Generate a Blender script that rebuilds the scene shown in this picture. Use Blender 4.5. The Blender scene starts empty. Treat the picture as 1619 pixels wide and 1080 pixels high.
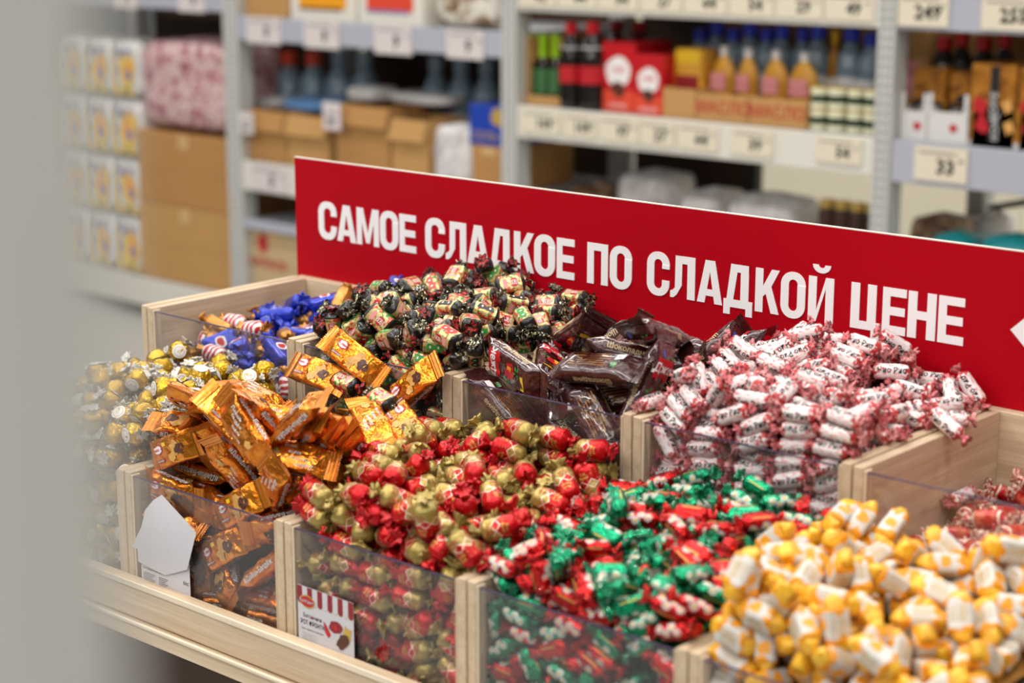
import bpy, bmesh, math, random
import numpy as np
from mathutils import Vector, Matrix, Quaternion, noise
random.seed(7)
PI = math.pi
scene = bpy.context.scene
COL = scene.collection
# ------------------------------------------------------------------ camera
cam_d = bpy.data.cameras.new('camera'); cam = bpy.data.objects.new('camera', cam_d); COL.objects.link(cam)
cam_d.sensor_width = 36.0; cam_d.lens = 2955.0 / 1619.0 * 36.0
cam_d.clip_start = 0.02; cam_d.clip_end = 60
fwd = Vector((-0.64741611, 0.72742562, -0.22738588)).normalized()
right = Vector((0.74699331, 0.66483155, 0)).normalized()
upv = right.cross(fwd)
cam.matrix_world = Matrix(((right.x, upv.x, -fwd.x, 0), (right.y, upv.y, -fwd.y, 0), (right.z, upv.z, -fwd.z, 1.58), (0, 0, 0, 1)))
cam_d.dof.use_dof = True; cam_d.dof.focus_distance = 2.62; cam_d.dof.aperture_fstop = 2.8
scene.camera = cam
# ------------------------------------------------------------------ world, lights, exposure
world = bpy.data.worlds.new('world'); scene.world = world; world.use_nodes = True
world.node_tree.nodes['Background'].inputs[0].default_value = (0.84, 0.85, 0.87, 1)
world.node_tree.nodes['Background'].inputs[1].default_value = 0.11
def area(name, loc, size, energy, color=(1, 1, 1), rot=(0, 0, 0)):
    l = bpy.data.lights.new(name, 'AREA'); l.shape = 'RECTANGLE'; l.size = size[0]; l.size_y = size[1]
    l.energy = energy; l.color = color
    o = bpy.data.objects.new(name, l); o.location = loc; o.rotation_euler = rot; COL.objects.link(o); return o
# rows of ceiling strip lights along the aisles, and track spots over the sweets
area('ceiling_strip_light', (-2.0, -0.4, 3.5), (9.0, 0.12), 125, (1.0, 0.97, 0.93))
area('ceiling_strip_light', (-3.0, -2.6, 3.4), (9.0, 0.14), 190, (1.0, 0.97, 0.93))
area('ceiling_strip_light', (-2.0, 1.5, 3.6), (9.0, 0.12), 105, (1.0, 0.97, 0.93))
area('ceiling_strip_light', (-4.0, 3.3, 3.5), (9.0, 0.14), 120, (1.0, 0.97, 0.92))
area('ceiling_strip_light', (-3.0, 6.0, 3.5), (9.0, 0.18), 190, (1.0, 0.97, 0.92))
def spot(loc, target, energy, ang=55, rad=.05):
    l = bpy.data.lights.new('track_spot_light', 'SPOT'); l.energy = energy; l.spot_size = math.radians(ang); l.spot_blend = .6
    l.shadow_soft_size = rad; l.color = (1.0, 0.92, 0.82)
    o = bpy.data.objects.new('track_spot_light', l); o.location = loc
    o.rotation_euler = (Vector(target) - Vector(loc)).to_track_quat('-Z', 'Y').to_euler(); COL.objects.link(o)
spot((-3.0, 0.6, 3.1), (-1.95, 1.75, .9), 70)
spot((-0.7, 0.9, 3.1), (-1.35, 1.75, .9), 32)
spot((-1.7, 2.6, 3.2), (-1.5, 1.75, .9), 40)
scene.view_settings.view_transform = 'Standard'
try: scene.view_settings.look = 'None'
except Exception: pass
scene.view_settings.gamma = 1.0; scene.view_settings.use_curve_mapping = False
scene.view_settings.exposure = 0.0
scene.cycles.caustics_reflective = False; scene.cycles.caustics_refractive = False
scene.cycles.max_bounces = 8; scene.cycles.transparent_max_bounces = 16
scene.cycles.sample_clamp_indirect = 4.0

# ------------------------------------------------------------------ materials
def lin(c):
    out = []
    for v in c[:3]:
        v = v / 255.0
        out.append(v / 12.92 if v <= .04045 else ((v + .055) / 1.055) ** 2.4)
    return tuple(out) + (1.0,)
class G:
    def __init__(s, name):
        s.m = bpy.data.materials.new(name); s.m.use_nodes = True; s.nt = s.m.node_tree
        s.b = s.nt.nodes['Principled BSDF']; s.out = s.nt.nodes['Material Output']
    def n(s, t, **k):
        x = s.nt.nodes.new(t)
        for a, v in k.items(): setattr(x, a, v)
        return x
    def put(s, sock, v):
        if isinstance(v, bpy.types.NodeSocket): s.nt.links.new(v, sock)
        elif v is not None:
            if hasattr(sock, 'default_value') and not isinstance(v, (int, float)) and sock.type in ('VALUE', 'INT'): v = v[0]
            sock.default_value = v
    def math(s, op, a, b=None, c=None, clamp=False):
        x = s.n('ShaderNodeMath', operation=op, use_clamp=clamp); s.put(x.inputs[0], a)
        if b is not None: s.put(x.inputs[1], b)
        if c is not None: s.put(x.inputs[2], c)
        return x.outputs[0]
    def mix(s, f, a, b):
        x = s.n('ShaderNodeMix', data_type='RGBA'); s.put(x.inputs[0], f)
        s.put(x.inputs['A'] if False else x.inputs[6], a); s.put(x.inputs[7], b); return x.outputs[2]
    def coord(s, which='Object', scale=(1, 1, 1)):
        t = s.n('ShaderNodeTexCoord'); mp = s.n('ShaderNodeMapping'); mp.inputs['Scale'].default_value = scale
        s.nt.links.new(t.outputs[which], mp.inputs[0]); return mp.outputs[0]
    def uv(s):
        t = s.n('ShaderNodeUVMap'); x = s.n('ShaderNodeSeparateXYZ'); s.nt.links.new(t.outputs[0], x.inputs[0])
        return x.outputs[0], x.outputs[1]
    def noise(s, vec, scale, detail=3, rough=.5, dist=0):
        x = s.n('ShaderNodeTexNoise'); x.inputs['Scale'].default_value = scale; x.inputs['Detail'].default_value = detail
        x.inputs['Roughness'].default_value = rough; x.inputs['Distortion'].default_value = dist
        if vec is not None: s.nt.links.new(vec, x.inputs['Vector'])
        return x.outputs[0]
    def vor(s, vec, scale, feature='F1'):
        x = s.n('ShaderNodeTexVoronoi', feature=feature); x.inputs['Scale'].default_value = scale
        if vec is not None: s.nt.links.new(vec, x.inputs['Vector'])
        return x
    def ramp(s, f, stops):
        x = s.n('ShaderNodeValToRGB'); el = x.color_ramp.elements
        el[0].position, el[0].color = stops[0]; el[1].position, el[1].color = stops[-1]
        for p, c in stops[1:-1]:
            e = el.new(p); e.color = c
        s.put(x.inputs[0], f); return x.outputs[0]
    def bump(s, h, strength=.3, dist=.001):
        x = s.n('ShaderNodeBump'); x.inputs['Strength'].default_value = strength; x.inputs['Distance'].default_value = dist
        s.put(x.inputs['Height'], h); s.nt.links.new(x.outputs[0], s.b.inputs['Normal'])
    def jitter(s, col, amt=.25):
        oi = s.n('ShaderNodeObjectInfo'); hs = s.n('ShaderNodeHueSaturation')
        v = s.math('MULTIPLY_ADD', oi.outputs['Random'], amt, 1 - amt / 2)
        s.put(hs.inputs['Value'], v); s.put(hs.inputs['Color'], col); return hs.outputs[0]
    def set(s, color=None, metal=0, rough=.5, spec=.5, coat=0, coatr=.1):
        if color is not None: s.put(s.b.inputs['Base Color'], color)
        s.put(s.b.inputs['Metallic'], metal); s.put(s.b.inputs['Roughness'], rough)
        s.b.inputs['Specular IOR Level'].default_value = spec
        if coat: s.b.inputs['Coat Weight'].default_value = coat; s.b.inputs['Coat Roughness'].default_value = coatr
        return s.m
def plain(name, c, metal=0, rough=.5, spec=.5, coat=0, bump=0, bscale=60, jit=0, var=0):
    g = G(name); col = lin(c)
    if var:
        nz = g.noise(g.coord(), bscale * .3, 3); d = tuple(v * (1 - var) for v in col[:3]) + (1,)
        col = g.mix(nz, d, tuple(min(1, v * (1 + var)) for v in col[:3]) + (1,))
    if jit: col = g.jitter(col, jit)
    if bump: g.bump(g.noise(g.coord(), bscale, 3), bump, .002)
    return g.set(col, metal, rough, spec, coat)
def foil(name, c, metal=.6, rough=.3, bscale=260, bump=.45, c2=None, c2w=.5, jit=.2, coat=.3):
    """crumpled foil: two tones split by noise, wrinkle relief by stretched noise"""
    g = G(name); v = g.coord(); col = lin(c)
    if c2: col = g.mix(g.ramp(g.noise(v, 240, 2), [(c2w - .03, (0, 0, 0, 1)), (c2w + .03, (1, 1, 1, 1))]), col, lin(c2))
    if jit: col = g.jitter(col, jit)
    h = g.math('ADD', g.noise(v, bscale, 2, .5, .8), g.math('MULTIPLY', g.vor(v, bscale * .7, 'DISTANCE_TO_EDGE').outputs['Distance'], .8))
    g.bump(h, bump, .0025)
    return g.set(col, metal, rough, .5, coat, .15)
def wood(name, axis, c1=(216, 196, 168), c2=(190, 165, 134)):
    g = G(name); sc = [9, 9, 9]; sc[axis] = .55
    v = g.coord('Object', tuple(sc)); n1 = g.noise(v, 6, 6, .6, .6)
    sf = [70, 70, 70]; sf[axis] = 1.6
    n2 = g.noise(g.coord('Object', tuple(sf)), 5, 3, .6)
    f = g.math('ADD', g.math('MULTIPLY', n1, .62), g.math('MULTIPLY', n2, .38))
    col = g.ramp(f, [(.36, lin(c2)), (.5, lin([(a + b) / 2 for a, b in zip(c1, c2)])), (.62, lin(c1))])
    kn = g.vor(g.coord('Object', (9, 9, 9)), 1.6).outputs['Distance']
    col = g.mix(g.ramp(kn, [(.0, (.75, .75, .75, 1)), (.022, (0, 0, 0, 1))]), col, lin((128, 92, 60)))
    g.bump(n2, .12, .001)
    return g.set(col, 0, .42, .4)
M = {}
M['wood_x'] = wood('light_maple_grain_x', 0); M['wood_y'] = wood('light_maple_grain_y', 1); M['wood_z'] = wood('light_maple_grain_z', 2)
M['edge'] = wood('maple_lit_edge', 0, (236, 222, 200), (220, 202, 174))  # paler copy of the maple: light on the rail edges put into the colour
def acrylic():
    g = G('clear_acrylic'); g.nt.nodes.remove(g.b)
    tr = g.n('ShaderNodeBsdfTransparent'); tr.inputs[0].default_value = (.955, .955, .96, 1)
    gl = g.n('ShaderNodeBsdfGlossy'); gl.inputs['Roughness'].default_value = .06; gl.inputs[0].default_value = (1, 1, 1, 1)
    df = g.n('ShaderNodeBsdfDiffuse'); df.inputs[0].default_value = (.8, .8, .82, 1)
    lw = g.n('ShaderNodeLayerWeight'); lw.inputs['Blend'].default_value = .5
    fr = g.math('MULTIPLY_ADD', g.math('POWER', lw.outputs['Facing'], 5.0), .8, .03)      # Schlick curve of clear plastic
    m1 = g.n('ShaderNodeMixShader'); g.nt.links.new(fr, m1.inputs[0]); g.nt.links.new(tr.outputs[0], m1.inputs[1]); g.nt.links.new(gl.outputs[0], m1.inputs[2])
    m2 = g.n('ShaderNodeMixShader')
    sm = g.noise(g.coord('Object', (1, 1, 1)), 9, 4, .6)
    g.put(m2.inputs[0], g.math('MULTIPLY', sm, .03)); g.nt.links.new(m1.outputs[0], m2.inputs[1]); g.nt.links.new(df.outputs[0], m2.inputs[2])
    g.nt.links.new(m2.outputs[0], g.out.inputs[0]); return g.m
M['acrylic'] = acrylic()
M['acryledge'] = plain('acrylic_polished_edge', (72, 64, 88), 0, .25, .6)
M['white'] = plain('white_print', (236, 232, 230), 0, .5)
M['offwhite'] = plain('off_white_print', (225, 220, 208), 0, .5)
M['black'] = plain('black_print', (22, 20, 22), 0, .45)
M['redprint'] = plain('red_print', (186, 24, 34), 0, .4)
M['darkred'] = plain('dark_red_print', (140, 26, 34), 0, .45)
M['goldprint'] = plain('gold_print', (205, 170, 84), .3, .35)
M['yellowprint'] = plain('yellow_print', (240, 196, 40), 0, .4)
M['greenprint'] = plain('green_print', (50, 140, 60), 0, .4)
M['brownprint'] = plain('chocolate_print', (84, 44, 30), 0, .45, var=.5, bscale=700)
M['tanprint'] = plain('biscuit_print', (214, 160, 84), 0, .45, var=.4, bscale=500)
M['pinkprint'] = plain('pink_print', (232, 150, 150), 0, .45)
M['blueprint'] = plain('blue_print', (60, 70, 150), 0, .4)
M['greyprint'] = plain('grey_print', (120, 116, 118), 0, .5)
M['paper'] = plain('white_paper', (204, 202, 208), 0, .7, .2)  # white paper toned down, the shade on the cards is in its colour
M['signred'] = plain('sign_red_vinyl', (170, 0, 20), 0, .5, .12)
M['signwhite'] = plain('sign_white_vinyl', (240, 238, 240), 0, .4, .4)
M['darkbrown'] = plain('dark_brown_panel', (62, 40, 26), 0, .7)
# --- sweets
def redgold_mat():
    g = G('red_and_gold_zigzag_wrapper'); u, v = g.uv()
    t = g.math('PINGPONG', g.math('MULTIPLY', v, 3.0), .5); t = g.math('MULTIPLY', t, 2.0)
    A = g.math('MULTIPLY_ADD', t, .24, .33); B = g.math('MULTIPLY_ADD', t, -.24, .57)
    mx = g.math('MAXIMUM', A, B)
    ins = g.math('MULTIPLY', g.math('GREATER_THAN', u, A), g.math('LESS_THAN', u, B))
    red = g.math('MAXIMUM', g.math('GREATER_THAN', u, mx), ins)
    n = g.coord(); nz = g.noise(n, 420, 2)
    col = g.mix(red, lin((172, 150, 80)), lin((190, 8, 18)))
    # small motifs printed in the opposite tone
    wv = g.math('GREATER_THAN', g.math('SINE', g.math('MULTIPLY', v, 6.2832 * 12)), .25)
    wu = g.math('GREATER_THAN', g.math('SINE', g.math('MULTIPLY', u, 6.2832 * 13)), .2)
    mot = g.math('MULTIPLY', g.math('MULTIPLY', wv, wu), g.math('GREATER_THAN', nz, .52))
    mot = g.math('MULTIPLY', mot, g.math('LESS_THAN', g.math('ABSOLUTE', g.math('SUBTRACT', u, .5)), .33))
    col = g.mix(g.math('MULTIPLY', mot, .7), col, g.mix(red, lin((190, 40, 40)), lin((190, 140, 70))))
    lw = .017
    l1 = g.math('LESS_THAN', g.math('ABSOLUTE', g.math('SUBTRACT', u, A)), lw); l2 = g.math('LESS_THAN', g.math('ABSOLUTE', g.math('SUBTRACT', u, B)), lw)
    col = g.mix(g.math('MAXIMUM', l1, l2), col, lin((245, 205, 190)))
    g.bump(g.math('ADD', g.noise(n, 130, 2, .5, 1.0), g.math('MULTIPLY', g.vor(n, 100, 'DISTANCE_TO_EDGE').outputs['Distance'], .7)), .35, .002)
    return g.set(g.jitter(col, .2), .45, .3, .4, .1, .2)
M['redgold'] = redgold_mat()
M['redtail'] = foil('red_foil', (186, 6, 18), .5, .3, 220); M['goldtail'] = foil('olive_gold_foil', (164, 142, 76), .5, .33, 220)
def orange_mat():
    g = G('copper_orange_film'); n = g.coord()
    nz = g.noise(n, 60, 2)
    col = g.ramp(nz, [(.35, lin((196, 96, 14))), (.5, lin((222, 126, 28))), (.65, lin((238, 148, 46)))])
    sp = g.noise(n, 330, 2); col = g.mix(g.ramp(sp, [(.62, (0, 0, 0, 1)), (.64, (1, 1, 1, 1))]), col, lin((236, 168, 70)))
    g.bump(g.math('ADD', g.noise(n, 70, 2, .5, 1.2), g.math('MULTIPLY', g.vor(n, 55, 'DISTANCE_TO_EDGE').outputs['Distance'], .8)), .4, .004)
    return g.set(g.jitter(col, .3), .84, .25, .5, .15, .15)
M['orange'] = orange_mat(); M['orangefin'] = foil('copper_orange_crimp', (216, 128, 36), .7, .3, 120, .3)
def brown_mat():
    g = G('glossy_brown_film'); n = g.coord('Object', (1, 1, 1))
    col = g.mix(g.noise(n, 40, 2), lin((44, 16, 18)), lin((78, 30, 28)))
    wv = g.noise(g.coord('Object', (20, 400, 400)), 1.0, 2)
    g.bump(g.math('ADD', g.noise(n, 60, 2, .5, 1.5), g.math('MULTIPLY', g.vor(n, 45, 'DISTANCE_TO_EDGE').outputs['Distance'], .9)), .55, .005)
    return g.set(g.jitter(col, .3), .05, .22, .6, .9, .06)
M['brown'] = brown_mat()
def black_mat():
    g = G('gold_and_black_masquerade_wrapper'); u, v = g.uv(); n = g.coord()
    n1 = g.noise(n, 120, 2, .5, .5); n2 = g.noise(g.coord('Object', (1.3, .9, 1.1)), 150, 2)
    col = g.mix(g.ramp(n1, [(.54, (0, 0, 0, 1)), (.56, (1, 1, 1, 1))]), lin((206, 190, 126)), lin((206, 74, 48)))
    col = g.mix(g.ramp(n2, [(.58, (0, 0, 0, 1)), (.60, (1, 1, 1, 1))]), col, lin((70, 128, 60)))
    e = g.math('GREATER_THAN', g.math('ABSOLUTE', g.math('SUBTRACT', u, .5)), .36)
    col = g.mix(e, col, lin((26, 24, 22)))
    g.bump(g.noise(n, 180, 3, .5, 1), .4, .002)
    return g.set(g.jitter(col, .25), .4, .28, .5, .4, .12)
M['blackw'] = black_mat()
M['blacktail'] = foil('black_silver_foil', (60, 56, 44), .85, .16, 320, 1.0, (214, 208, 176), .56, .3)
M['blacktail2'] = foil('red_green_foil', (170, 40, 34), .55, .25, 300, .8, (40, 36, 30), .5, .3)
def pink_mat():
    g = G('white_wrapper_with_red_blotches'); u, v = g.uv(); n = g.coord()
    d = g.math('ABSOLUTE', g.math('SUBTRACT', u, .5)); nz = g.noise(n, 190, 3)
    f = g.math('ADD', g.math('MULTIPLY', d, 1.1), g.math('MULTIPLY', nz, .9))
    col = g.mix(g.ramp(f, [(.88, (0, 0, 0, 1)), (.91, (1, 1, 1, 1))]), lin((232, 226, 224)), lin((176, 44, 40)))
    f2 = g.noise(g.coord('Object', (80, 260, 260)), 1.6, 3)
    col = g.mix(g.ramp(f2, [(.55, (0, 0, 0, 1)), (.60, (1, 1, 1, 1))]), col, lin((228, 120, 124)))
    g.bump(g.noise(n, 120, 3, .5, 1), .35, .002)
    return g.set(g.jitter(col, .12), 0, .42, .4)
M['pink'] = pink_mat()
M['pinktail'] = foil('pink_paper_twist', (222, 118, 122), .05, .42, 300, .9, (56, 24, 26), .58, .25, .1)
M['pinktail2'] = foil('pale_pink_paper_twist', (228, 150, 150), .05, .42, 300, .9, (120, 30, 34), .57, .25, .1)
M['greenf'] = foil('emerald_foil', (4, 124, 82), .92, .2, 150, 1.0, (10, 158, 108), .5, .3, .3)
M['redf'] = foil('scarlet_foil', (186, 14, 20), .92, .2, 150, 1.0, (205, 34, 30), .5, .3, .3)
M['greenft'] = foil('emerald_foil_twist', (6, 140, 96), .92, .16, 260, 1.0, (190, 216, 200), .62, .3, .3)
M['redft'] = foil('scarlet_foil_twist', (200, 20, 24), .92, .16, 260, 1.0, (226, 150, 130), .62, .3, .3)
M['daisy'] = plain('daisy_petal_print', (240, 240, 236), .1, .3)
M['silverline'] = plain('silver_strip', (200, 200, 205), .9, .2)
def yellow_mat():
    g = G('white_label_with_orange_blotches'); u, v = g.uv(); n = g.coord()
    d = g.math('ABSOLUTE', g.math('SUBTRACT', u, .5)); nz = g.noise(n, 70, 1)
    f = g.math('ADD', g.math('MULTIPLY', d, 1.1), g.math('MULTIPLY', nz, .8))
    col = g.mix(g.ramp(f, [(.76, (0, 0, 0, 1)), (.78, (1, 1, 1, 1))]), lin((206, 203, 197)), lin((232, 152, 22)))
    g.bump(g.noise(n, 90, 2, .5, 1), .3, .002)
    return g.set(g.jitter(col, .1), 0, .45, .4)
M['yellow'] = yellow_mat()
M['yellowtail'] = foil('yellow_waxed_paper', (234, 166, 24), .05, .38, 180, .5, (240, 190, 50), .5, .2, .2)
M['goldball'] = foil('bright_gold_foil', (206, 166, 30), .8, .22, 200, .9, (180, 138, 20), .5, .3, .3)
M['silverfrill'] = foil('silver_white_foil', (206, 204, 200), .35, .3, 300, .7, (190, 170, 100), .62, .15)
M['disc'] = plain('white_round_label', (228, 226, 228), 0, .35)
M['bluef'] = foil('royal_blue_foil', (24, 50, 172), .45, .25, 90, .5, None, .5, .25, .5)
def swirl_mat():
    g = G('red_and_white_swirl_wrapper'); u, v = g.uv(); n = g.coord()
    w = g.math('SINE', g.math('ADD', g.math('MULTIPLY', u, 26), g.math('ADD', g.math('MULTIPLY', v, 12.566), g.math('MULTIPLY', g.noise(n, 60, 1), 7))))
    col = g.mix(g.ramp(w, [(.05, (0, 0, 0, 1)), (.2, (1, 1, 1, 1))]), lin((180, 24, 34)), lin((230, 222, 222)))
    g.bump(g.noise(n, 120, 2, .5, 1), .35, .002)
    return g.set(col, .1, .3, .5, .4, .12)
M['swirl'] = swirl_mat()
M['bronze'] = foil('bronze_gold_foil', (186, 128, 52), .65, .28, 120, .6)
def red5_mat():
    g = G('crimson_wrapper_with_gold_net'); u, v = g.uv(); n = g.coord()
    w = g.math('SINE', g.math('ADD', g.math('MULTIPLY', u, 70), g.math('MULTIPLY', v, 62)))
    w2 = g.math('SINE', g.math('SUBTRACT', g.math('MULTIPLY', u, 70), g.math('MULTIPLY', v, 62)))
    msk = g.math('MULTIPLY', g.math('GREATER_THAN', g.math('MAXIMUM', w, w2), .86), g.math('GREATER_THAN', g.noise(n, 90, 1), .5))
    col = g.mix(msk, lin((186, 20, 34)), lin((214, 150, 100)))
    d = g.math('ABSOLUTE', g.math('SUBTRACT', u, .5))
    col = g.mix(g.math('MULTIPLY', g.math('GREATER_THAN', d, .36), g.math('LESS_THAN', d, .43)), col, lin((232, 214, 190)))
    g.bump(g.noise(n, 120, 2, .5, 1), .35, .002)
    return g.set(g.jitter(col, .25), .1, .32, .5, .4, .12)
M['red5'] = red5_mat()
M['red5tail'] = foil('cream_twist_with_red_stripe', (226, 206, 184), .05, .4, 200, .6, (186, 24, 36), .52, .15, .1)

# ------------------------------------------------------------------ mesh helpers
class MB:
    def __init__(s): s.v = []; s.f = []; s.mi = []; s.uv = []
    def add(s, vs, fs, mi=0, uvs=None):
        o = len(s.v); s.v += [tuple(p) for p in vs]
        for i, f in enumerate(fs):
            s.f.append(tuple(k + o for k in f)); s.mi.append(mi)
            s.uv.append(uvs[i] if uvs else [(0, 0)] * len(f))
    def box(s, a, b, mi=0):
        x0, y0, z0 = a; x1, y1, z1 = b
        vs = [(x0, y0, z0), (x1, y0, z0), (x1, y1, z0), (x0, y1, z0), (x0, y0, z1), (x1, y0, z1), (x1, y1, z1), (x0, y1, z1)]
        s.add(vs, [(0, 3, 2, 1), (4, 5, 6, 7), (0, 1, 5, 4), (1, 2, 6, 5), (2, 3, 7, 6), (3, 0, 4, 7)], mi)
    def bbox(s, a, b, r=.0015, mi=0):
        """box with chamfered edges"""
        x0, y0, z0 = a; x1, y1, z1 = b
        r = min(r, (x1 - x0) * .45, (y1 - y0) * .45, (z1 - z0) * .45)
        bm = bmesh.new(); bmesh.ops.create_cube(bm, size=1)
        for v in bm.verts: v.co = ((x0 + x1) / 2 + v.co.x * (x1 - x0), (y0 + y1) / 2 + v.co.y * (y1 - y0), (z0 + z1) / 2 + v.co.z * (z1 - z0))
        bmesh.ops.bevel(bm, geom=bm.edges[:], offset=r, segments=1, affect='EDGES', profile=.5)
        bm.verts.ensure_lookup_table(); bm.normal_update()
        s.add([v.co[:] for v in bm.verts], [[v.index for v in f.verts] for f in bm.faces], mi); bm.free()
    def tube(s, p0, p1, r0, r1=None, n=12, mi=0, cap=True):
        r1 = r0 if r1 is None else r1; p0 = Vector(p0); p1 = Vector(p1); d = (p1 - p0).normalized()
        a = d.orthogonal().normalized(); b = d.cross(a); vs = []
        for p, r in ((p0, r0), (p1, r1)):
            for k in range(n):
                t = 2 * PI * k / n; vs.append(p + a * (r * math.cos(t)) + b * (r * math.sin(t)))
        fs = [(k, (k + 1) % n, n + (k + 1) % n, n + k) for k in range(n)]
        if cap: fs += [tuple(range(n))[::-1], tuple(range(n, 2 * n))]
        s.add(vs, fs, mi)
    def lathe(s, prof, cx=0, cy=0, n=16, mi=None):
        """prof: list of (r, z[, material])"""
        for i in range(len(prof) - 1):
            r0, z0 = prof[i][:2]; r1, z1 = prof[i + 1][:2]; m = prof[i + 1][2] if len(prof[i + 1]) > 2 else 0
            vs = [(cx + r * math.cos(2 * PI * k / n), cy + r * math.sin(2 * PI * k / n), z) for r, z in ((r0, z0), (r1, z1)) for k in range(n)]
            s.add(vs, [(k, (k + 1) % n, n + (k + 1) % n, n + k) for k in range(n)], m)
    def grid(s, fn, nu, nv, mi=0, closed=False):
        vs = [fn(i / nu, j / nv) for i in range(nu + 1) for j in range(nv if closed else nv + 1)]
        w = nv if closed else nv + 1; fs = []; uvs = []
        for i in range(nu):
            for j in range(nv):
                j2 = (j + 1) % w if closed else j + 1
                fs.append((i * w + j, (i + 1) * w + j, (i + 1) * w + j2, i * w + j2))
                uvs.append([(i / nu, j / nv), ((i + 1) / nu, j / nv), ((i + 1) / nu, (j + 1) / nv), (i / nu, (j + 1) / nv)])
        s.add(vs, fs, mi, uvs)
    def mesh(s, name, mats, smooth=False):
        m = bpy.data.meshes.new(name); m.from_pydata(s.v, [], s.f)
        for x in mats: m.materials.append(M[x] if isinstance(x, str) else x)
        m.polygons.foreach_set('material_index', s.mi)
        ul = m.uv_layers.new(name='UVMap'); flat = [c for f in s.uv for p in f for c in p]
        ul.data.foreach_set('uv', flat)
        if smooth: m.polygons.foreach_set('use_smooth', [True] * len(m.polygons))
        m.update(); return m
    def build(s, name, mats, parent=None, smooth=False, loc=None):
        o = bpy.data.objects.new(name, s.mesh(name, mats, smooth)); COL.objects.link(o)
        if parent is not None: o.parent = parent
        if loc: o.location = loc
        return o
def tag(o, label=None, cat=None, group=None, kind=None):
    if label: o['label'] = label
    if cat: o['category'] = cat
    if group: o['group'] = group
    if kind: o['kind'] = kind
    return o
def empty(name, loc=(0, 0, 0), rz=0):
    o = bpy.data.objects.new(name, None); o.location = loc; o.rotation_euler = (0, 0, rz); o.empty_display_size = .05; COL.objects.link(o); return o
_tc = {}
def text2d(txt, size=1.0, bold=0.0, res=2):
    """triangles of a line of text, centred, cap height roughly 0.72*size"""
    key = (txt, bold, res)
    if key not in _tc:
        c = bpy.data.curves.new('t', 'FONT'); c.body = txt; c.size = 1; c.offset = bold; c.resolution_u = res
        c.align_x = 'CENTER'; c.align_y = 'CENTER'; c.fill_mode = 'FRONT'
        o = bpy.data.objects.new('t', c); COL.objects.link(o)
        dg = bpy.context.evaluated_depsgraph_get(); dg.update()
        me = bpy.data.meshes.new_from_object(o.evaluated_get(dg))
        _tc[key] = ([(v.co.x, v.co.y) for v in me.vertices], [tuple(p.vertices) for p in me.polygons])
        bpy.data.objects.remove(o); bpy.data.curves.remove(c); bpy.data.meshes.remove(me)
    vs, fs = _tc[key]
    return [(x * size, y * size) for x, y in vs], fs
def put_text(mb, txt, size, fn, mi, bold=0, flipx=False, sx=1.0, res=1):
    vs, fs = text2d(txt, size, bold, res)
    mb.add([fn((-x if flipx else x) * sx, y) for x, y in vs], fs, mi)
def blob(n, r, seed, jag=.25, sy=1.0):
    rr = random.Random(seed); k = [1 + jag * (rr.random() - .5) * 2 for _ in range(n)]
    return [(r * k[i] * math.cos(2 * PI * i / n), sy * r * k[i] * math.sin(2 * PI * i / n)) for i in range(n)]
def put_poly(mb, pts, fn, mi, dx=0, dy=0, rot=0):
    c, s_ = math.cos(rot), math.sin(rot)
    q = [(x * c - y * s_ + dx, x * s_ + y * c + dy) for x, y in pts]
    cx = sum(p[0] for p in q) / len(q); cy = sum(p[1] for p in q) / len(q)
    mb.add([fn(*p) for p in q] + [fn(cx, cy)], [(i, (i + 1) % len(q), len(q)) for i in range(len(q))], mi)
# ------------------------------------------------------------------ sweets: meshes
def sgnp(c, p): return math.copysign(abs(c) ** p, c)
def body_fn(L, ry, rz, sq=2.0, seed=0, amp=.0006, neck=.32, flat=.62, puck=.10):
    ph = seed * 1.7
    def rad(u):
        t = abs(2 * u - 1)
        if t < flat: return 1.0
        k = (t - flat) / (1 - flat); return neck + (1 - neck) * math.sqrt(max(0, 1 - k * k))
    def fn(u, v, off=0.0):
        a = 2 * PI * v; r = rad(u); t = abs(2 * u - 1)
        w = 1 + puck * max(0, (t - .5)) * math.sin(9 * a + ph)
        y = sgnp(math.cos(a), 2 / sq) * (ry * r * w + off); z = sgnp(math.sin(a), 2 / sq) * (rz * r * w + off)
        x = (u - .5) * L
        d = noise.noise(Vector((x * 150 + seed * 9, y * 150, z * 150))) * amp
        k = 1 + d / max(.002, math.hypot(y, z)); return (x, y * k, z * k)
    def surf(x, y, a0=0.0, off=.0003):
        return fn(min(.999, max(.001, x / L + .5)), (a0 - y / (2 * PI * (ry + rz) / 2)) % 1.0, off)
    return fn, surf
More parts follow.
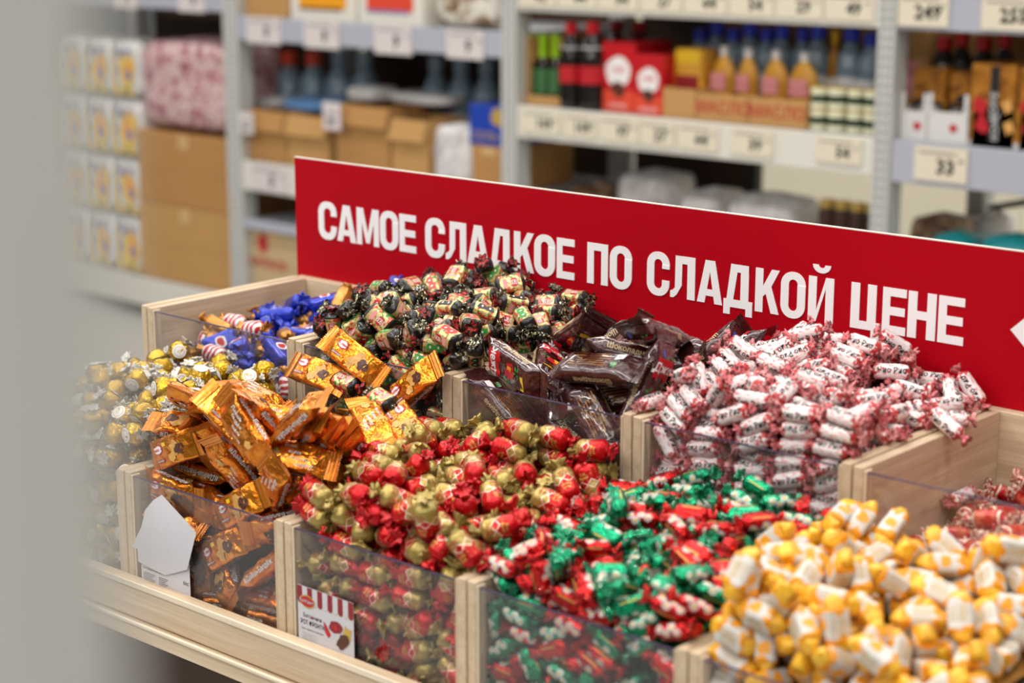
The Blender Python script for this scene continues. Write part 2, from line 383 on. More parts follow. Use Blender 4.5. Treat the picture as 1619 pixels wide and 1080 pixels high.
def tail_fn(side, L, T, r0, rt, seed, pinch=.46):
    rr = random.Random(seed * 31 + (7 if side > 0 else 0)); k = rr.choice([6, 7, 8]); ph = rr.random() * 6
    by, bz = rr.uniform(-.35, .35), rr.uniform(-.35, .35); fl = rr.uniform(.45, .95); rot = rr.random() * 3; ln = rr.uniform(.85, 1.25)
    tl = (T - L) / 2 * ln
    def fn(u, v):
        a = 2 * PI * v; w = u
        if pinch > .7:
            r = r0 * pinch * (1 - .9 * w ** 3) if w < 1 else .0004
            fl2 = 1 - .5 * w
            y = sgnp(math.cos(a), .5) * r * (1 + .08 * math.sin(5 * a + ph) * w) * (1 + .2 * w); z = sgnp(math.sin(a), .5) * r * fl2
            return (side * (L / 2 * .96 + tl * min(1, w * 1.05)), y + by * tl * w * .5, z + bz * tl * w * .7)
        base = r0 * pinch
        r = base + (rt - base) * math.sin(PI / 2 * min(1, (w - .18) / .82 * 1.25)) if w >= .18 else r0 + (base - r0) * w / .18
        cl = max(0, (w - .74) / .26)
        r *= 1 - .86 * cl * cl
        f = 1 + (.12 + .24 * w) * math.sin(k * a + ph + w * 1.5) * (1 if w > .1 else .3)
        y = math.cos(a) * r * f; z = math.sin(a) * r * f * (1 - (1 - fl) * w)
        c, s = math.cos(rot), math.sin(rot); y, z = y * c - z * s, y * s + z * c
        x = L / 2 * .96 + tl * (w / .78 if w < .78 else 1 - .30 * cl) + tl * (1 - cl) * .14 * w * math.sin(3 * a + ph * 2) + tl * .05 * w * math.sin(8 * a) * (1 - cl)
        y += by * tl * w * w; z += bz * tl * w * w
        return (side * x, y, z)
    return fn
MESH = {}   # kind -> (list of body meshes, list of (left, right) end meshes)
def twist_kind(kind, L, T, ry, rz, sq, mats, tails, rt, deco=None, nvar=3, amp=.0006, neck=.32, flat=.62, nu=14, nv=22, bodyname='sweet', tnu=8, tnv=24, puck=.1, pinch=.46):
    bodies, ends = [], []
    for s in range(nvar):
        mb = MB(); fn, surf = body_fn(L, ry, rz, sq, s + 1, amp, neck, flat, puck)
        mb.grid(fn, nu, nv, 0, True)
        if deco: deco(mb, surf, s)
        bodies.append(mb.mesh(bodyname, mats, True))
    for s in range(4):
        pr = []
        for side in (-1, 1):
            tb = MB(); tb.grid(tail_fn(side, L, T, max(ry, rz) * neck * 1.1, rt, s + 3, pinch), tnu, tnv, 0, True)
            tm = tails[(0 if side < 0 else 1) % len(tails)] if len(tails) < 3 else tails[(s + (side > 0)) % len(tails)]
            pr.append(tb.mesh('twisted_end', [tm], True))
        ends.append(pr)
    MESH[kind] = (bodies, ends)
def d_redgold(mb, surf, s):
    for k in range(3):
        a0 = (k + .17) / 3
        put_text(mb, 'Рот', .0052, lambda x, y: surf(y * 1.0 + .0115, -x, a0), 2, .02)
        put_text(mb, 'Фронт', .0044, lambda x, y: surf(y + .0068, -x, a0), 2, .02)
        put_text(mb, 'Рот', .0052, lambda x, y: surf(y - .0078, -x, a0), 1, .02)
        put_text(mb, 'Фронт', .0044, lambda x, y: surf(y - .0126, -x, a0), 1, .02)
twist_kind('redgold', .047, .074, .0145, .0140, 2.1, ['redgold', 'redprint', 'goldprint'], ['goldtail', 'redtail'], .0125, d_redgold, amp=.0011, neck=.32, flat=.62)
def mask_pts():
    return [(x * 1.55, y * .98) for x, y in [(-.0085, .0022), (-.006, .0036), (-.003, .0034), (0, .0022), (.003, .0034), (.006, .0036), (.0085, .0022), (.0066, -.0022), (.004, -.0034), (.0018, -.0024), (0, -.0006), (-.0018, -.0024), (-.004, -.0034), (-.0066, -.0022)]]
def d_black(mb, surf, s):
    cols = [1, 2, 3, 1]
    for k in range(4):
        a0 = k / 4
        if (k + s) % 2 == 0:
            put_poly(mb, mask_pts(), lambda x, y: surf(x, y, a0), cols[(k + s) % 3])
            for e in (-1, 1): put_poly(mb, blob(8, .0015, 3, 0, .45), lambda x, y: surf(x + e * .0058, y, a0, .0006), 5)
        else:
            put_poly(mb, blob(14, .0062, 2, .03, .62), lambda x, y: surf(x - .005, y, a0), 2)
            put_text(mb, 'Маска', .0042, lambda x, y: surf(x - .005, y, a0, .0006), 5, .02)
            put_poly(mb, [(-.0032, -.0036), (.0032, -.0036), (.0032, .0036), (-.0032, .0036)], lambda x, y: surf(x + .0085, y, a0), 4)
twist_kind('black', .045, .068, .0145, .0118, 3.4, ['blackw', 'black', 'redprint', 'greenprint', 'pinkprint', 'offwhite'], ['blacktail', 'blacktail2', 'blacktail'], .0115, d_black, flat=.80, neck=.42)
def d_pink(mb, surf, s):
    for k in range(3):
        a0 = k / 3 + .05 * s
        put_text(mb, 'Чио Рио', .0100, lambda x, y: surf(x - .001, y, a0), 1, .03, sx=.95)
        for q in range(2): put_poly(mb, blob(7, .0022, s * 5 + k + q, .4), lambda x, y: surf(x + (.0175 if q else -.0185), y + .001 * q, a0), 2)
twist_kind('pink', .048, .067, .0104, .0100, 2.0, ['pink', 'black', 'darkred'], ['pinktail', 'pinktail2', 'pinktail'], .0092, d_pink, amp=.0007, neck=.36, flat=.72)
def daisy(mb, surf, x0, y0, a0, r, seed):
    rr = random.Random(seed); ph = rr.random()
    for k in range(9):
        a = 2 * PI * (k + ph) / 9; c, s_ = math.cos(a), math.sin(a); w = r * .15
        pts = [(c * r * .22 - s_ * w * .4, s_ * r * .22 + c * w * .4), (c * r * .22 + s_ * w * .4, s_ * r * .22 - c * w * .4), (c * r * .85 + s_ * w, s_ * r * .85 - c * w), (c * r, s_ * r), (c * r * .85 - s_ * w, s_ * r * .85 + c * w)]
        mb.add([surf(x0 + p[0], y0 + p[1], a0, .0004) for p in pts], [tuple(range(5))], 1)
    put_poly(mb, blob(6, r * .30, 1, 0), lambda x, y: surf(x0 + x, y0 + y, a0, .0007), 2)
def d_green(mb, surf, s):
    for k in range(2):
        a0 = k / 2 + .08
        for i, (x, y) in enumerate([(-.011, .001), (-.002, -.0030), (.0045, .0045), (.012, -.002)]):
            daisy(mb, surf, x, y, a0, .0056, s * 7 + i + k)
        mb.add([surf(x, y, a0 + .27, .0004) for x in (-.011, -.004, .004, .011) for y in (-.0008, .0008)], [(0, 2, 3, 1), (2, 4, 5, 3), (4, 6, 7, 5)], 3)
for kd, bm_, tl_ in (('green', 'greenf', ['greenft']), ('scarlet', 'redf', ['redft'])):
    twist_kind(kd, .042, .062, .0118, .0094, 2.4, [bm_, 'daisy', 'yellowprint', 'goldprint'], tl_, .0105, d_green, amp=.0009, neck=.36, flat=.55)
def d_yellow(mb, surf, s):
    for k in range(4):
        a0 = k / 4
        if (k + s) % 2:
            rr = random.Random(s * 3 + k)
            for row in range(4):
                x = -.009
                while x < .008:
                    w = rr.uniform(.0008, .0022); yy = -.0048 + row * .0032
                    mb.add([surf(x, yy, a0), surf(x + w, yy, a0), surf(x + w, yy + .0019, a0), surf(x, yy + .0019, a0)], [(0, 1, 2, 3)], 1); x += w + .0007
        else:
            put_poly(mb, blob(12, .0055, s + k, .35, .8), lambda x, y: surf(x + .003, y, a0), 2)
M['beigeprint'] = plain('pale_gold_lettering', (204, 180, 138), 0, .45); M['orangeprint'] = plain('orange_print', (236, 160, 30), 0, .4)
twist_kind('yellow', .038, .061, .0136, .0113, 4.4, ['yellow', 'beigeprint', 'orangeprint'], ['yellowtail'], .0105, d_yellow, amp=.0006, neck=.80, flat=.88, puck=.03, pinch=.8)
def d_gold(mb, surf, s):
    n = 16
    for zs in (1,):
        c = [(0, 0, zs * .0166)] + [(.0104 * math.cos(2 * PI * k / n), .0104 * math.sin(2 * PI * k / n), zs * (.0142 + .0004 * math.sin(k * 2.3))) for k in range(n)]
        mb.add(c, [(0, 1 + k, 1 + (k + 1) % n) for k in range(n)], 1)
        rg = [(r * math.cos(2 * PI * k / n), r * math.sin(2 * PI * k / n), .0166 - (.0024 * r / .0104) + .0004) for r in (.0072, .0080) for k in range(n)]
        mb.add(rg, [(k, (k + 1) % n, n + (k + 1) % n, n + k) for k in range(n)], 2)
        put_text(mb, 'G', .008, lambda x, y: (x, y, .0169), 2)
twist_kind('gold', .030, .046, .0155, .0155, 2.0, ['goldball', 'disc', 'goldprint'], ['silverfrill'], .0110, d_gold, amp=.0014, neck=.3, flat=.12, nu=16, nv=22)
def d_blue(mb, surf, s):
    for k in range(2):
        a0 = k / 2 + .25
        put_poly(mb, blob(16, .0085, 2, .06, .6), lambda x, y: surf(x, y, a0), 1)
        put_poly(mb, blob(10, .0050, 5, .3, .4), lambda x, y: surf(x, y, a0, .0006), 2)
twist_kind('blue', .058, .080, .0160, .0115, 4.0, ['bluef', 'disc', 'redprint'], ['bluef'], .013, d_blue, neck=.5, flat=.8)
twist_kind('swirl', .042, .066, .0140, .0135, 2.2, ['swirl'], ['bronze'], .012, None, neck=.36, flat=.55)
twist_kind('bronze', .046, .064, .0150, .0110, 3.4, ['bronze'], ['bronze'], .012, None, neck=.5, flat=.75, amp=.0014)
twist_kind('red', .040, .068, .0125, .0100, 2.2, ['red5'], ['red5tail'], .0115, None, neck=.36, flat=.6, amp=.0012)
# film packs (orange wafer bars, brown chocolate bars)
def pack_kind(kind, Lb, T, w, h, mats, fin, deco, nvar=3, amp=.0009, exp=4.5, SC=1.0, tap=.66, sm=True):
    bodies, ends = [], []
    def prof(u):
        t = abs(2 * u - 1); k = min(1, max(0, (t - tap) / (1 - tap)))
        return (1 + .03 * k), 1 - .95 * k ** 1.15
    for s in range(nvar):
        mb = MB()
        def fn(u, v, off=0.0):
            a = 2 * PI * v; pw, ph_ = prof(u)
            y = sgnp(math.cos(a), 2 / exp) * (w / 2 * pw + off); z = sgnp(math.sin(a), 2 / exp) * (h / 2 * ph_ + off)
            x = (u - .5) * Lb
            d = noise.noise(Vector((x * 70 + s * 5, y * 70, z * 70 + kind.__len__()))) * amp * 1.6
            return (x, y + (d * .6 if abs(y) > w * .4 else 0), z + (d if abs(z) > h * .25 else 0))
        mb.grid(fn, 16, 28, 0, True)
        def top(x, y, sg=1, off=.0005):
            x *= SC; y *= SC
            pw, ph_ = prof(x / Lb + .5); yy = min(.97, abs(y) / (w / 2))
            z = (1 - yy ** exp) ** (1 / exp) * h / 2 * ph_
            d = noise.noise(Vector((x * 70 + s * 5, y * 70, sg * z * 70 + kind.__len__()))) * amp * 1.6
            return (x * sg, y, sg * (z + off) + d) if sg > 0 else (x * sg, y, -(z + off) + noise.noise(Vector((-x * 70 + s * 5, y * 70, -z * 70 + kind.__len__()))) * amp * 1.6)
        def sidef(x, z, sg=1, off=.0006):
            x *= SC; z *= SC
            return (x * sg, -sg * (w / 2 + off + .0005), z)
        deco(mb, top, sidef, s)
        bodies.append(mb.mesh('bar', mats, sm))
    for s in range(4):
        pr = []
        for side in (-1, 1):
            rr = random.Random(s * 5 + side); bz = rr.uniform(-.5, .5); tw = rr.uniform(-.25, .25)
            tb = MB(); nz_ = 14; F0 = Lb / 2 * .965; F1 = T / 2 * (1 + rr.uniform(-.04, .04))
            def ff(u, v):
                x = F0 + (F1 - F0) * u + (.0012 * (1 if int(v * nz_ * 2 + .5) % 2 else -1) if u > .99 else 0)
                y = (v - .5) * w * (.94 + .08 * u)
                z = bz * (F1 - F0) * u * u + tw * y * u + .0003 * math.sin(u * 34)
                return (side * x, y, z)
            tb.grid(ff, 9, nz_ * 2, 0)
            pr.append(tb.mesh('crimped_end', [fin], False))
        ends.append(pr)
    MESH[kind] = (bodies, ends)
def quad(mb, x0, x1, y0, y1, fn, mi, n=4):
    vs = [fn(x0 + (x1 - x0) * i / n, y) for i in range(n + 1) for y in (y0, y1)]
    mb.add(vs, [(2 * i, 2 * i + 2, 2 * i + 3, 2 * i + 1) for i in range(n)], mi)
def d_orange(mb, top, side, s):
    # 0 film 1 white 2 red 3 brown 4 tan 5 yellow 6 dark red
    T = lambda x, y: top(x, y, 1)
    T2 = lambda x, y: top(x, y, 1, .0009); T3 = lambda x, y: top(x, y, 1, .0012)
    put_poly(mb, blob(16, .0085, s + 1, .22, .95), T, 4, .012, .002)
    put_poly(mb, blob(16, .0068, s + 9, .25, .85), T2, 3, .0185, -.001)
    put_poly(mb, blob(12, .0052, s + 4, .3), T2, 4, .004, -.0065)
    put_poly(mb, blob(18, .0075, 3, .14, .72), T, 2, -.016, .0045)
    put_poly(mb, blob(18, .0062, 3, .12, .66), T2, 1, -.016, .0045)
    put_text(mb, 'Яшкино', .0040, lambda x, y: T3(x - .016, y + .0045), 2, .03)
    quad(mb, -.0235, -.0095, -.0095, -.0060, T, 6); put_text(mb, 'ВКУСНО', .0026, lambda x, y: T2(x - .0165, y - .0078), 1, .02)
    quad(mb, -.006, -.001, .0065, .0105, T, 5)
    B = lambda x, y: top(x, y, -1)
    for r_ in range(4): put_text(mb, ['Даёшь', 'балдёж', 'вафли', 'состав'][r_], .0060 - .0007 * r_, lambda x, y: B(x - .014 + .006 * r_, y * 1.0 + .009 - .006 * r_), 1, .005)
    put_poly(mb, blob(10, .0045, 6, .3), B, 4, .018, 0)
    for sg in (1, -1): put_text(mb, '#ДаёшьБалдёж', .0078, lambda x, z: side(x, z + .0003, sg), 1, .02, sx=.86)
pack_kind('orange', .092, .124, .041, .0235, ['orange', 'white', 'redprint', 'brownprint', 'tanprint', 'yellowprint', 'darkred'], 'orangefin', d_orange, SC=1.30, exp=5.5, amp=.0014, tap=.62, sm=False)
def leafy(mb, fn, x, y, r, mi, seed):
    for k in range(4):
        a = seed + k * 1.35; put_poly(mb, [(-.5 * r, 0), (0, .28 * r), (.6 * r, 0), (0, -.28 * r)], fn, mi, x + r * .7 * math.cos(a), y + r * .7 * math.sin(a), a)
def d_brown(mb, top, side, s):
    # 0 film 1 white 2 red 3 yellow 4 green 5 gold 6 blue 7 orange
    T = lambda x, y: top(x, y, 1); T2 = lambda x, y: top(x, y, 1, .0009)
    for r_ in range(6):
        y0 = -.0145 + r_ * .00483; xe = [-.0145, -.0120, -.0160, -.0160, -.0120, -.0145][r_]
        quad(mb, -.036, xe, y0, y0 + .00483, T2, 2, 5)
    put_text(mb, 'Джек', .0128, lambda x, y: top(-.0255 - y, x, 1, .0013), 1, .03, sx=.95)
    leafy(mb, T, -.036, .009, .004, 4, 1); leafy(mb, T, .022, .006, .0055, 4, s); leafy(mb, T, .002, -.009, .005, 4, 2 + s)
    mb.add([T(*p) for p in [(.028, -.012), (.036, -.011), (.035, -.001), (.033, .005), (.027, .003), (.029, -.004)]], [(0, 1, 2, 3, 4, 5)], 3)
    put_poly(mb, blob(14, .0095, 4 + s, .3, .9), T, 2, .008, .001); put_poly(mb, blob(9, .0050, 8, .3, .7), T2, 7, .006, .004)
    put_poly(mb, blob(12, .004, 3, .05, .6), T, 6, -.041, -.006)
    B = lambda x, y: top(x, y, -1)
    for r_ in range(6): quad(mb, -.030, .012 + .004 * (r_ % 3), .011 - .0034 * r_ - .0007, .011 - .0034 * r_, B, 5)
    quad(mb, .024, .036, .004, .012, B, 1); quad(mb, .024, .030, -.006, .001, B, 4); put_text(mb, 'РДК', .0035, lambda x, y: top(x + .027, y - .0025, -1, .0009), 1)
    for sg in (1, -1):
        put_text(mb, 'Шоколадные', .0088, lambda x, z: side(x - .004, z, sg), 8, .02, sx=.9)
pack_kind('brown', .128, .160, .043, .0265, ['brown', 'white', 'redprint', 'yellowprint', 'greenprint', 'bronze', 'blueprint', 'orangeprint', 'beigeprint'], 'brown', d_brown, amp=.0016, exp=4.0, SC=1.27, tap=.72)
INFO = {  # kind: object name, label, category, group
 'gold': ('round_sweet', 'round gold foil sweet with a white disc label, left front bin', 'sweet', 'gold foil round sweets heaped in the left front bin'),
 'orange': ('wafer_bar', 'wafer bar in shiny orange film with crimped ends and white lettering, front bin', 'wafer bar', 'orange wafer bars heaped in the second front bin'),
 'redgold': ('red_gold_sweet', 'thick twist-wrapped sweet, half red and half olive gold with zigzag line', 'sweet', 'red and gold twist sweets in the middle front bin'),
 'green': ('green_daisy_sweet', 'emerald green foil sweet printed with white daisies', 'sweet', 'green daisy foil sweets in the fourth front bin'),
 'scarlet': ('red_daisy_sweet', 'scarlet red foil sweet printed with white daisies', 'sweet', 'red daisy foil sweets in the fourth front bin'),
 'yellow': ('toffee_sweet', 'blocky white toffee sweet with folded yellow-orange wrapper ends', 'sweet', 'white and yellow toffees in the right front bin'),
 'blue': ('blue_sweet', 'royal blue wrapped sweet in the half-empty back corner bin', 'sweet', 'blue wrapped sweets in the back corner bin'),
 'swirl': ('swirl_sweet', 'red and white swirl sweet with bronze twists in the back corner bin', 'sweet', 'red and white swirl sweets in the back corner bin'),
 'bronze': ('bronze_sweet', 'plain bronze gold wrapped sweet in the back corner bin', 'sweet', 'bronze wrapped sweets in the back corner bin'),
 'black': ('black_gold_sweet', 'gold and green patterned sweet with black sparkling twisted ends, back heap', 'sweet', 'black ended masquerade sweets heaped in the back bin'),
 'brown': ('chocolate_bar', 'chocolate bar in glossy dark brown film with a red flag print', 'chocolate bar', 'dark brown chocolate bars heaped in the back bin'),
 'pink': ('pink_white_sweet', 'slim white sweet with black lettering and pink twisted ends', 'sweet', 'white and pink twist sweets heaped in the back bin'),
 'red': ('crimson_sweet', 'crimson sweet with cream striped twists in the low right back bin', 'sweet', 'crimson sweets in the low filled right back bin'),
}
BIN_OF = {'green': 'green and red daisy foil sweets', 'blue': 'blue, bronze and swirl sweets', 'gold': 'gold foil round sweets', 'orange': 'orange wafer bars', 'redgold': 'red and gold twist sweets',
          'yellow': 'white and yellow toffees', 'black': 'black ended sweets', 'brown': 'brown chocolate bars', 'pink': 'white and pink sweets', 'red': 'crimson sweets'}
# ------------------------------------------------------------------ the sales floor
fl = MB(); fl.box((-9.5, -1.5, -.05), (3.0, 8.6, 0))
def floor_mat():
    g = G('pale_grey_floor_tile'); v = g.coord('Object', (1, 1, 1)); br = g.n('ShaderNodeTexBrick'); g.nt.links.new(v, br.inputs['Vector'])
    br.offset = 0; br.inputs['Scale'].default_value = 1; br.inputs['Brick Width'].default_value = .6; br.inputs['Row Height'].default_value = .6
    br.inputs['Mortar Size'].default_value = .003; br.inputs['Color1'].default_value = lin((186, 186, 182)); br.inputs['Color2'].default_value = lin((180, 180, 176)); br.inputs['Mortar'].default_value = lin((140, 140, 136))
    return g.set(br.outputs[0], 0, .35, .4)
tag(fl.build('floor', [floor_mat()]), kind='structure')
wb = MB(); wb.box((-9.5, 7.4, 0), (3.0, 7.5, 4.2)); tag(wb.build('wall_back', [plain('cream_wall', (226, 218, 196), 0, .8, .2, var=.04)]), kind='structure')
# ------------------------------------------------------------------ display stand with ten bins
YF, YB, YK = 1.488, 1.792, 2.121           # front panels, back row panels, inside of the back board
XF = [-2.385, -2.056, -1.727, -1.410, -1.093, -.776]
XB = [-2.392, -2.039, -1.720, -1.408, -1.088, -.768]
TOPF, TOPB = .821, .955
stand = empty('display_stand', (-1.6, 1.8, 0)); SX = Vector((-1.6, 1.8, 0))
tag(stand, 'pale maple stepped display stand carrying the bins of loose sweets', 'display stand')
def part(name, mats, a, b, parent, r=.001, off=None):
    m = MB(); m.bbox(Vector(a) - SX, Vector(b) - SX, r); o = m.build(name, mats, parent); return o
XR = -.44
part('front_rail', ['wood_x'], (-2.42, 1.4665, .622), (XR, 1.4845, .674), stand)
part('lit_rail_edge', ['edge'], (-2.42, 1.4635, .667), (XR, 1.4663, .6755), stand, .0008)  # thin pale strip paints the lit front edge of the rail
part('lower_rail', ['wood_x'], (-2.42, 1.4600, .594), (XR, 1.4845, .6195), stand)
part('lit_rail_edge', ['edge'], (-2.42, 1.4560, .6165), (XR, 1.4598, .6215), stand, .0008)
part('base_shelf', ['wood_x'], (-2.42, 1.486, .600), (XR, 2.15, .616), stand)
part('riser_box', ['wood_x'], (-2.42, 1.80, .617), (XR, 2.12, .752), stand)
part('shade_toned_plinth', ['darkbrown'], (-2.36, 1.60, .03), (XR, 1.62, .599), stand)  # dark brown here paints the shade below the rails
part('end_panel', ['wood_y'], (-2.42, 1.621, .0), (-2.40, 2.15, .599), stand)
part('end_panel', ['wood_y'], (XR - .02, 1.621, .0), (XR, 2.15, .599), stand)
part('back_panel', ['wood_x'], (-2.399, 2.13, .0), (XR - .021, 2.149, .599), stand)
part('back_board', ['wood_x'], (-2.392, YK + .0005, .757), (XR, 2.1385, TOPB), stand)
part('sign_rail', ['wood_x'], (-2.42, 2.1435, .617), (XR, 2.157, .93), stand)
COLR = ['gold foil round sweets', 'orange wafer bars', 'red and gold twist sweets', 'green and red daisy foil sweets', 'white and yellow toffees']
COLB = ['blue, bronze and swirl sweets', 'black ended masquerade sweets', 'dark brown chocolate bars', 'white and pink twist sweets', 'crimson sweets']
def make_bin(x0, x1, y0, y1, z0, z1, label, front, last=False):
    b = empty('candy_bin', (x0, y0, z0)); O = Vector((x0, y0, z0))
    tag(b, label, 'candy bin', 'open wooden bins on the display stand')
    def p(name, mats, a, c, r=.001):
        m = MB(); m.bbox(Vector(a) - O, Vector(c) - O, r); return m.build(name, mats, b)
    t = .0135; xa = x0 + .0160; xb = x1                     # inner clear width: xa+t .. xb
    p('side_panel', ['wood_y'], (xa, y0 + .0002, z0), (xa + t, y1, z1))
    p('side_panel', ['wood_y'], (xb, y0 + .0002, z0), (xb + t, y1, z1 + (.0015 if not front else 0)))
    p('panel_batten', ['wood_z'], (xa + t + .0003, y0 + .0008, z0 + .009), (xa + t + .0042, y0 + .014, z1 - .0035), .0006)
    p('panel_batten', ['wood_z'], (xb - .0042, y0 + .0008, z0 + .009), (xb - .0003, y0 + .014, z1 - .0035), .0006)
    p('bottom_panel', ['wood_x'], (xa + t + .0003, y0 + .001, z0), (xb - .0003, y1, z0 + .008))
    if front: p('back_panel', ['wood_x'], (xa + t + .0003, y1 - .011, z0 + .0085), (xb - .0003, y1 - .001, z1 - .03))
    m = MB(); m.box(Vector((xa + t + .0045, y0 + .0015, z0 + .0085)) - O, Vector((xb - .0045, y0 + .0040, z1 - .0062)) - O)
    a = m.build('acrylic_panel', ['acrylic'], b)
    m = MB(); m.box(Vector((xa + t + .0045, y0 + .0013, z1 - .0060)) - O, Vector((xb - .0045, y0 + .0042, z1 - .0046)) - O)
    m.build('panel_edge', ['acryledge'], a)
    return b
names_pos = ['at the left end of the front row', 'second in the front row', 'in the middle of the front row', 'fourth in the front row', 'at the right of the front row']
for i in range(5):
    make_bin(XF[i], XF[i + 1], YF, 1.7905, .6165, TOPF, 'maple bin with clear front holding %s' % COLR[i], True)
    make_bin(XB[i], XB[i + 1], YB, YK, .7525, TOPB, 'raised back row maple bin with clear front holding %s' % COLB[i], False)
# ------------------------------------------------------------------ sign
sign = MB(); SO = Vector((-1.4, 2.139, .757))
sign.box(Vector((-2.404, 2.1390, .935)) - SO, Vector((XR, 2.1432, 1.1582)) - SO, 0)
so = sign.build('sign_board', ['signred'], None, False, SO)
tag(so, 'long red sign board with white Russian lettering standing behind the bins', 'sign')
ed = MB(); ed.box(Vector((-2.404, 2.1388, 1.1583)) - SO, Vector((XR, 2.1434, 1.1598)) - SO); ed.build('top_edge', ['offwhite'], so)
def ring(w, h, s, n=7, r=None, gap=None):
    """rounded rectangular ring as quads; gap=(y0,y1): opening on the right side"""
    ro = min(w * .46, h * .3) if r is None else r; ri = max(.001, ro - s * .75)
    def path(x0, y0, x1, y1, r):
        P = []
        for cx, cy, a0 in ((x1 - r, y1 - r, 0), (x0 + r, y1 - r, 90), (x0 + r, y0 + r, 180), (x1 - r, y0 + r, 270)):
            for k in range(n + 1):
                a = math.radians(a0 + 90 * k / n); P.append((cx + r * math.cos(a), cy + r * math.sin(a)))
        return P
    o = path(0, 0, w, h, ro); i = path(s, s * .82, w - s, h - s * .82, min(ri, (w - 2 * s) * .49)); q = []
    N = len(o)
    for k in range(N):
        k2 = (k + 1) % N
        if gap and k == N - 1:
            q.append([o[k], (w, gap[0]), (w - s, gap[0]), i[k]]); q.append([(w, gap[1]), o[0], i[0], (w - s, gap[1])]); continue
        q.append([o[k], o[k2], i[k2], i[k]])
    return q
def R_(x0, y0, x1, y1): return [(x0, y0), (x1, y0), (x1, y1), (x0, y1)]
def glyph(c, w, h):
    s = min(.0135, w * .32); t = .0112
    if c == 'О': return ring(w, h, s)
    if c == 'С': return ring(w, h, s, gap=(h * .37, h * .63))
    if c == 'Е': return [R_(0, 0, s, h), R_(s, 0, w, t), R_(s, h - t, w, h), R_(s, h / 2 - t / 2, w * .95, h / 2 + t / 2)]
    if c == 'П': return [R_(0, 0, s, h), R_(w - s, 0, w, h), R_(s, h - t, w - s, h)]
    if c == 'Н': return [R_(0, 0, s, h), R_(w - s, 0, w, h), R_(s, h / 2 - t / 2, w - s, h / 2 + t / 2)]
    if c == 'А':
        a = s * .98; k = w / 2
        return [[(0, 0), (a, 0), (k + .0015, h * .86), (k + a * .55, h), (k - a * .62, h)], [(w - a, 0), (w, 0), (k + a * .62, h), (k - a * .55, h), (k - .0015, h * .86)], R_(w * .25, h * .17, w * .75, h * .17 + t * .85)]
    if c == 'М':
        k = w / 2; a = s * .9
        return [[(0, 0), (a, 0), (a, h * .62), (a, h), (0, h)], [(w - a, 0), (w, 0), (w, h), (w - a, h), (w - a, h * .62)], [(a * .45, h), (a * 1.25, h), (k + a * .35, h * .06), (k - a * .35, h * .06)], [(w - a * 1.25, h), (w - a * .45, h), (k + a * .35, h * .06), (k - a * .35, h * .06)]]
    if c == 'Л':
        return [R_(w - s, 0, w, h), R_(w * .2, h - t, w - s, h), [(w * .2, h), (w * .2 + s * .9, h), (w * .2 + s * .85, h * .3), (w * .2 - .0005, h * .24)], [(w * .2 - .0005, h * .24), (w * .2 + s * .85, h * .3), (w * .26, h * .07), (w * .13, 0), (0, 0), (0, t * .85), (w * .1, t * 1.0)]]
    if c == 'Д':
        return [[(w * .10, t), (w * .10 + s * .85, t), (w * .30 + s * .72, h), (w * .24, h)], R_(w * .3, h - t, w * .86, h), R_(w * .86 - s, t, w * .86, h), R_(0, 0, w, t), R_(0, -h * .17, s * .82, 0), R_(w - s * .82, -h * .17, w, 0)]
    if c == 'К':
        return [R_(0, 0, s, h), [(s, h * .36), (s, h * .60), (w - s * 1.02, h), (w, h), (w * .60, h * .53)], [(w * .42, h * .48), (w * .66, h * .62), (w, 0), (w - s * 1.02, 0)]]
    if c == 'Й':
        g = [R_(0, 0, s, h), R_(w - s, 0, w, h), [(s, 0), (s, h * .24), (w - s, h), (w - s, h * .76)]]
        for k in range(8):
            a0, a1 = PI + PI * k / 8, PI + PI * (k + 1) / 8; cx, cy = w / 2, h * 1.27; ro, ri = w * .36, w * .13
            g.append([(cx + ro * math.cos(a0), cy + ro * math.sin(a0) * .8), (cx + ro * math.cos(a1), cy + ro * math.sin(a1) * .8), (cx + ri * math.cos(a1), cy + ri * math.sin(a1) * .8), (cx + ri * math.cos(a0), cy + ri * math.sin(a0) * .8)])
        return g
    if c == 'Ц': return [R_(0, 0, s, h), R_(w * .88 - s, 0, w * .88, h), R_(s, 0, w, t), R_(w - s * .9, -h * .22, w, 0)]
LET = [('С', -2.345, -2.3002), ('А', -2.2992, -2.2532), ('М', -2.2512, -2.1985), ('О', -2.1956, -2.1525), ('Е', -2.1502, -2.1122), ('С', -2.0909, -2.0471), ('Л', -2.0453, -2.0006), ('А', -1.9979, -1.9524), ('Д', -1.9511, -1.9011), ('К', -1.899, -1.858), ('О', -1.8571, -1.8149), ('Е', -1.8117, -1.7767), ('П', -1.7517, -1.7119), ('О', -1.7081, -1.6665), ('С', -1.6384, -1.5973), ('Л', -1.5956, -1.5519), ('А', -1.5477, -1.5038), ('Д', -1.5013, -1.4524), ('К', -1.4479, -1.4082), ('О', -1.4055, -1.3655), ('Й', -1.3608, -1.3206), ('Ц', -1.2936, -1.2493), ('Е', -1.245, -1.2097), ('Н', -1.2068, -1.1657), ('Е', -1.1622, -1.1251)]
for c, x0, x1 in LET:
    rnd = c in 'ОС'; z0 = 1.0262 - (.0014 if rnd else 0); h = .0622 + (.0028 if rnd else 0)
    m = MB()
    for k, poly in enumerate(glyph(c, x1 - x0, h)):
        e = .00002 * k
        vs = [(x0 + p[0] - SO.x, -.0010 - e, z0 + p[1] - SO.z) for p in poly]; n = len(vs)
        vb = [(a, -.0001, z) for a, _, z in vs]
        m.add(vs + vb, [tuple(range(n))] + [(i, n + i, n + (i + 1) % n, (i + 1) % n) for i in range(n)])
    m.build('letter', ['signwhite'], so)
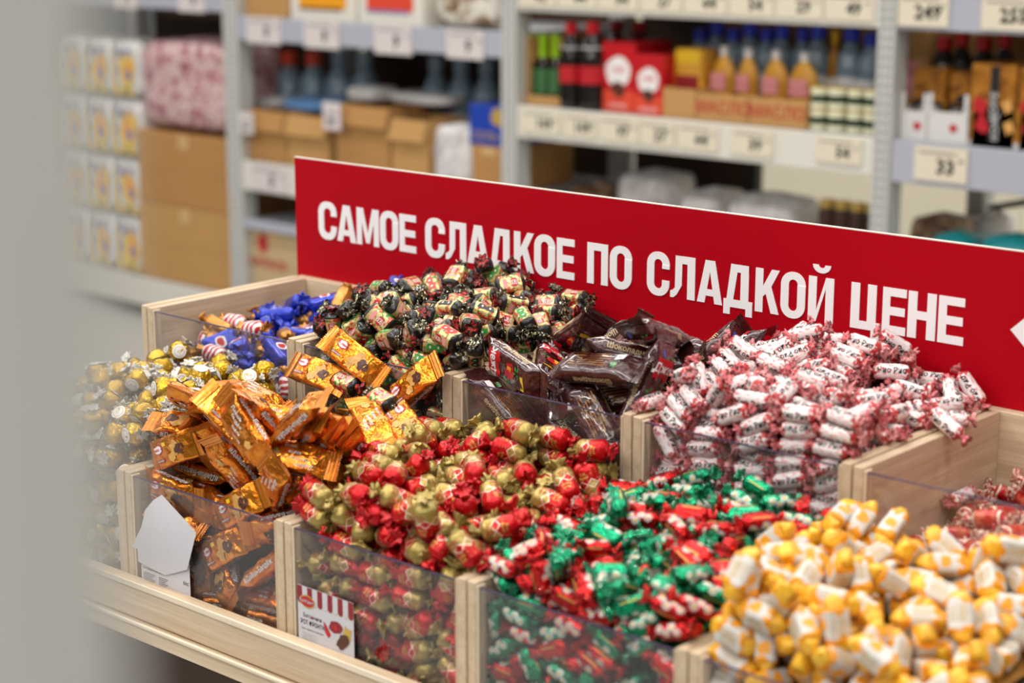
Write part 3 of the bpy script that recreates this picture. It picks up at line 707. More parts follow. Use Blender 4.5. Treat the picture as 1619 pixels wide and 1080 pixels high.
m = MB(); vs = [(-1.0603, 1.0579), (-1.018, 1.098), (-.976, 1.0579), (-1.018, 1.0175)]
m.add([(x - SO.x, -.0010, z - SO.z) for x, z in vs], [(3, 2, 1, 0)]); m.build('diamond_emblem', ['signwhite'], so)
# ------------------------------------------------------------------ price and ingredient cards
CO = Vector((-1.635, 1.4864, .676))
card = MB()
X0, X1, Z0, Z1 = -1.686, -1.5838, .628, .7445
card.box((X0 - CO.x, -.0003, Z0 - CO.z), (X1 - CO.x, .0, Z1 - CO.z - .0), 0)
cf = lambda lift=.0006: (lambda x, y: (x - CO.x, -lift, y - CO.z))
W_ = (X1 - X0) / 11
for k in range(11):
    mi = 1 if k % 2 == 0 else 0
    xa, xb = X0 + k * W_, X0 + (k + 1) * W_
    zb = Z1 - .0185
    pts = [(xa, Z1 - .0002), (xa, zb)] + [((xa + xb) / 2 + W_ / 2 * math.cos(a), zb - W_ * .55 * math.sin(a)) for a in (PI * .75, PI * .5, PI * .25)] + [(xb, zb), (xb, Z1 - .0002)]
    put_poly(card, [(x, y - .0000) for x, y in [(p[0], p[1] - .0008) for p in pts[1:-1]]], cf(.0005), 5)
    put_poly(card, pts, cf(.0007), mi)
put_poly(card, [(p[0] * 1.0 + X0 + .0185, p[1] + Z1 - .019) for p in blob(20, .0145, 2, .05, .58)], cf(.0010), 5)
put_poly(card, [(p[0] + X0 + .0185, p[1] + Z1 - .019) for p in blob(20, .0130, 2, .05, .52)], cf(.0013), 2)
put_text(card, 'РотФронт', .0058, lambda x, y: cf(.0016)(x + X0 + .0185, y + Z1 - .019), 0, .02)
put_text(card, 'Батончики', .0075, lambda x, y: cf()(x + X0 + .027, y + Z1 - .0385), 4, .005, sx=.9)
put_text(card, 'РОТ ФРОНТ®', .0085, lambda x, y: cf()(x + X0 + .0275, y + Z1 - .0480), 4, .02, sx=.8)
put_text(card, 'Срок годности 7 месяцев', .0033, lambda x, y: cf()(x + X0 + .0262, y + Z1 - .0565), 4, .005)
rr = random.Random(4)
for k in range(5):
    card.add([cf()(X0 + .007, Z1 - .0625 - k * .0026), cf()(X0 + .007 + rr.uniform(.015, .036), Z1 - .0625 - k * .0026), cf()(X0 + .007 + .03, Z1 - .0629 - k * .0026), cf()(X0 + .007, Z1 - .0629 - k * .0026)], [(0, 1, 2, 3)], 6)
put_poly(card, blob(9, .0028, 3, .4), cf(), 4, X0 + .0105, Z1 - .0795); put_text(card, 'ТР ТС 021', .0042, lambda x, y: cf()(x + X0 + .022, y + Z1 - .083), 4, .01)
put_text(card, 'ЕАС', .0058, lambda x, y: cf()(x + X0 + .057, y + Z1 - .0880), 4, .02)
for k in range(3): put_poly(card, blob(8, .0024, k, .3), cf(), 7, X0 + .067 + k * .008, Z1 - .0745)
# picture of the sweets on the card
put_poly(card, [(-.0075, .009), (-.002, .006), (.0065, -.006), (.002, -.011), (-.004, -.006)], cf(), 2, X0 + .0545, Z1 - .047)
put_poly(card, blob(14, .0125, 5, .12, .62), cf(.0008), 1, X0 + .0700, Z1 - .0405, .05); put_poly(card, blob(4, .0050, 5, .05, .9), cf(.0011), 2, X0 + .0700, Z1 - .0405)
put_poly(card, blob(10, .0085, 8, .3, 1.2), cf(.0009), 5, X0 + .0900, Z1 - .0445); put_poly(card, blob(14, .0135, 9, .15, .62), cf(.0012), 3, X0 + .0830, Z1 - .0560, -.7 + 1.5)
co = card.build('product_card', ['paper', 'darkred', 'redprint', 'brownprint', 'black', 'goldprint', 'greyprint', 'blueprint'], None, False, CO)
tag(co, 'white product card with red striped awning print in front of red and gold sweets', 'price card')
# half torn card in front of the wafer bars: lower part printed, upper part folded forward
DO = Vector((-1.95, 1.4864, .676)); card = MB(); df = lambda x, y, l=.0: (x - DO.x, -l, y - DO.z)
card.box((-2.0087 - DO.x, -.0003, .63 - DO.z), (-1.9026 - DO.x, .0, .742 - DO.z), 0)
put_text(card, 'Даёшь', .011, lambda x, y: df(x - 1.990, y + .698, .0006), 1, .01)
put_text(card, 'вафельные батончики', .0045, lambda x, y: df(x - 1.9795, y + .690, .0006), 2)
for k in range(6):
    for a, b in ((-2.004, -1.978), (-1.970, -1.950)):
        card.add([df(a, .684 - k * .0026, .0006), df(b - (k % 3) * .003, .684 - k * .0026, .0006), df(b - (k % 3) * .003, .6834 - k * .0026 - .0006, .0006), df(a, .6834 - k * .0026 - .0006, .0006)], [(0, 1, 2, 3)], 2)
put_text(card, 'ЕАС', .006, lambda x, y: df(x - 1.911, y + .688, .0006), 1, .02)
mo = card.build('product_card', ['paper', 'black', 'greyprint'], None, False, DO)
tag(mo, 'curled white card with torn blank flap in front of orange wafer bars', 'price card')
flap = MB()
out = [(-1.9032, .7113), (-1.877, .7708), (-1.9538, .8054), (-1.9700, .795), (-1.9850, .778), (-1.9919, .7537), (-2.0141, .7194), (-2.0042, .7189), (-2.0075, .6985), (-1.955, .690)]
out = [(x, z) for x, z in out]; cxy = (-1.945, .745)
vs, fs = [], []
NR = 6
for r_ in range(NR + 1):
    for p in out:
        k = r_ / NR; x = cxy[0] + (p[0] - cxy[0]) * k; z = cxy[1] + (p[1] - cxy[1]) * k
        d = .0016 + .010 * max(0, (z - .70) / .105) * (1 - max(0, (z - .70) / .105)) * 2.2 + .004 * max(0, (-1.955 - x) / .05) ** 2
        vs.append(df(x, z, d))
n = len(out)
for r_ in range(NR):
    for i in range(n): fs.append((r_ * n + i, (r_ + 1) * n + i, (r_ + 1) * n + (i + 1) % n, r_ * n + (i + 1) % n))
flap.add(vs, fs); flap.build('folded_flap', ['paper'], mo, True)
# ------------------------------------------------------------------ settled positions of the sweets and the list of groceries
BG = [
    ('carton', -5.262, -4.991, 1.1905, 1.319, 4.43, 'a', 'brown carton above the middle bay price tags, cut off at the top'),
    ('whitebox', -4.978, -4.649, 1.1905, 1.348, 4.43, 'orange', 'white box with orange print on the top middle shelf'),
    ('whitebox', -4.637, -4.334, 1.1905, 1.356, 4.43, 'red', 'white box with red print on the top middle shelf'),
    ('patbag', -4.294, -4.016, 1.1905, 1.364, 4.43, '', 'brown and white patterned bag in the middle bay of shelving'),
    ('carton_open', -5.231, -5.021, 0.6775, 0.86, 4.43, 'b', 'open brown cardboard carton, first from the left'),
    ('carton_open', -5.011, -4.797, 0.6775, 0.858, 4.43, 'a', 'open brown cardboard carton, second from the left'),
    ('carton_open', -4.758, -4.496, 0.6775, 0.913, 4.43, 'b', 'open brown cardboard carton, third from the left'),
    ('carton_open', -4.484, -4.318, 0.6775, 0.882, 4.43, 'a', 'open brown cardboard carton, fourth from the left'),
    ('whitebag', -4.318, -4.128, 0.6775, 0.883, 4.43, '', 'lumpy white bag in the middle bay of shelving'),
    ('carton', -4.118, -3.968, 0.6775, 0.823, 4.43, 'b', 'brown carton under the blue box beside the upright'),
    ('bluebox', -4.137, -3.977, 0.8235, 0.955, 4.44, '', 'blue box with yellow circle in the middle bay of shelving'),
    ('labelcard', -5.234, -5.144, 0.778, 0.856, 4.385, '', 'white card on the carton beside the upright'),
    ('labelcard', -4.776, -4.687, 0.827, 0.923, 4.385, '', 'white card between the two middle open cartons'),
    ('carton', -5.27, -4.949, 0.1695, 0.434, 4.42, 'beige', 'beige carton with red fragile print on the lowest deck'),
    ('carton', -5.886, -5.311, 0.1625, 0.459, 4.42, 'a', 'large brown carton at the bottom of the left bay'),
    ('carton', -5.876, -5.304, 0.461, 0.739, 4.42, 'b', 'large brown carton stacked under the pink pack'),
    ('pinkpack', -5.875, -5.291, 0.742, 1.101, 4.42, '', 'large pink printed pack in the left bay of shelving'),
    ('papertowel', -6.031, -5.859, 0.8531, 1.0821, 4.42, '', 'white pack with yellow and violet print, right column, top row of the stack'),
    ('papertowel', -6.22, -6.038, 0.8531, 1.0821, 4.42, '', 'white pack with yellow and violet print, middle column, top row of the stack'),
    ('papertowel', -6.407, -6.227, 0.8531, 1.0821, 4.42, '', 'white pack with yellow and violet print, left column, top row of the stack'),
    ('papertowel', -6.05, -5.864, 0.6229, 0.8519, 4.42, '', 'white pack with yellow and violet print, right column, second row of the stack'),
    ('papertowel', -6.232, -6.057, 0.6229, 0.8519, 4.42, '', 'white pack with yellow and violet print, middle column, second row of the stack'),
    ('papertowel', -6.421, -6.239, 0.6229, 0.8519, 4.42, '', 'white pack with yellow and violet print, left column, second row of the stack'),
    ('papertowel', -6.056, -5.868, 0.3927, 0.6217, 4.42, '', 'white pack with yellow and violet print, right column, third row of the stack'),
    ('papertowel', -6.244, -6.063, 0.3927, 0.6217, 4.42, '', 'white pack with yellow and violet print, middle column, third row of the stack'),
    ('papertowel', -6.425, -6.251, 0.3927, 0.6217, 4.42, '', 'white pack with yellow and violet print, left column, third row of the stack'),
    ('papertowel', -6.062, -5.873, 0.1625, 0.3915, 4.42, '', 'white pack with yellow and violet print, right column, bottom row of the stack'),
    ('papertowel', -6.247, -6.069, 0.1625, 0.3915, 4.42, '', 'white pack with yellow and violet print, middle column, bottom row of the stack'),
    ('papertowel', -6.43, -6.254, 0.1625, 0.3915, 4.42, '', 'white pack with yellow and violet print, left column, bottom row of the stack'),
    ('crate', -3.915, -3.743, 0.9705, 1.179, 4.43, '', 'cardboard crate holding green capped bottles in the cream railed bay of shelving'),
    ('greenbottle', -3.917, -3.874, 0.9775, 1.187, 4.47, '', 'dark bottle with lime green cap in cardboard crate on the upper shelf'),
    ('greenbottle', -3.869, -3.825, 0.9775, 1.189, 4.47, '', 'dark bottle with lime green cap in cardboard crate on the upper shelf'),
    ('greenbottle', -3.819, -3.773, 0.9775, 1.191, 4.47, '', 'dark bottle with lime green cap in cardboard crate on the upper shelf'),
    ('cola', -3.744, -3.671, 0.9705, 1.234, 4.44, '', 'dark cola bottle with red cap beside the tea boxes'),
    ('cola', -3.663, -3.581, 0.9705, 1.239, 4.44, '', 'dark cola bottle with red cap beside the tea boxes'),
    ('redbox', -3.588, -3.46, 0.9705, 1.181, 4.44, '', 'taller red tea box beside the cola bottles'),
    ('redbox', -3.454, -3.348, 0.9705, 1.149, 4.43, '', 'shorter red tea box beside the cardboard tray'),
    ('tray', -3.346, -3.227, 0.9705, 1.057, 4.43, '', 'cardboard tray holding the drink pack'),
    ('juicepack', -3.349, -3.244, 0.9775, 1.169, 4.48, '', 'yellow and dark red drink pack in the cream railed bay of shelving'),
    ('tray', -3.222, -3.045, 0.9705, 1.049, 4.43, 't', 'cardboard tray with red lettering under the left pouches'),
    ('tray', -3.04, -2.85, 0.9705, 1.049, 4.43, 't', 'cardboard tray with red lettering next to the cans'),
    ('pouch', -3.237, -3.161, 0.9775, 1.181, 4.49, '', 'golden sauce pouch with white cap, first from the left'),
    ('pouch', -3.147, -3.081, 0.9775, 1.18, 4.49, '', 'golden sauce pouch with white cap, second from the left'),
    ('pouch', -3.059, -2.978, 0.9775, 1.179, 4.49, '', 'golden sauce pouch with white cap, third from the left'),
    ('pouch', -2.969, -2.877, 0.9775, 1.177, 4.49, '', 'golden sauce pouch with white cap, fourth from the left'),
    ('can', -2.855, -2.803, 0.9705, 1.091, 4.44, '', 'cream can with dark green band, first from the left'),
    ('can', -2.799, -2.742, 0.9705, 1.093, 4.44, '', 'cream can with dark green band, second from the left'),
    ('can', -2.734, -2.686, 0.9705, 1.093, 4.44, '', 'cream can with dark green band, third from the left'),
    ('can', -2.682, -2.633, 0.9705, 1.093, 4.44, '', 'cream can with dark green band, fourth from the left'),
    ('bluecap', -3.373, -3.331, 0.9705, 1.221, 4.62, '', 'clear bottle with blue cap at the back of the shelf on the upper shelf'),
    ('bluecap', -3.315, -3.269, 0.9705, 1.238, 4.62, '', 'clear bottle with blue cap at the back of the shelf on the upper shelf'),
    ('bluecap', -3.253, -3.212, 0.9705, 1.226, 4.62, '', 'clear bottle with blue cap at the back of the shelf on the upper shelf'),
    ('bluecap', -3.196, -3.149, 0.9705, 1.241, 4.62, '', 'clear bottle with blue cap at the back of the shelf on the upper shelf'),
    ('bluecap', -3.133, -3.095, 0.9705, 1.231, 4.62, '', 'clear bottle with blue cap at the back of the shelf on the upper shelf'),
    ('bluecap', -3.084, -3.038, 0.9705, 1.24, 4.62, '', 'clear bottle with blue cap at the back of the shelf on the upper shelf'),
    ('bluecap', -3.007, -2.973, 0.9705, 1.236, 4.62, '', 'clear bottle with blue cap at the back of the shelf on the upper shelf'),
    ('bluecap', -2.96, -2.914, 0.9705, 1.246, 4.62, '', 'clear bottle with blue cap at the back of the shelf on the upper shelf'),
    ('oilbottle', -2.901, -2.863, 0.9705, 1.234, 4.62, '', 'amber oil bottle with yellow cap among blue caps in the cream railed bay of shelving'),
    ('bluecap', -2.848, -2.805, 0.9705, 1.243, 4.62, '', 'clear bottle with blue cap at the back of the shelf on the upper shelf'),
    ('bluecap', -2.784, -2.748, 0.9705, 1.232, 4.62, '', 'clear bottle with blue cap at the back of the shelf on the upper shelf'),
    ('redcapb', -3.699, -3.649, 0.9705, 1.235, 4.62, '', 'dark bottle with red cap at the back of the shelf on the upper shelf'),
    ('redcapb', -3.611, -3.566, 0.9705, 1.234, 4.62, '', 'dark bottle with red cap at the back of the shelf on the upper shelf'),
    ('wtray', -2.582, -2.473, 0.9705, 1.095, 4.43, 'r', 'white tray beside the perforated upright'),
    ('wtray', -2.469, -2.353, 0.9705, 1.099, 4.43, 'r', 'white tray with red mark next to the coffee boxes'),
    ('coffeepack', -2.566, -2.449, 0.9775, 1.158, 4.48, '', 'brown coffee pack in the tray beside the upright'),
    ('coffeepack', -2.441, -2.356, 0.9775, 1.151, 4.48, '', 'brown coffee pack in the tray next to the coffee boxes'),
    ('stackbox', -2.341, -2.213, 0.9705, 1.076, 4.43, '', 'brown coffee box, lower one of the left stack'),
    ('stackbox', -2.348, -2.22, 0.9705, 1.182, 4.43, '', 'brown coffee box, upper one of the left stack'),
    ('stackbox', -2.206, -2.072, 0.9705, 1.072, 4.43, '', 'brown coffee box, lower one of the right stack'),
    ('stackbox', -2.213, -2.08, 0.9705, 1.177, 4.43, '', 'brown coffee box, upper one of the right stack'),
    ('redcapb', -2.544, -2.502, 0.9705, 1.236, 4.6, '', 'dark bottle with red cap at the back of the shelf on the upper shelf'),
    ('redcapb', -2.489, -2.453, 0.9705, 1.249, 4.6, '', 'dark bottle with red cap at the back of the shelf on the upper shelf'),
    ('redcapb', -2.426, -2.386, 0.9705, 1.242, 4.6, '', 'dark bottle with red cap at the back of the shelf on the upper shelf'),
    ('redcapb', -2.366, -2.329, 0.9705, 1.251, 4.6, '', 'dark bottle with red cap at the back of the shelf on the upper shelf'),
    ('water', -5.36, -5.233, 0.6775, 1.052, 4.7, 'o', 'pale blue water bottle at the back of the shelf on the upper shelf'),
    ('water', -5.226, -5.101, 0.6775, 1.059, 4.7, 'o', 'pale blue water bottle at the back of the shelf on the upper shelf'),
    ('water', -5.081, -4.96, 0.6775, 1.07, 4.7, 'w', 'pale blue water bottle at the back of the shelf on the upper shelf'),
    ('water', -4.947, -4.829, 0.6775, 1.072, 4.7, 'w', 'pale blue water bottle at the back of the shelf on the upper shelf'),
    ('water', -4.589, -4.48, 0.6775, 1.073, 4.7, 'w', 'pale blue water bottle at the back of the shelf on the upper shelf'),
    ('water', -4.468, -4.361, 0.6775, 1.075, 4.7, 'w', 'pale blue water bottle at the back of the shelf on the upper shelf'),
    ('water', -4.349, -4.244, 0.6775, 1.076, 4.7, 'w', 'pale blue water bottle at the back of the shelf on the upper shelf'),
    ('bluepacket', -5.151, -4.901, 0.861, 0.901, 4.5, '', 'sky blue packet on open carton in the middle bay of shelving'),
    ('whitepacket', -4.802, -4.65, 0.914, 0.966, 4.5, '', 'white packet on the tall middle carton'),
    ('whitepacket', -4.665, -4.361, 0.914, 0.9540000000000001, 4.55, 'g', 'wide white packet lying on the right open carton'),
    ('whitepacket', -5.342, -5.207, 0.839, 0.891, 4.55, 'g', 'white and green packet beside the left upright'),
    ('whitesack', -3.689, -3.464, 0.4705, 0.771, 4.6, '', 'lumpy white bag left of the dark rear upright'),
    ('whitesack', -3.396, -3.236, 0.4705, 0.743, 4.55, '', 'lumpy white bag right of the dark rear upright'),
    ('whitesack', -3.224, -2.967, 0.4705, 0.75, 4.55, '', 'widest lumpy white bag low before the cream wall'),
    ('brownsack', -3.954, -3.689, 0.4705, 0.707, 4.6, '', 'dark brown bag at the left of the low shelf'),
    ('jarcrate', -2.869, -2.664, 0.4705, 0.763, 4.5, '', 'brown jar tray in the cream railed bay of shelving'),
    ('brownsack', -2.631, -2.483, 0.4705, 0.741, 4.6, '', 'dark brown bag beside the diagonal brace'),
    ('tealpack', -2.503, -2.37, 0.4705, 0.718, 4.5, '', 'narrower flat teal pack above the sign edge'),
    ('tealpack', -2.36, -2.17, 0.4705, 0.731, 4.5, '', 'wider flat teal pack at the right edge above the sign'),
    ('whitesack', -2.632, -2.473, 0.4705, 0.725, 4.8, '', 'lumpy white bag behind the teal packs'),
]
HEAPS = {"gold": [-2.354, -2.057, 1.4949999999999999, 1.7770000000000001, 0.632, 0.055, 0.05, [[-2.37, 1.5, 0.8], [-2.22, 1.5, 0.81], [-2.07, 1.5, 0.8], [-2.37, 1.62, 0.835], [-2.16, 1.64, 0.91], [-2.05, 1.62, 0.875], [-2.37, 1.77, 0.82], [-2.18, 1.77, 0.9], [-2.05, 1.77, 0.89]]], "orange": [-2.025, -1.728, 1.4949999999999999, 1.7770000000000001, 0.632, 0.075, 0.065, [[-2.02, 1.5, 0.8], [-1.9, 1.5, 0.82], [-1.76, 1.5, 0.81], [-2.02, 1.63, 0.86], [-1.88, 1.63, 0.87], [-1.73, 1.63, 0.845], [-2.02, 1.77, 0.885], [-1.88, 1.77, 0.955], [-1.73, 1.77, 0.95]]], "redgold": [-1.696, -1.411, 1.4949999999999999, 1.7770000000000001, 0.632, 0.058, 0.055, [[-1.7, 1.5, 0.8], [-1.55, 1.5, 0.805], [-1.42, 1.5, 0.8], [-1.7, 1.63, 0.84], [-1.55, 1.63, 0.85], [-1.42, 1.63, 0.83], [-1.7, 1.77, 0.88], [-1.58, 1.77, 0.9], [-1.42, 1.77, 0.865]]], "green": [-1.379, -1.094, 1.4949999999999999, 1.7770000000000001, 0.632, 0.048, 0.048, [[-1.38, 1.5, 0.8], [-1.24, 1.5, 0.82], [-1.1, 1.5, 0.8], [-1.38, 1.63, 0.85], [-1.24, 1.63, 0.885], [-1.1, 1.63, 0.87], [-1.38, 1.77, 0.87], [-1.24, 1.77, 0.915], [-1.1, 1.77, 0.9]]], "yellow": [-1.062, -0.777, 1.4949999999999999, 1.7770000000000001, 0.632, 0.055, 0.055, [[-1.06, 1.5, 0.81], [-0.93, 1.5, 0.86], [-0.8, 1.5, 0.83], [-1.06, 1.63, 0.84], [-0.93, 1.63, 0.9], [-0.8, 1.63, 0.89], [-1.06, 1.77, 0.85], [-0.93, 1.77, 0.91], [-0.8, 1.77, 0.9]]], "blue": [-2.361, -2.04, 1.7999999999999998, 2.116, 0.772, 0.055, 0.06, [[-2.37, 1.81, 0.8], [-2.2, 1.81, 0.905], [-2.07, 1.81, 0.94], [-2.37, 1.95, 0.82], [-2.2, 1.95, 0.935], [-2.06, 1.95, 0.97], [-2.37, 2.1, 0.85], [-2.2, 2.1, 0.95], [-2.06, 2.1, 0.965]]], "black": [-2.008, -1.721, 1.7999999999999998, 2.116, 0.772, 0.055, 0.055, [[-2.01, 1.81, 0.93], [-1.86, 1.81, 0.945], [-1.73, 1.81, 0.94], [-2.01, 1.96, 0.965], [-1.86, 1.96, 1.035], [-1.73, 1.96, 0.985], [-2.01, 2.09, 0.97], [-1.87, 2.09, 1.04], [-1.73, 2.09, 0.995]]], "brown": [-1.689, -1.409, 1.7999999999999998, 2.116, 0.772, 0.085, 0.075, [[-1.69, 1.81, 0.93], [-1.56, 1.81, 0.935], [-1.43, 1.81, 0.93], [-1.69, 1.96, 0.965], [-1.56, 1.96, 0.985], [-1.43, 1.96, 0.955], [-1.69, 2.09, 0.975], [-1.56, 2.09, 1.01], [-1.43, 2.09, 0.965]]], "pink": [-1.377, -1.089, 1.7999999999999998, 2.116, 0.772, 0.05, 0.05, [[-1.38, 1.81, 0.94], [-1.24, 1.81, 0.945], [-1.11, 1.81, 0.93], [-1.38, 1.96, 0.98], [-1.24, 1.96, 1.03], [-1.11, 1.96, 0.965], [-1.38, 2.09, 0.975], [-1.24, 2.09, 1.03], [-1.12, 2.09, 0.965]]], "red": [-1.057, -0.769, 1.7999999999999998, 2.116, 0.772, 0.055, 0.06, [[-1.06, 1.81, 0.8], [-0.93, 1.81, 0.89], [-0.8, 1.81, 0.9], [-1.06, 1.96, 0.82], [-0.93, 1.96, 0.9], [-0.8, 1.96, 0.91], [-1.06, 2.09, 0.86], [-0.93, 2.09, 0.91], [-0.8, 2.09, 0.91]]]}
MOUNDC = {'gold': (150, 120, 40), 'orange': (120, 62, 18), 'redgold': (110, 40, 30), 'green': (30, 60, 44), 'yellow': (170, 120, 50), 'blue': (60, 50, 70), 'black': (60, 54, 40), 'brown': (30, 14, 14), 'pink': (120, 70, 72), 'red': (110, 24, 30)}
STRAY = {'black': ('black ended sweet that slid off its heap, lying on the orange wafer bars', 'black ended sweets lying among the wafer bars'), 'gold': ('round gold sweet that rolled in among the orange wafer bars', 'gold sweets lying among the wafer bars')}
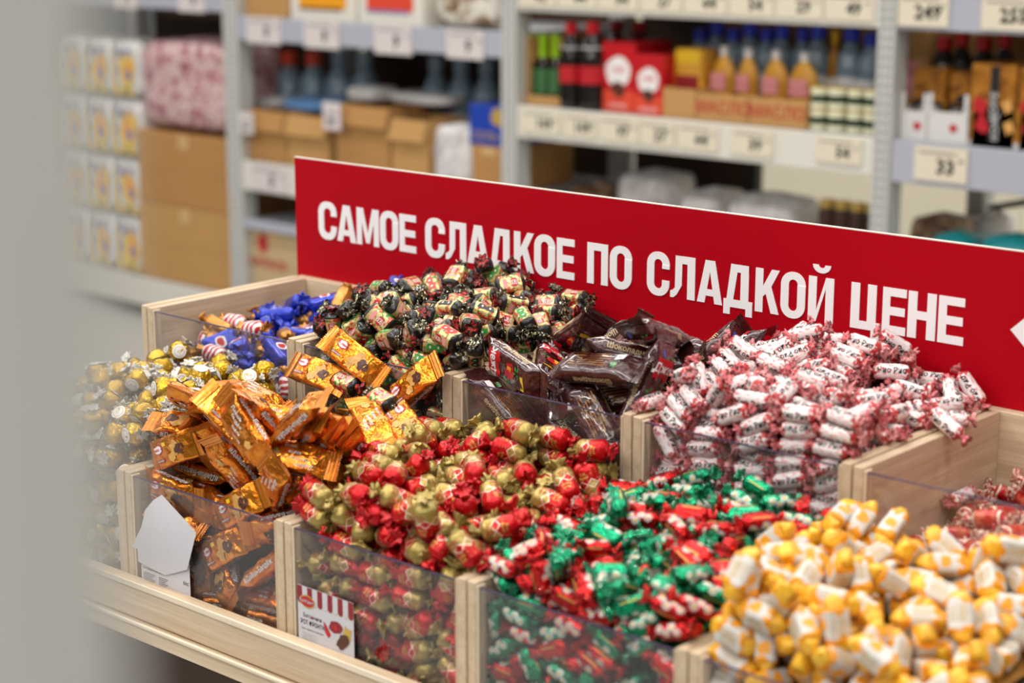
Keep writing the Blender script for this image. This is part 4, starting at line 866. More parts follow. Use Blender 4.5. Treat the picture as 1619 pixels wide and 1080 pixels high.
# kind, flag, x, y, z in tenths of a millimetre, rotation x, y, z in thousandths
POSES = [
0,5,-21012,15179,6447,-558,-616,412, 0,5,-22146,16264,8579,3,-147,710, 0,0,-21680,17610,8597,-464,697,-451, 0,0,-23020,15955,7963,-585,683,-213, 0,5,-22632,15308,7725,310,-89,927, 0,5,-20625,15998,8347,133,20,477,
0,0,-23393,17597,7869,461,67,-701, 0,0,-22755,17610,8274,-69,180,-729, 0,0,-21748,15440,8056,-239,176,-629, 0,0,-22055,15775,8296,-688,385,-79, 0,5,-21343,15333,7899,-952,-166,-67, 0,0,-22549,17091,8380,350,-276,-679,
0,0,-21527,16857,8634,734,-182,-105, 0,5,-21990,15412,7890,-135,-491,672, 0,0,-23000,15552,7869,-311,-190,-708, 0,0,-23352,16849,7964,126,821,519, 0,0,-22729,16773,8242,411,-559,-713, 0,5,-21640,15164,6447,-42,554,-829,
0,5,-22272,15360,7779,-662,458,152, 0,5,-23360,15170,6447,817,-157,-105, 0,5,-22269,15156,6447,-394,-392,587, 0,5,-22986,15179,6447,-36,-192,964, 0,0,-22443,16332,8409,-16,286,-688, 0,0,-22271,17094,8551,-912,-339,224,
0,0,-20715,15185,6500,-484,160,-689, 0,0,-21321,17609,8570,-784,609,-42, 0,0,-21211,16652,8624,631,-767,76, 0,0,-23050,17185,8036,-485,436,-562, 0,0,-21012,15407,7873,-546,-668,-95, 0,5,-22610,15162,6448,-256,-943,203,
0,0,-23033,16767,8062,-233,302,-645, 0,5,-23358,15419,7723,-874,-243,-61, 0,5,-21193,15937,8472,-161,-193,449, 0,0,-22750,16361,8228,600,229,-7, 0,0,-21377,16334,8678,-149,159,-197, 0,5,-21976,15157,6447,695,692,138,
0,0,-22132,17558,8586,319,446,676, 0,0,-20624,17484,8507,962,-59,-18, 0,5,-22017,16643,8636,88,19,-968, 0,0,-22440,16738,8444,-294,-355,711, 0,0,-21784,17290,8582,-66,-580,805, 0,0,-22475,17532,8478,408,-520,-724,
0,0,-20648,16374,8363,632,605,352, 0,0,-21715,15697,8341,-156,-529,244, 0,0,-23364,15845,7921,-1,-947,-321, 0,0,-20922,16406,8511,-577,-565,95, 0,0,-23106,17585,7946,-207,-176,627, 0,5,-21718,16352,8690,-395,-420,544,
0,0,-22732,15777,7966,-339,693,-366, 0,0,-22801,17243,8227,-604,-601,350, 0,5,-21305,15160,6458,531,639,376, 0,5,-20919,15832,8304,418,60,-501, 0,0,-21258,17069,8557,-604,175,-139, 0,0,-23028,16394,8018,-606,-795,-23,
0,0,-20899,16791,8493,398,-439,-617, 0,0,-22398,15813,8136,-153,-603,766, 0,0,-20707,15376,7815,-20,-646,289, 0,0,-23359,17215,7892,-130,313,941, 0,0,-23362,16292,7963,439,-112,-195, 0,0,-20892,17166,8499,-941,-242,93,
0,0,-20580,16704,8392,-111,-778,-618, 0,0,-20980,17628,8515,196,61,38, 0,0,-20556,17129,8477,-368,458,-516, 0,0,-23361,17077,8189,-46,-813,549, 0,5,-20766,15208,6825,414,-472,-511, 0,5,-22133,15171,6723,-614,-583,378,
0,5,-21297,16768,8882,540,434,360, 0,0,-22336,15964,8387,644,-703,239, 0,5,-22805,15193,6743,-678,-677,136, 0,0,-20543,16595,8669,57,-996,51, 0,0,-22319,15471,8092,68,24,-997, 0,5,-20561,17586,8787,73,-193,-727,
0,5,-23359,15310,8007,729,38,117, 0,0,-22757,16680,8540,349,-92,-771, 0,5,-21905,15958,8554,494,357,726, 0,0,-23359,16003,8179,887,106,-71, 0,5,-21531,15895,8609,-762,-228,-284, 0,5,-20889,15468,8183,201,-480,-653,
0,5,-20540,16293,8640,70,-982,155, 0,0,-22862,17592,8561,411,312,611, 0,5,-21376,15618,8528,-676,255,568, 0,0,-22706,16015,8205,772,-516,339, 0,5,-22635,17015,8669,792,562,201, 0,0,-20551,17053,8762,-102,37,19,
0,0,-21447,15530,8152,-413,-813,-298, 0,0,-22723,16298,8532,331,-266,-668, 0,5,-20908,16660,8783,47,588,-807, 0,5,-22104,16036,8830,469,-594,-560, 0,5,-21282,16004,8811,-352,-895,112, 0,5,-21457,15188,6729,-196,193,-742,
0,5,-21826,15199,6730,-293,-275,639, 0,0,-23360,16652,8223,125,868,466, 0,5,-21871,16241,8995,551,-588,573, 0,0,-21467,17279,8722,416,-732,-215, 0,5,-22590,17470,8750,-690,18,-274, 0,5,-21263,17636,8858,-973,100,72,
0,0,-22833,17219,8518,-820,-546,63, 0,0,-23113,17307,8370,699,354,-60, 0,5,-21086,15170,6740,-156,-119,591, 0,0,-23043,16606,8353,-691,649,-150, 0,0,-21111,17320,8696,223,-563,-371, 0,0,-22976,15748,8208,-76,188,-96,
0,5,-21154,15603,8216,-181,-310,-706, 0,0,-23036,16172,8283,639,363,637, 0,5,-22112,16502,8898,429,274,751, 0,5,-22112,17262,8776,348,53,-179, 0,5,-22497,16530,8715,-99,-44,906, 0,0,-21897,17629,8817,-260,813,474,
0,5,-20967,16155,8698,120,411,-869, 0,5,-22468,15192,6733,-204,-906,350, 0,0,-22451,16155,8655,438,-295,-714, 0,0,-21847,16992,8632,-39,-590,77, 0,0,-20892,17652,8800,-7,-980,-193, 0,5,-21721,16652,8849,-268,-225,-898,
0,0,-23359,16337,8255,-115,-990,-79, 0,0,-20873,15850,8652,55,-580,-724, 0,0,-23090,17639,8269,-114,-285,-950, 0,0,-21990,15383,8258,24,953,95, 0,0,-23385,17447,8150,132,-413,645, 0,0,-22690,15443,8046,-695,-48,120,
0,5,-23096,15199,6782,651,233,-722, 0,5,-22286,17604,8861,-745,546,-228, 0,5,-23042,15416,8170,-469,628,-330, 0,5,-23396,15199,6771,-378,-306,638, 0,5,-22328,15247,7035,-448,211,866, 0,5,-23361,16372,8554,458,38,-53,
0,5,-22320,15535,8385,-769,-453,344, 0,5,-21767,17353,8918,824,88,-527, 0,5,-22006,15209,7198,266,-598,732, 0,5,-20511,16256,8932,-137,42,222, 0,0,-23393,16705,8517,-685,671,-259, 0,0,-20884,16996,8822,547,729,256,
0,5,-22396,16334,8994,-685,80,78, 0,5,-22636,15610,8308,-145,15,40, 0,5,-23360,15440,8318,74,-633,771, 0,5,-20875,15504,8478,-342,-309,721, 0,5,-20839,16413,8957,377,-163,-893, 0,5,-22612,15825,8568,179,301,-746,
0,5,-22914,15377,8444,-364,196,247, 0,5,-21073,15216,7034,-177,-812,544, 0,5,-21110,16148,9010,133,-637,670, 0,5,-21413,15199,7019,684,720,74, 0,0,-23028,16298,8594,501,650,250, 0,5,-22715,16331,8884,631,306,-546,
0,5,-21720,15161,7003,-9,-20,722, 0,5,-21580,17612,9026,-134,867,-266, 0,5,-21625,17018,8938,665,-372,484, 0,5,-22561,17596,9070,-23,617,-492, 0,5,-21223,16432,8923,-363,207,36, 0,0,-23093,17528,8738,454,-381,-654,
0,5,-22442,16785,8921,554,811,-155, 0,5,-21039,16771,9078,-71,131,-645, 0,0,-23377,17083,8508,-755,648,28, 0,5,-20543,17277,9020,380,187,454, 0,5,-22772,16682,8874,-513,-357,169, 0,5,-21207,17081,8971,-451,-289,-816,
0,5,-22290,15734,8672,729,-127,-277, 0,5,-22424,16008,8912,678,490,470, 0,5,-22434,17161,8916,-209,-107,705, 0,5,-21782,15695,8770,-285,-242,-708, 0,5,-20604,17646,9076,3,-964,266, 0,5,-22147,16925,8801,-139,-950,9,
0,5,-22691,15139,7029,967,4,-256, 0,5,-21706,15486,8566,985,82,110, 0,5,-22945,15890,8485,672,-699,174, 0,5,-20667,15431,8872,55,897,-435, 0,5,-23056,16402,8871,-36,18,997, 0,0,-23081,16630,8660,-170,-109,-14,
0,5,-23269,15779,8378,474,48,517, 0,5,-23402,17343,8716,550,-683,197, 0,5,-22851,16001,8742,370,604,363, 0,5,-21120,15433,8717,290,203,-317, 0,5,-20867,17356,8922,-332,-696,-553, 0,5,-20748,15142,7191,125,719,-659,
0,0,-23052,16980,8390,624,411,-543, 0,5,-23394,16032,8578,679,-628,332, 0,0,-23360,17644,8550,763,-45,54, 0,5,-21436,15139,8667,-641,15,767, 0,5,-20639,15791,8893,227,960,-88, 0,5,-20552,16753,8918,-607,-170,536,
0,5,-22999,15246,7137,258,684,-606, 0,5,-23321,15172,7062,598,-493,-365, 0,5,-22074,15451,8546,-240,249,-761, 0,5,-22880,17412,8915,-516,-665,252, 0,5,-21278,17380,9016,987,18,41, 0,5,-23096,17099,8701,525,800,76,
0,5,-21856,15168,7445,-374,-479,508, 0,5,-22858,15274,7483,443,-333,225, 0,5,-22579,15235,7263,-646,-295,583, 0,5,-21599,15195,7284,-662,-718,148, 0,5,-23297,15243,7346,-196,159,-839, 0,5,-22296,15164,7360,-403,-542,455,
0,5,-21008,15236,7353,664,-678,-14, 0,5,-21302,15189,7341,683,-477,490, 0,5,-20715,15247,7489,-608,472,-527, 0,5,-22548,15186,8016,384,-506,742, 0,5,-21225,15158,7667,-488,-521,488, 0,5,-22385,15135,7684,-680,94,722,
0,5,-20942,15134,7753,-817,89,542, 0,5,-21991,15137,7960,2,-758,652, 0,5,-23018,15159,7679,234,33,816, 0,5,-21564,15157,7575,-575,-588,396, 0,5,-23364,15138,7646,-22,441,897, 0,5,-20707,15194,8041,485,-251,661,
0,5,-21908,15133,8267,5,975,-220, 0,5,-22580,15275,8331,-813,495,-295, 0,5,-22906,15131,8009,-452,-484,-323, 0,5,-20986,15159,8229,-3,30,747, 0,5,-21274,15160,8152,672,-705,158, 0,5,-23246,15158,8277,511,-740,-162,
0,5,-21576,15158,8119,216,489,488, 0,5,-22282,15179,8159,-318,-342,633, 0,5,-21787,15131,8608,-661,337,505, 0,5,-20623,15255,8622,-66,-704,707, 0,5,-22101,15157,8583,590,209,-659, 0,5,-20945,15167,8570,701,-158,-668,
0,5,-23258,15397,8597,-254,-930,-262, 0,5,-22402,15163,8566,-642,718,249, 0,5,-21235,15288,8404,574,-753,-2, 0,5,-22751,15167,8600,-184,-354,892, 0,5,-21561,15277,8364,749,-585,311, 1,5,-18538,15274,7872,54,-770,-633,
1,5,-18152,15688,8090,461,-340,632, 1,5,-18001,16486,8475,-38,-702,-454, 1,5,-18507,16867,8478,-214,923,-136, 1,5,-17839,15243,6494,101,-700,-700, 1,5,-19644,15345,6661,605,-118,108, 1,5,-18719,15217,6494,-693,-139,139,
1,5,-17438,16159,8244,-461,62,849, 1,0,-19523,16540,8065,-50,-118,983, 1,0,-17443,16765,8332,-304,-445,154, 1,5,-19803,15860,7888,146,-157,777, 1,0,-19797,16988,8281,-120,16,-243, 1,5,-19668,15420,7931,24,-215,976,
1,5,-18726,15244,7009,582,27,-353, 1,5,-17591,15510,8813,-868,-188,175, 1,5,-19707,15228,6965,152,-516,772, 1,5,-17344,16313,8798,248,833,248, 1,0,-18770,16062,8121,136,-108,979, 1,0,-17822,17108,8682,708,-394,-484,
1,5,-17849,15268,6908,17,966,248, 1,5,-17776,15751,8625,142,-254,-883, 1,0,-19782,16102,8261,199,23,346, 1,0,-19795,16092,8596,807,31,-88, 1,5,-18818,16902,8570,-143,-362,229, 1,5,-17333,15906,9108,179,874,362,
1,5,-19556,15606,8192,972,171,-56, 1,5,-18405,16514,8865,-848,-330,201, 1,5,-18520,15979,8277,-943,-283,83, 1,5,-19531,15260,7428,-865,-257,-59, 1,5,-17728,15163,7375,329,0,-944, 1,0,-19836,17265,8560,-34,-65,37,
1,5,-18589,15108,7437,679,-195,195, 1,0,-19810,15874,8515,43,-815,569, 1,5,-19262,15864,8972,-381,-139,559, 1,5,-18586,15484,8632,-127,876,-419, 1,5,-17380,15415,9422,-911,-115,-313, 1,5,-19799,15500,8485,-22,142,981,
1,5,-19660,15371,9300,368,877,-293, 1,5,-19825,16838,8609,-231,909,329, 1,5,-18990,15485,8764,-3,-401,-502, 1,5,-18360,16091,9029,143,-858,-484, 1,0,-19809,16421,8642,-990,17,132, 1,0,-18630,16071,8604,317,897,-275,
1,5,-17668,15445,7895,-322,773,-454, 1,5,-19634,15168,7652,-926,14,34, 1,5,-17490,15740,9183,-887,98,-303, 1,5,-18245,15114,8109,666,-192,188, 1,5,-18591,16531,8590,305,-468,807, 1,5,-19140,15689,8848,729,551,143,
1,5,-18440,15239,8536,-468,227,530, 1,5,-19664,15110,8012,700,26,-26, 1,0,-19779,16358,8908,29,93,608, 1,5,-19018,15516,9262,728,678,87, 1,5,-19796,15554,8789,-126,187,-943, 1,5,-19586,16562,9095,-7,-996,36,
1,5,-18088,15499,9251,-416,-161,-654, 1,5,-17578,15675,8315,-869,363,-241, 1,5,-17647,16969,8978,-949,254,108, 1,5,-18478,15247,9178,339,412,3, 1,5,-19553,15115,8636,714,-137,144, 1,5,-17612,15196,8558,-596,-161,-390,
1,5,-18079,15119,9198,-250,-687,-624, 2,0,-15463,15897,8009,-856,-484,-183, 2,0,-14477,16118,7871,266,61,152, 2,0,-14370,15614,7744,-369,-860,-350, 2,0,-15621,16960,8271,-480,144,21, 2,5,-14983,15174,6478,813,175,-24,
2,0,-14418,15169,6433,-965,-185,36, 2,5,-16052,15234,6437,178,520,790, 2,5,-16577,15197,6445,333,-106,-285, 2,0,-16731,16755,8073,-648,403,-156, 2,0,-16697,16244,7966,-292,792,-492, 2,0,-16103,16700,8126,302,-804,-511,
2,0,-16689,17554,8368,956,-226,-4, 2,0,-14995,15748,7883,694,12,-217, 2,5,-15022,17115,8204,-820,-303,150, 2,0,-14963,17475,8303,244,-885,390, 2,0,-15598,16341,8060,833,-80,-56, 2,0,-16160,17450,8493,81,224,-894,
2,5,-15610,15375,7360,-313,-145,938, 2,0,-16020,15908,7970,651,23,234, 2,0,-16137,16914,8376,863,-452,158, 2,0,-14857,16612,7997,33,-953,-268, 2,0,-14342,16553,7887,-370,811,-396, 2,0,-16644,15824,7940,679,-105,-23,
2,0,-15563,16660,8085,493,29,25, 2,5,-14986,15450,7694,312,17,942, 2,0,-16637,17115,8326,95,719,-671, 2,0,-15574,17407,8515,-10,-768,-636, 2,5,-15546,15217,6437,-788,278,-183, 2,0,-14541,17065,8175,157,325,-919,
2,5,-16246,15395,7304,702,-139,672, 2,5,-16736,15209,7158,-805,466,68, 2,0,-16170,16298,8074,138,401,901, 2,5,-14531,15349,7291,86,-959,-88, 2,0,-14955,16321,8000,33,-957,-231, 2,0,-14380,17574,8237,216,956,-191,
2,5,-14428,17543,8504,-836,-208,49, 2,5,-16221,15477,7866,1,-352,-848, 2,5,-16784,15874,8241,833,449,-104, 2,5,-16727,17629,8634,-24,535,-838, 2,5,-15534,17657,8646,-891,-1,-2, 2,5,-14942,17602,8540,338,183,95,
2,5,-14891,16399,8259,-192,94,-965, 2,5,-16232,17405,8759,-890,428,-49, 2,5,-14797,15944,8114,643,-700,-231, 2,5,-14772,16787,8238,738,-296,81, 2,0,-14246,17256,8438,-282,275,76, 2,0,-16699,16328,8249,-908,299,-80,
2,0,-15111,15787,8224,-702,432,-291, 2,0,-15510,15430,7744,241,835,490, 2,5,-14386,15152,7188,547,318,-69, 2,5,-14633,17141,8505,353,773,-29, 2,5,-15652,16670,8360,-603,-18,48, 2,0,-16793,16692,8344,21,-999,13,
2,0,-14370,16744,8123,33,-83,-903, 2,5,-15971,15347,6693,-243,42,7, 2,0,-16114,16182,8315,39,-349,934, 2,5,-14397,16337,8154,-223,879,411, 2,5,-14983,15256,6748,-348,-930,-112, 2,5,-14310,15812,8026,-625,478,-225,
2,5,-16339,16957,8575,290,-642,-702, 2,5,-16651,15547,7838,-307,118,139, 2,5,-15412,16338,8328,-908,-371,76, 2,5,-15512,15246,6709,-781,-297,196, 2,5,-14423,15287,6664,888,123,87, 2,0,-16067,15812,8221,-43,639,-716,
2,0,-16888,17046,8529,-597,329,-363, 2,0,-15564,17011,8540,-95,-944,276, 2,5,-16386,15223,6676,-50,-44,-423, 2,5,-14806,15325,7861,911,-217,-347, 2,0,-16215,16572,8369,354,883,245, 2,5,-14356,15342,7990,231,877,-263,
2,5,-14784,15904,8384,-637,768,-56, 2,5,-15723,16691,8634,-860,-123,103, 2,5,-14667,15428,8096,404,-741,-291, 2,5,-16870,16553,8585,-172,900,-379, 2,5,-16107,17654,8901,-882,118,310, 2,5,-16716,15556,8222,-353,839,-413,
2,5,-14146,17384,8765,510,-58,857, 2,5,-14988,17667,8840,828,9,-14, 2,5,-15891,15558,8000,230,-610,-623, 2,5,-14874,16848,8496,-258,-266,927, 2,5,-15597,17514,8888,171,-418,-885, 2,5,-14929,17248,8539,-522,-339,143,
2,5,-16701,15190,6753,366,825,-431, 2,0,-16078,15732,8492,947,-123,1, 2,5,-14994,15133,6962,-90,889,427, 2,5,-16513,17232,8682,-185,-314,-305, 2,5,-15511,15236,7002,-826,527,71, 2,5,-15971,16181,8590,-9,156,-783,
2,5,-14443,16434,8415,224,-358,-808, 2,5,-14312,15986,8385,754,-2,-193, 2,5,-16049,15198,6902,-862,137,53, 2,5,-15527,15933,8300,120,-302,143, 2,5,-14260,16919,8400,571,178,71, 2,5,-16353,16594,8609,65,149,-913,
2,5,-14869,16564,8488,41,809,579, 2,5,-14575,15368,6908,-103,229,968, 2,5,-15462,17208,8693,103,-492,848, 2,5,-16810,16176,8480,212,2,526, 2,5,-15552,16454,8528,-468,-243,74, 2,5,-15298,15532,8110,-768,519,35,
2,5,-16536,15858,8384,-435,623,-648, 2,5,-14355,17643,8788,100,-571,-815, 2,5,-16847,17639,8895,-49,-181,981, 2,5,-16966,16959,8782,-181,-300,738, 2,5,-14336,17651,9079,-731,-68,-44, 2,5,-15315,15242,7251,-841,-532,-94,
2,5,-16194,16293,8738,381,-345,261, 2,5,-15314,15434,8374,13,713,-700, 2,5,-15884,15131,7146,79,45,-1, 2,5,-14798,15448,8483,-454,213,192, 2,5,-15001,16007,8548,709,-506,269, 2,5,-14375,15491,8297,-169,94,768,
2,5,-16856,16414,8821,-16,-16,-999, 2,5,-15854,17207,9012,-121,817,-352, 2,5,-15374,17434,9182,-99,-715,688, 2,5,-15407,17248,8958,346,-917,155, 2,5,-16322,15494,8343,-320,672,383, 2,5,-15411,16174,8584,923,224,-71,
2,5,-16556,15853,8713,679,-14,-77, 2,5,-15401,15699,8457,767,11,66, 2,5,-16954,17374,8928,-58,-752,655, 2,5,-16635,15366,6943,-15,-693,-720, 2,5,-16714,16154,8753,-44,-43,-997, 2,5,-15750,16913,8810,431,-77,104,
2,5,-15365,16556,8856,-565,323,-216, 2,5,-14220,15765,8554,916,236,212, 2,5,-16112,15874,8789,824,-439,-195, 2,5,-14197,16225,8462,358,-102,928, 2,5,-16703,16972,8921,406,695,180, 2,5,-14983,17664,9121,-561,-12,3,
2,5,-15148,16780,8727,76,370,911, 2,5,-16434,16611,8866,-102,142,945, 2,5,-14954,17056,8786,851,-358,-119, 2,5,-14866,16340,8651,-460,342,-149, 2,5,-14394,15135,6851,-460,278,112, 2,5,-14269,16736,8634,-951,-79,176,
2,5,-14951,15359,7092,113,139,-978, 2,5,-14318,17105,8752,-870,303,227, 2,5,-15666,15127,7479,-71,-162,-984, 2,5,-16472,15127,7292,-157,368,70, 2,5,-16099,15190,7438,-889,-248,276, 2,5,-15149,15168,7616,-103,326,-934,
2,5,-14925,15142,7326,-605,-185,-240, 2,5,-16249,15183,7760,-103,92,262, 2,5,-16622,15408,7394,-349,-627,-636, 2,5,-14259,15164,7635,615,23,-756, 2,5,-15701,15125,7792,11,974,-220, 2,5,-15028,15127,7918,-38,761,646,
2,5,-15600,15269,7975,184,-185,-76, 2,5,-16207,15149,8027,-176,588,-789, 2,5,-16673,15195,7672,-420,-184,269, 2,5,-15053,15174,8233,-170,-588,779, 2,5,-14451,15124,7957,470,448,-690, 2,5,-16761,15132,8304,107,234,966,
2,5,-14211,15140,8458,922,124,-336, 2,5,-15538,15188,8304,-292,-93,-313, 2,5,-14574,15199,8431,599,-252,-722, 2,5,-16245,15199,8342,-198,282,460, 2,5,-14856,15162,8669,243,742,-42, 2,5,-15939,15193,8366,561,315,744,
2,5,-16764,15166,8577,-24,-795,591, 2,5,-15705,15254,8543,-139,54,-679, 2,5,-15200,15236,8692,279,-250,-924, 2,5,-15773,15509,8255,75,-955,-77, 2,5,-15526,15336,8732,-820,-364,383, 2,5,-16561,15321,8214,-533,480,586,
2,5,-16068,15166,8717,368,-121,-113, 10,0,-12649,17497,8736,-122,978,-81, 3,0,-11657,17628,8647,78,-143,961, 10,0,-12595,15316,7437,224,529,-799, 3,5,-13560,15284,7232,948,1,-299, 3,0,-12144,16938,8522,-918,200,42,
10,0,-13235,16087,8289,-350,-911,197, 10,0,-13504,15131,6392,-84,-983,161, 3,5,-13609,15514,7836,460,41,-445, 10,0,-11258,15106,6392,987,0,0, 10,0,-13102,16880,8375,-13,914,-343, 3,0,-13600,15884,8085,131,-58,901,
3,0,-11639,15943,8286,58,-585,808, 3,0,-12057,15734,8248,46,-160,-976, 3,0,-13178,17579,8496,-198,374,863, 3,5,-12644,16633,8445,-980,-128,-53, 10,0,-13645,17611,8322,-1,149,982, 3,0,-11632,16244,8340,-194,-961,-184,
3,0,-11618,16854,8438,88,75,-68, 3,5,-12686,15904,8356,398,-143,214, 3,0,-12659,17121,8599,136,321,-866, 3,0,-11069,16798,8367,-1,-945,-327, 10,0,-13557,17299,8331,36,987,-143, 3,5,-12617,16278,8457,-162,-186,558,
3,0,-11640,17169,8569,47,-354,-924, 10,0,-11868,15280,7177,-190,-256,-947, 10,5,-11344,15309,7665,-528,-649,-466, 3,0,-13113,17101,8428,7,-198,19, 3,0,-12111,17230,8665,67,-371,924, 3,0,-13220,15830,8117,430,-105,-225,
3,0,-13589,16828,8222,-306,-934,148, 3,0,-12084,15527,8034,213,214,-881, 3,0,-11071,16582,8322,-9,184,-983, 3,5,-13099,15300,7288,805,-98,155, 3,0,-11270,15279,6944,490,260,-184, 3,0,-13522,16185,8126,-278,-959,58,
3,0,-13593,16532,8169,142,79,911, 3,0,-12150,16341,8466,-846,74,0, 10,0,-11144,17235,8586,188,-767,-609, 10,5,-11098,15995,8293,995,-76,27, 10,5,-12080,17590,8750,-207,-939,-273, 3,5,-11220,15529,7949,-447,365,-50,
3,0,-11678,16587,8401,-161,603,-778, 3,0,-11633,15540,8003,235,139,-107, 10,0,-11101,16282,8327,47,-849,-527, 3,0,-13096,15204,6406,-337,50,-138, 3,0,-12632,16863,8478,314,-50,147, 10,0,-13180,16605,8267,161,-190,261,
3,0,-11147,17665,8614,163,9,79, 3,0,-13102,15578,8015,125,637,746, 3,0,-11669,15170,6405,-185,490,-797, 3,0,-12524,15370,7880,95,-609,755, 3,0,-12184,16619,8454,210,-962,-166, 3,0,-12120,15178,6405,-807,272,-167,
3,0,-12605,15220,6411,997,-41,-50, 3,0,-12581,15176,6596,-397,271,-286, 10,5,-11138,15595,8157,-845,-314,248, 3,0,-11505,16928,8623,90,-13,-80, 3,0,-13670,17091,8328,-48,-374,-926, 3,5,-11813,15217,7456,-150,927,250,
3,0,-12023,15991,8380,-924,-377,-11, 3,5,-12697,16782,8639,326,-50,-46, 10,5,-12612,16976,8773,-112,-79,969, 3,0,-11063,16449,8463,-45,995,89, 3,0,-11066,16106,8444,-4,-370,-928, 10,5,-12670,16567,8621,49,955,290,
10,5,-11075,16256,8552,761,28,8, 3,5,-13792,17376,8473,-23,-19,414, 3,0,-13161,16260,8376,204,145,956, 10,0,-11220,17203,8783,-126,-989,75, 3,0,-12976,15110,6578,35,-48,2, 3,5,-12762,16288,8572,911,243,332,
10,0,-13212,17669,8680,241,674,-694, 10,5,-11995,17683,8908,-164,-22,-986, 3,0,-11725,15148,6621,-180,-967,68, 3,0,-11276,15182,6542,-109,160,335, 10,5,-12623,15181,7505,344,-44,-178, 3,0,-13098,17329,8518,61,925,192,
10,5,-12673,15737,8461,149,199,-962, 3,0,-13531,15124,6589,65,518,846, 10,0,-13555,15568,8065,235,-542,791, 3,0,-12198,15438,8160,-923,-38,-227, 3,5,-13696,16064,8313,-73,369,-926, 3,0,-13618,16315,8319,-129,919,-356,
3,5,-11659,15327,7921,31,967,215, 10,0,-12596,15581,8111,-153,-174,81, 10,5,-13408,15222,7339,-867,440,223, 3,0,-13168,15649,8262,-910,-219,-94, 10,0,-11659,15563,8210,-52,109,158, 10,0,-11019,16802,8563,-13,-172,-985,
3,0,-13177,16789,8535,-380,867,283, 3,0,-13600,16537,8359,982,180,10, 10,0,-13697,17703,8506,29,-717,695, 10,5,-12189,17018,8772,-15,380,-799, 3,0,-11654,17361,8666,-18,-100,19, 10,0,-11595,15773,8360,-941,122,145,
3,0,-11603,16418,8480,719,301,-171, 3,5,-12006,16812,8696,-260,885,-385, 10,5,-13084,15268,7511,-230,-186,92, 3,5,-11208,15219,7822,-572,156,112, 3,0,-11578,16217,8516,199,112,138, 3,5,-12751,17652,8832,-345,-200,-228,
3,5,-11701,17097,8763,-3,-96,-991, 3,5,-12212,16552,8651,836,-214,-199, 3,0,-13076,16442,8408,621,-64,-180, 3,0,-11150,17445,8631,738,93,107, 3,0,-12159,15174,6602,-22,173,-913, 3,5,-13140,15398,8090,-906,41,-187,
3,5,-12150,16271,8651,-929,125,16, 10,5,-11558,15348,8169,206,-216,22, 10,5,-12893,15490,8463,598,149,687, 3,5,-12194,16066,8614,-684,154,628, 3,0,-12473,15170,6785,73,-431,-822, 3,5,-13225,16600,8617,96,-967,-237,
10,0,-13553,15259,6624,-322,-570,-727, 3,5,-11545,15548,8376,-60,-973,181, 3,5,-13634,15738,8268,501,70,-168, 10,0,-11034,16597,8600,-562,-59,-46, 3,5,-13256,15899,8472,898,-200,-152, 3,5,-12071,15319,7480,519,-271,210,
10,0,-12777,15630,8230,-136,-78,280, 3,5,-13681,16685,8490,-972,-61,-121, 3,5,-13236,15369,8252,-979,104,-162, 3,5,-13583,16200,8486,-936,112,7, 10,5,-13709,17572,8660,-905,-132,25, 3,5,-13545,15266,7605,-306,174,-170,
3,5,-11113,15656,8348,967,-39,-62, 10,5,-10946,17681,8905,-137,-340,-67, 10,5,-11656,16229,8718,-977,106,75, 3,5,-12202,15489,8372,903,-122,198, 3,5,-12642,15267,7688,-168,-977,-135, 10,5,-10895,17242,8859,670,682,-194,
3,0,-12112,15191,6794,-346,933,102, 3,5,-12792,16926,8907,173,929,-315, 10,5,-11980,15736,8471,231,130,-510, 10,5,-11610,16811,8761,-462,787,389, 10,5,-12992,16772,8788,-939,62,-89, 10,0,-13344,16951,8476,-855,-322,-273,
3,5,-11865,17703,9084,-115,-699,-696, 10,5,-12689,16562,8808,-133,987,-40, 10,5,-13223,15601,8434,-339,-937,-70, 3,0,-11153,15192,6687,328,-924,111, 10,0,-13218,17211,8607,83,933,205, 3,0,-10999,17003,8639,-995,41,-77,
3,5,-11178,15292,8017,157,804,533, 10,0,-11648,15247,6734,20,-949,136, 10,5,-11511,17610,8816,-219,-806,488, 3,5,-12398,17222,8853,-388,-152,682, 10,5,-11055,15930,8565,-145,850,507, 10,0,-12947,15216,6707,928,-209,180,
3,0,-13545,17365,8540,-320,458,-806, 3,5,-13598,15900,8405,-54,-966,-79, 10,5,-13267,17670,8886,-94,963,136, 10,5,-11775,17231,8909,616,314,123, 10,5,-11450,15826,8524,-789,-220,470, 3,5,-13637,16985,8497,-38,319,-876,
3,5,-12755,17684,9038,-72,-207,-15, 3,0,-13101,15332,7737,224,446,-856, 10,5,-11172,16092,8675,-131,917,370, 10,5,-12108,16464,8844,-174,-852,463, 3,5,-11462,16532,8586,-380,74,-871, 3,0,-13034,16139,8528,-662,634,-191,
3,5,-11814,16527,8686,142,-370,-167, 10,5,-13197,17448,8716,-905,92,-226, 10,5,-11224,17636,8922,-644,-95,-506, 3,5,-11899,17486,8958,-465,170,76, 10,5,-13698,16442,8535,-91,-992,66, 3,5,-11486,17552,9021,-391,-196,439,
3,5,-13411,17245,8760,50,-190,273, 10,5,-11673,16021,8678,-193,-711,-672, 10,5,-11394,16588,8778,-473,331,-583, 3,5,-11344,15670,8701,629,-749,-107, 3,5,-12370,16046,8468,632,-349,-428, 3,5,-12355,15571,8500,-150,216,-884,
10,5,-11664,16644,8894,977,-68,116, 10,5,-13681,15602,8406,533,-28,394, 10,5,-13786,17080,8670,-14,-70,-458, 3,5,-12710,17387,8905,628,-121,-20, 10,5,-12198,16843,8892,-115,457,-865, 10,5,-13667,17413,8763,219,18,103,
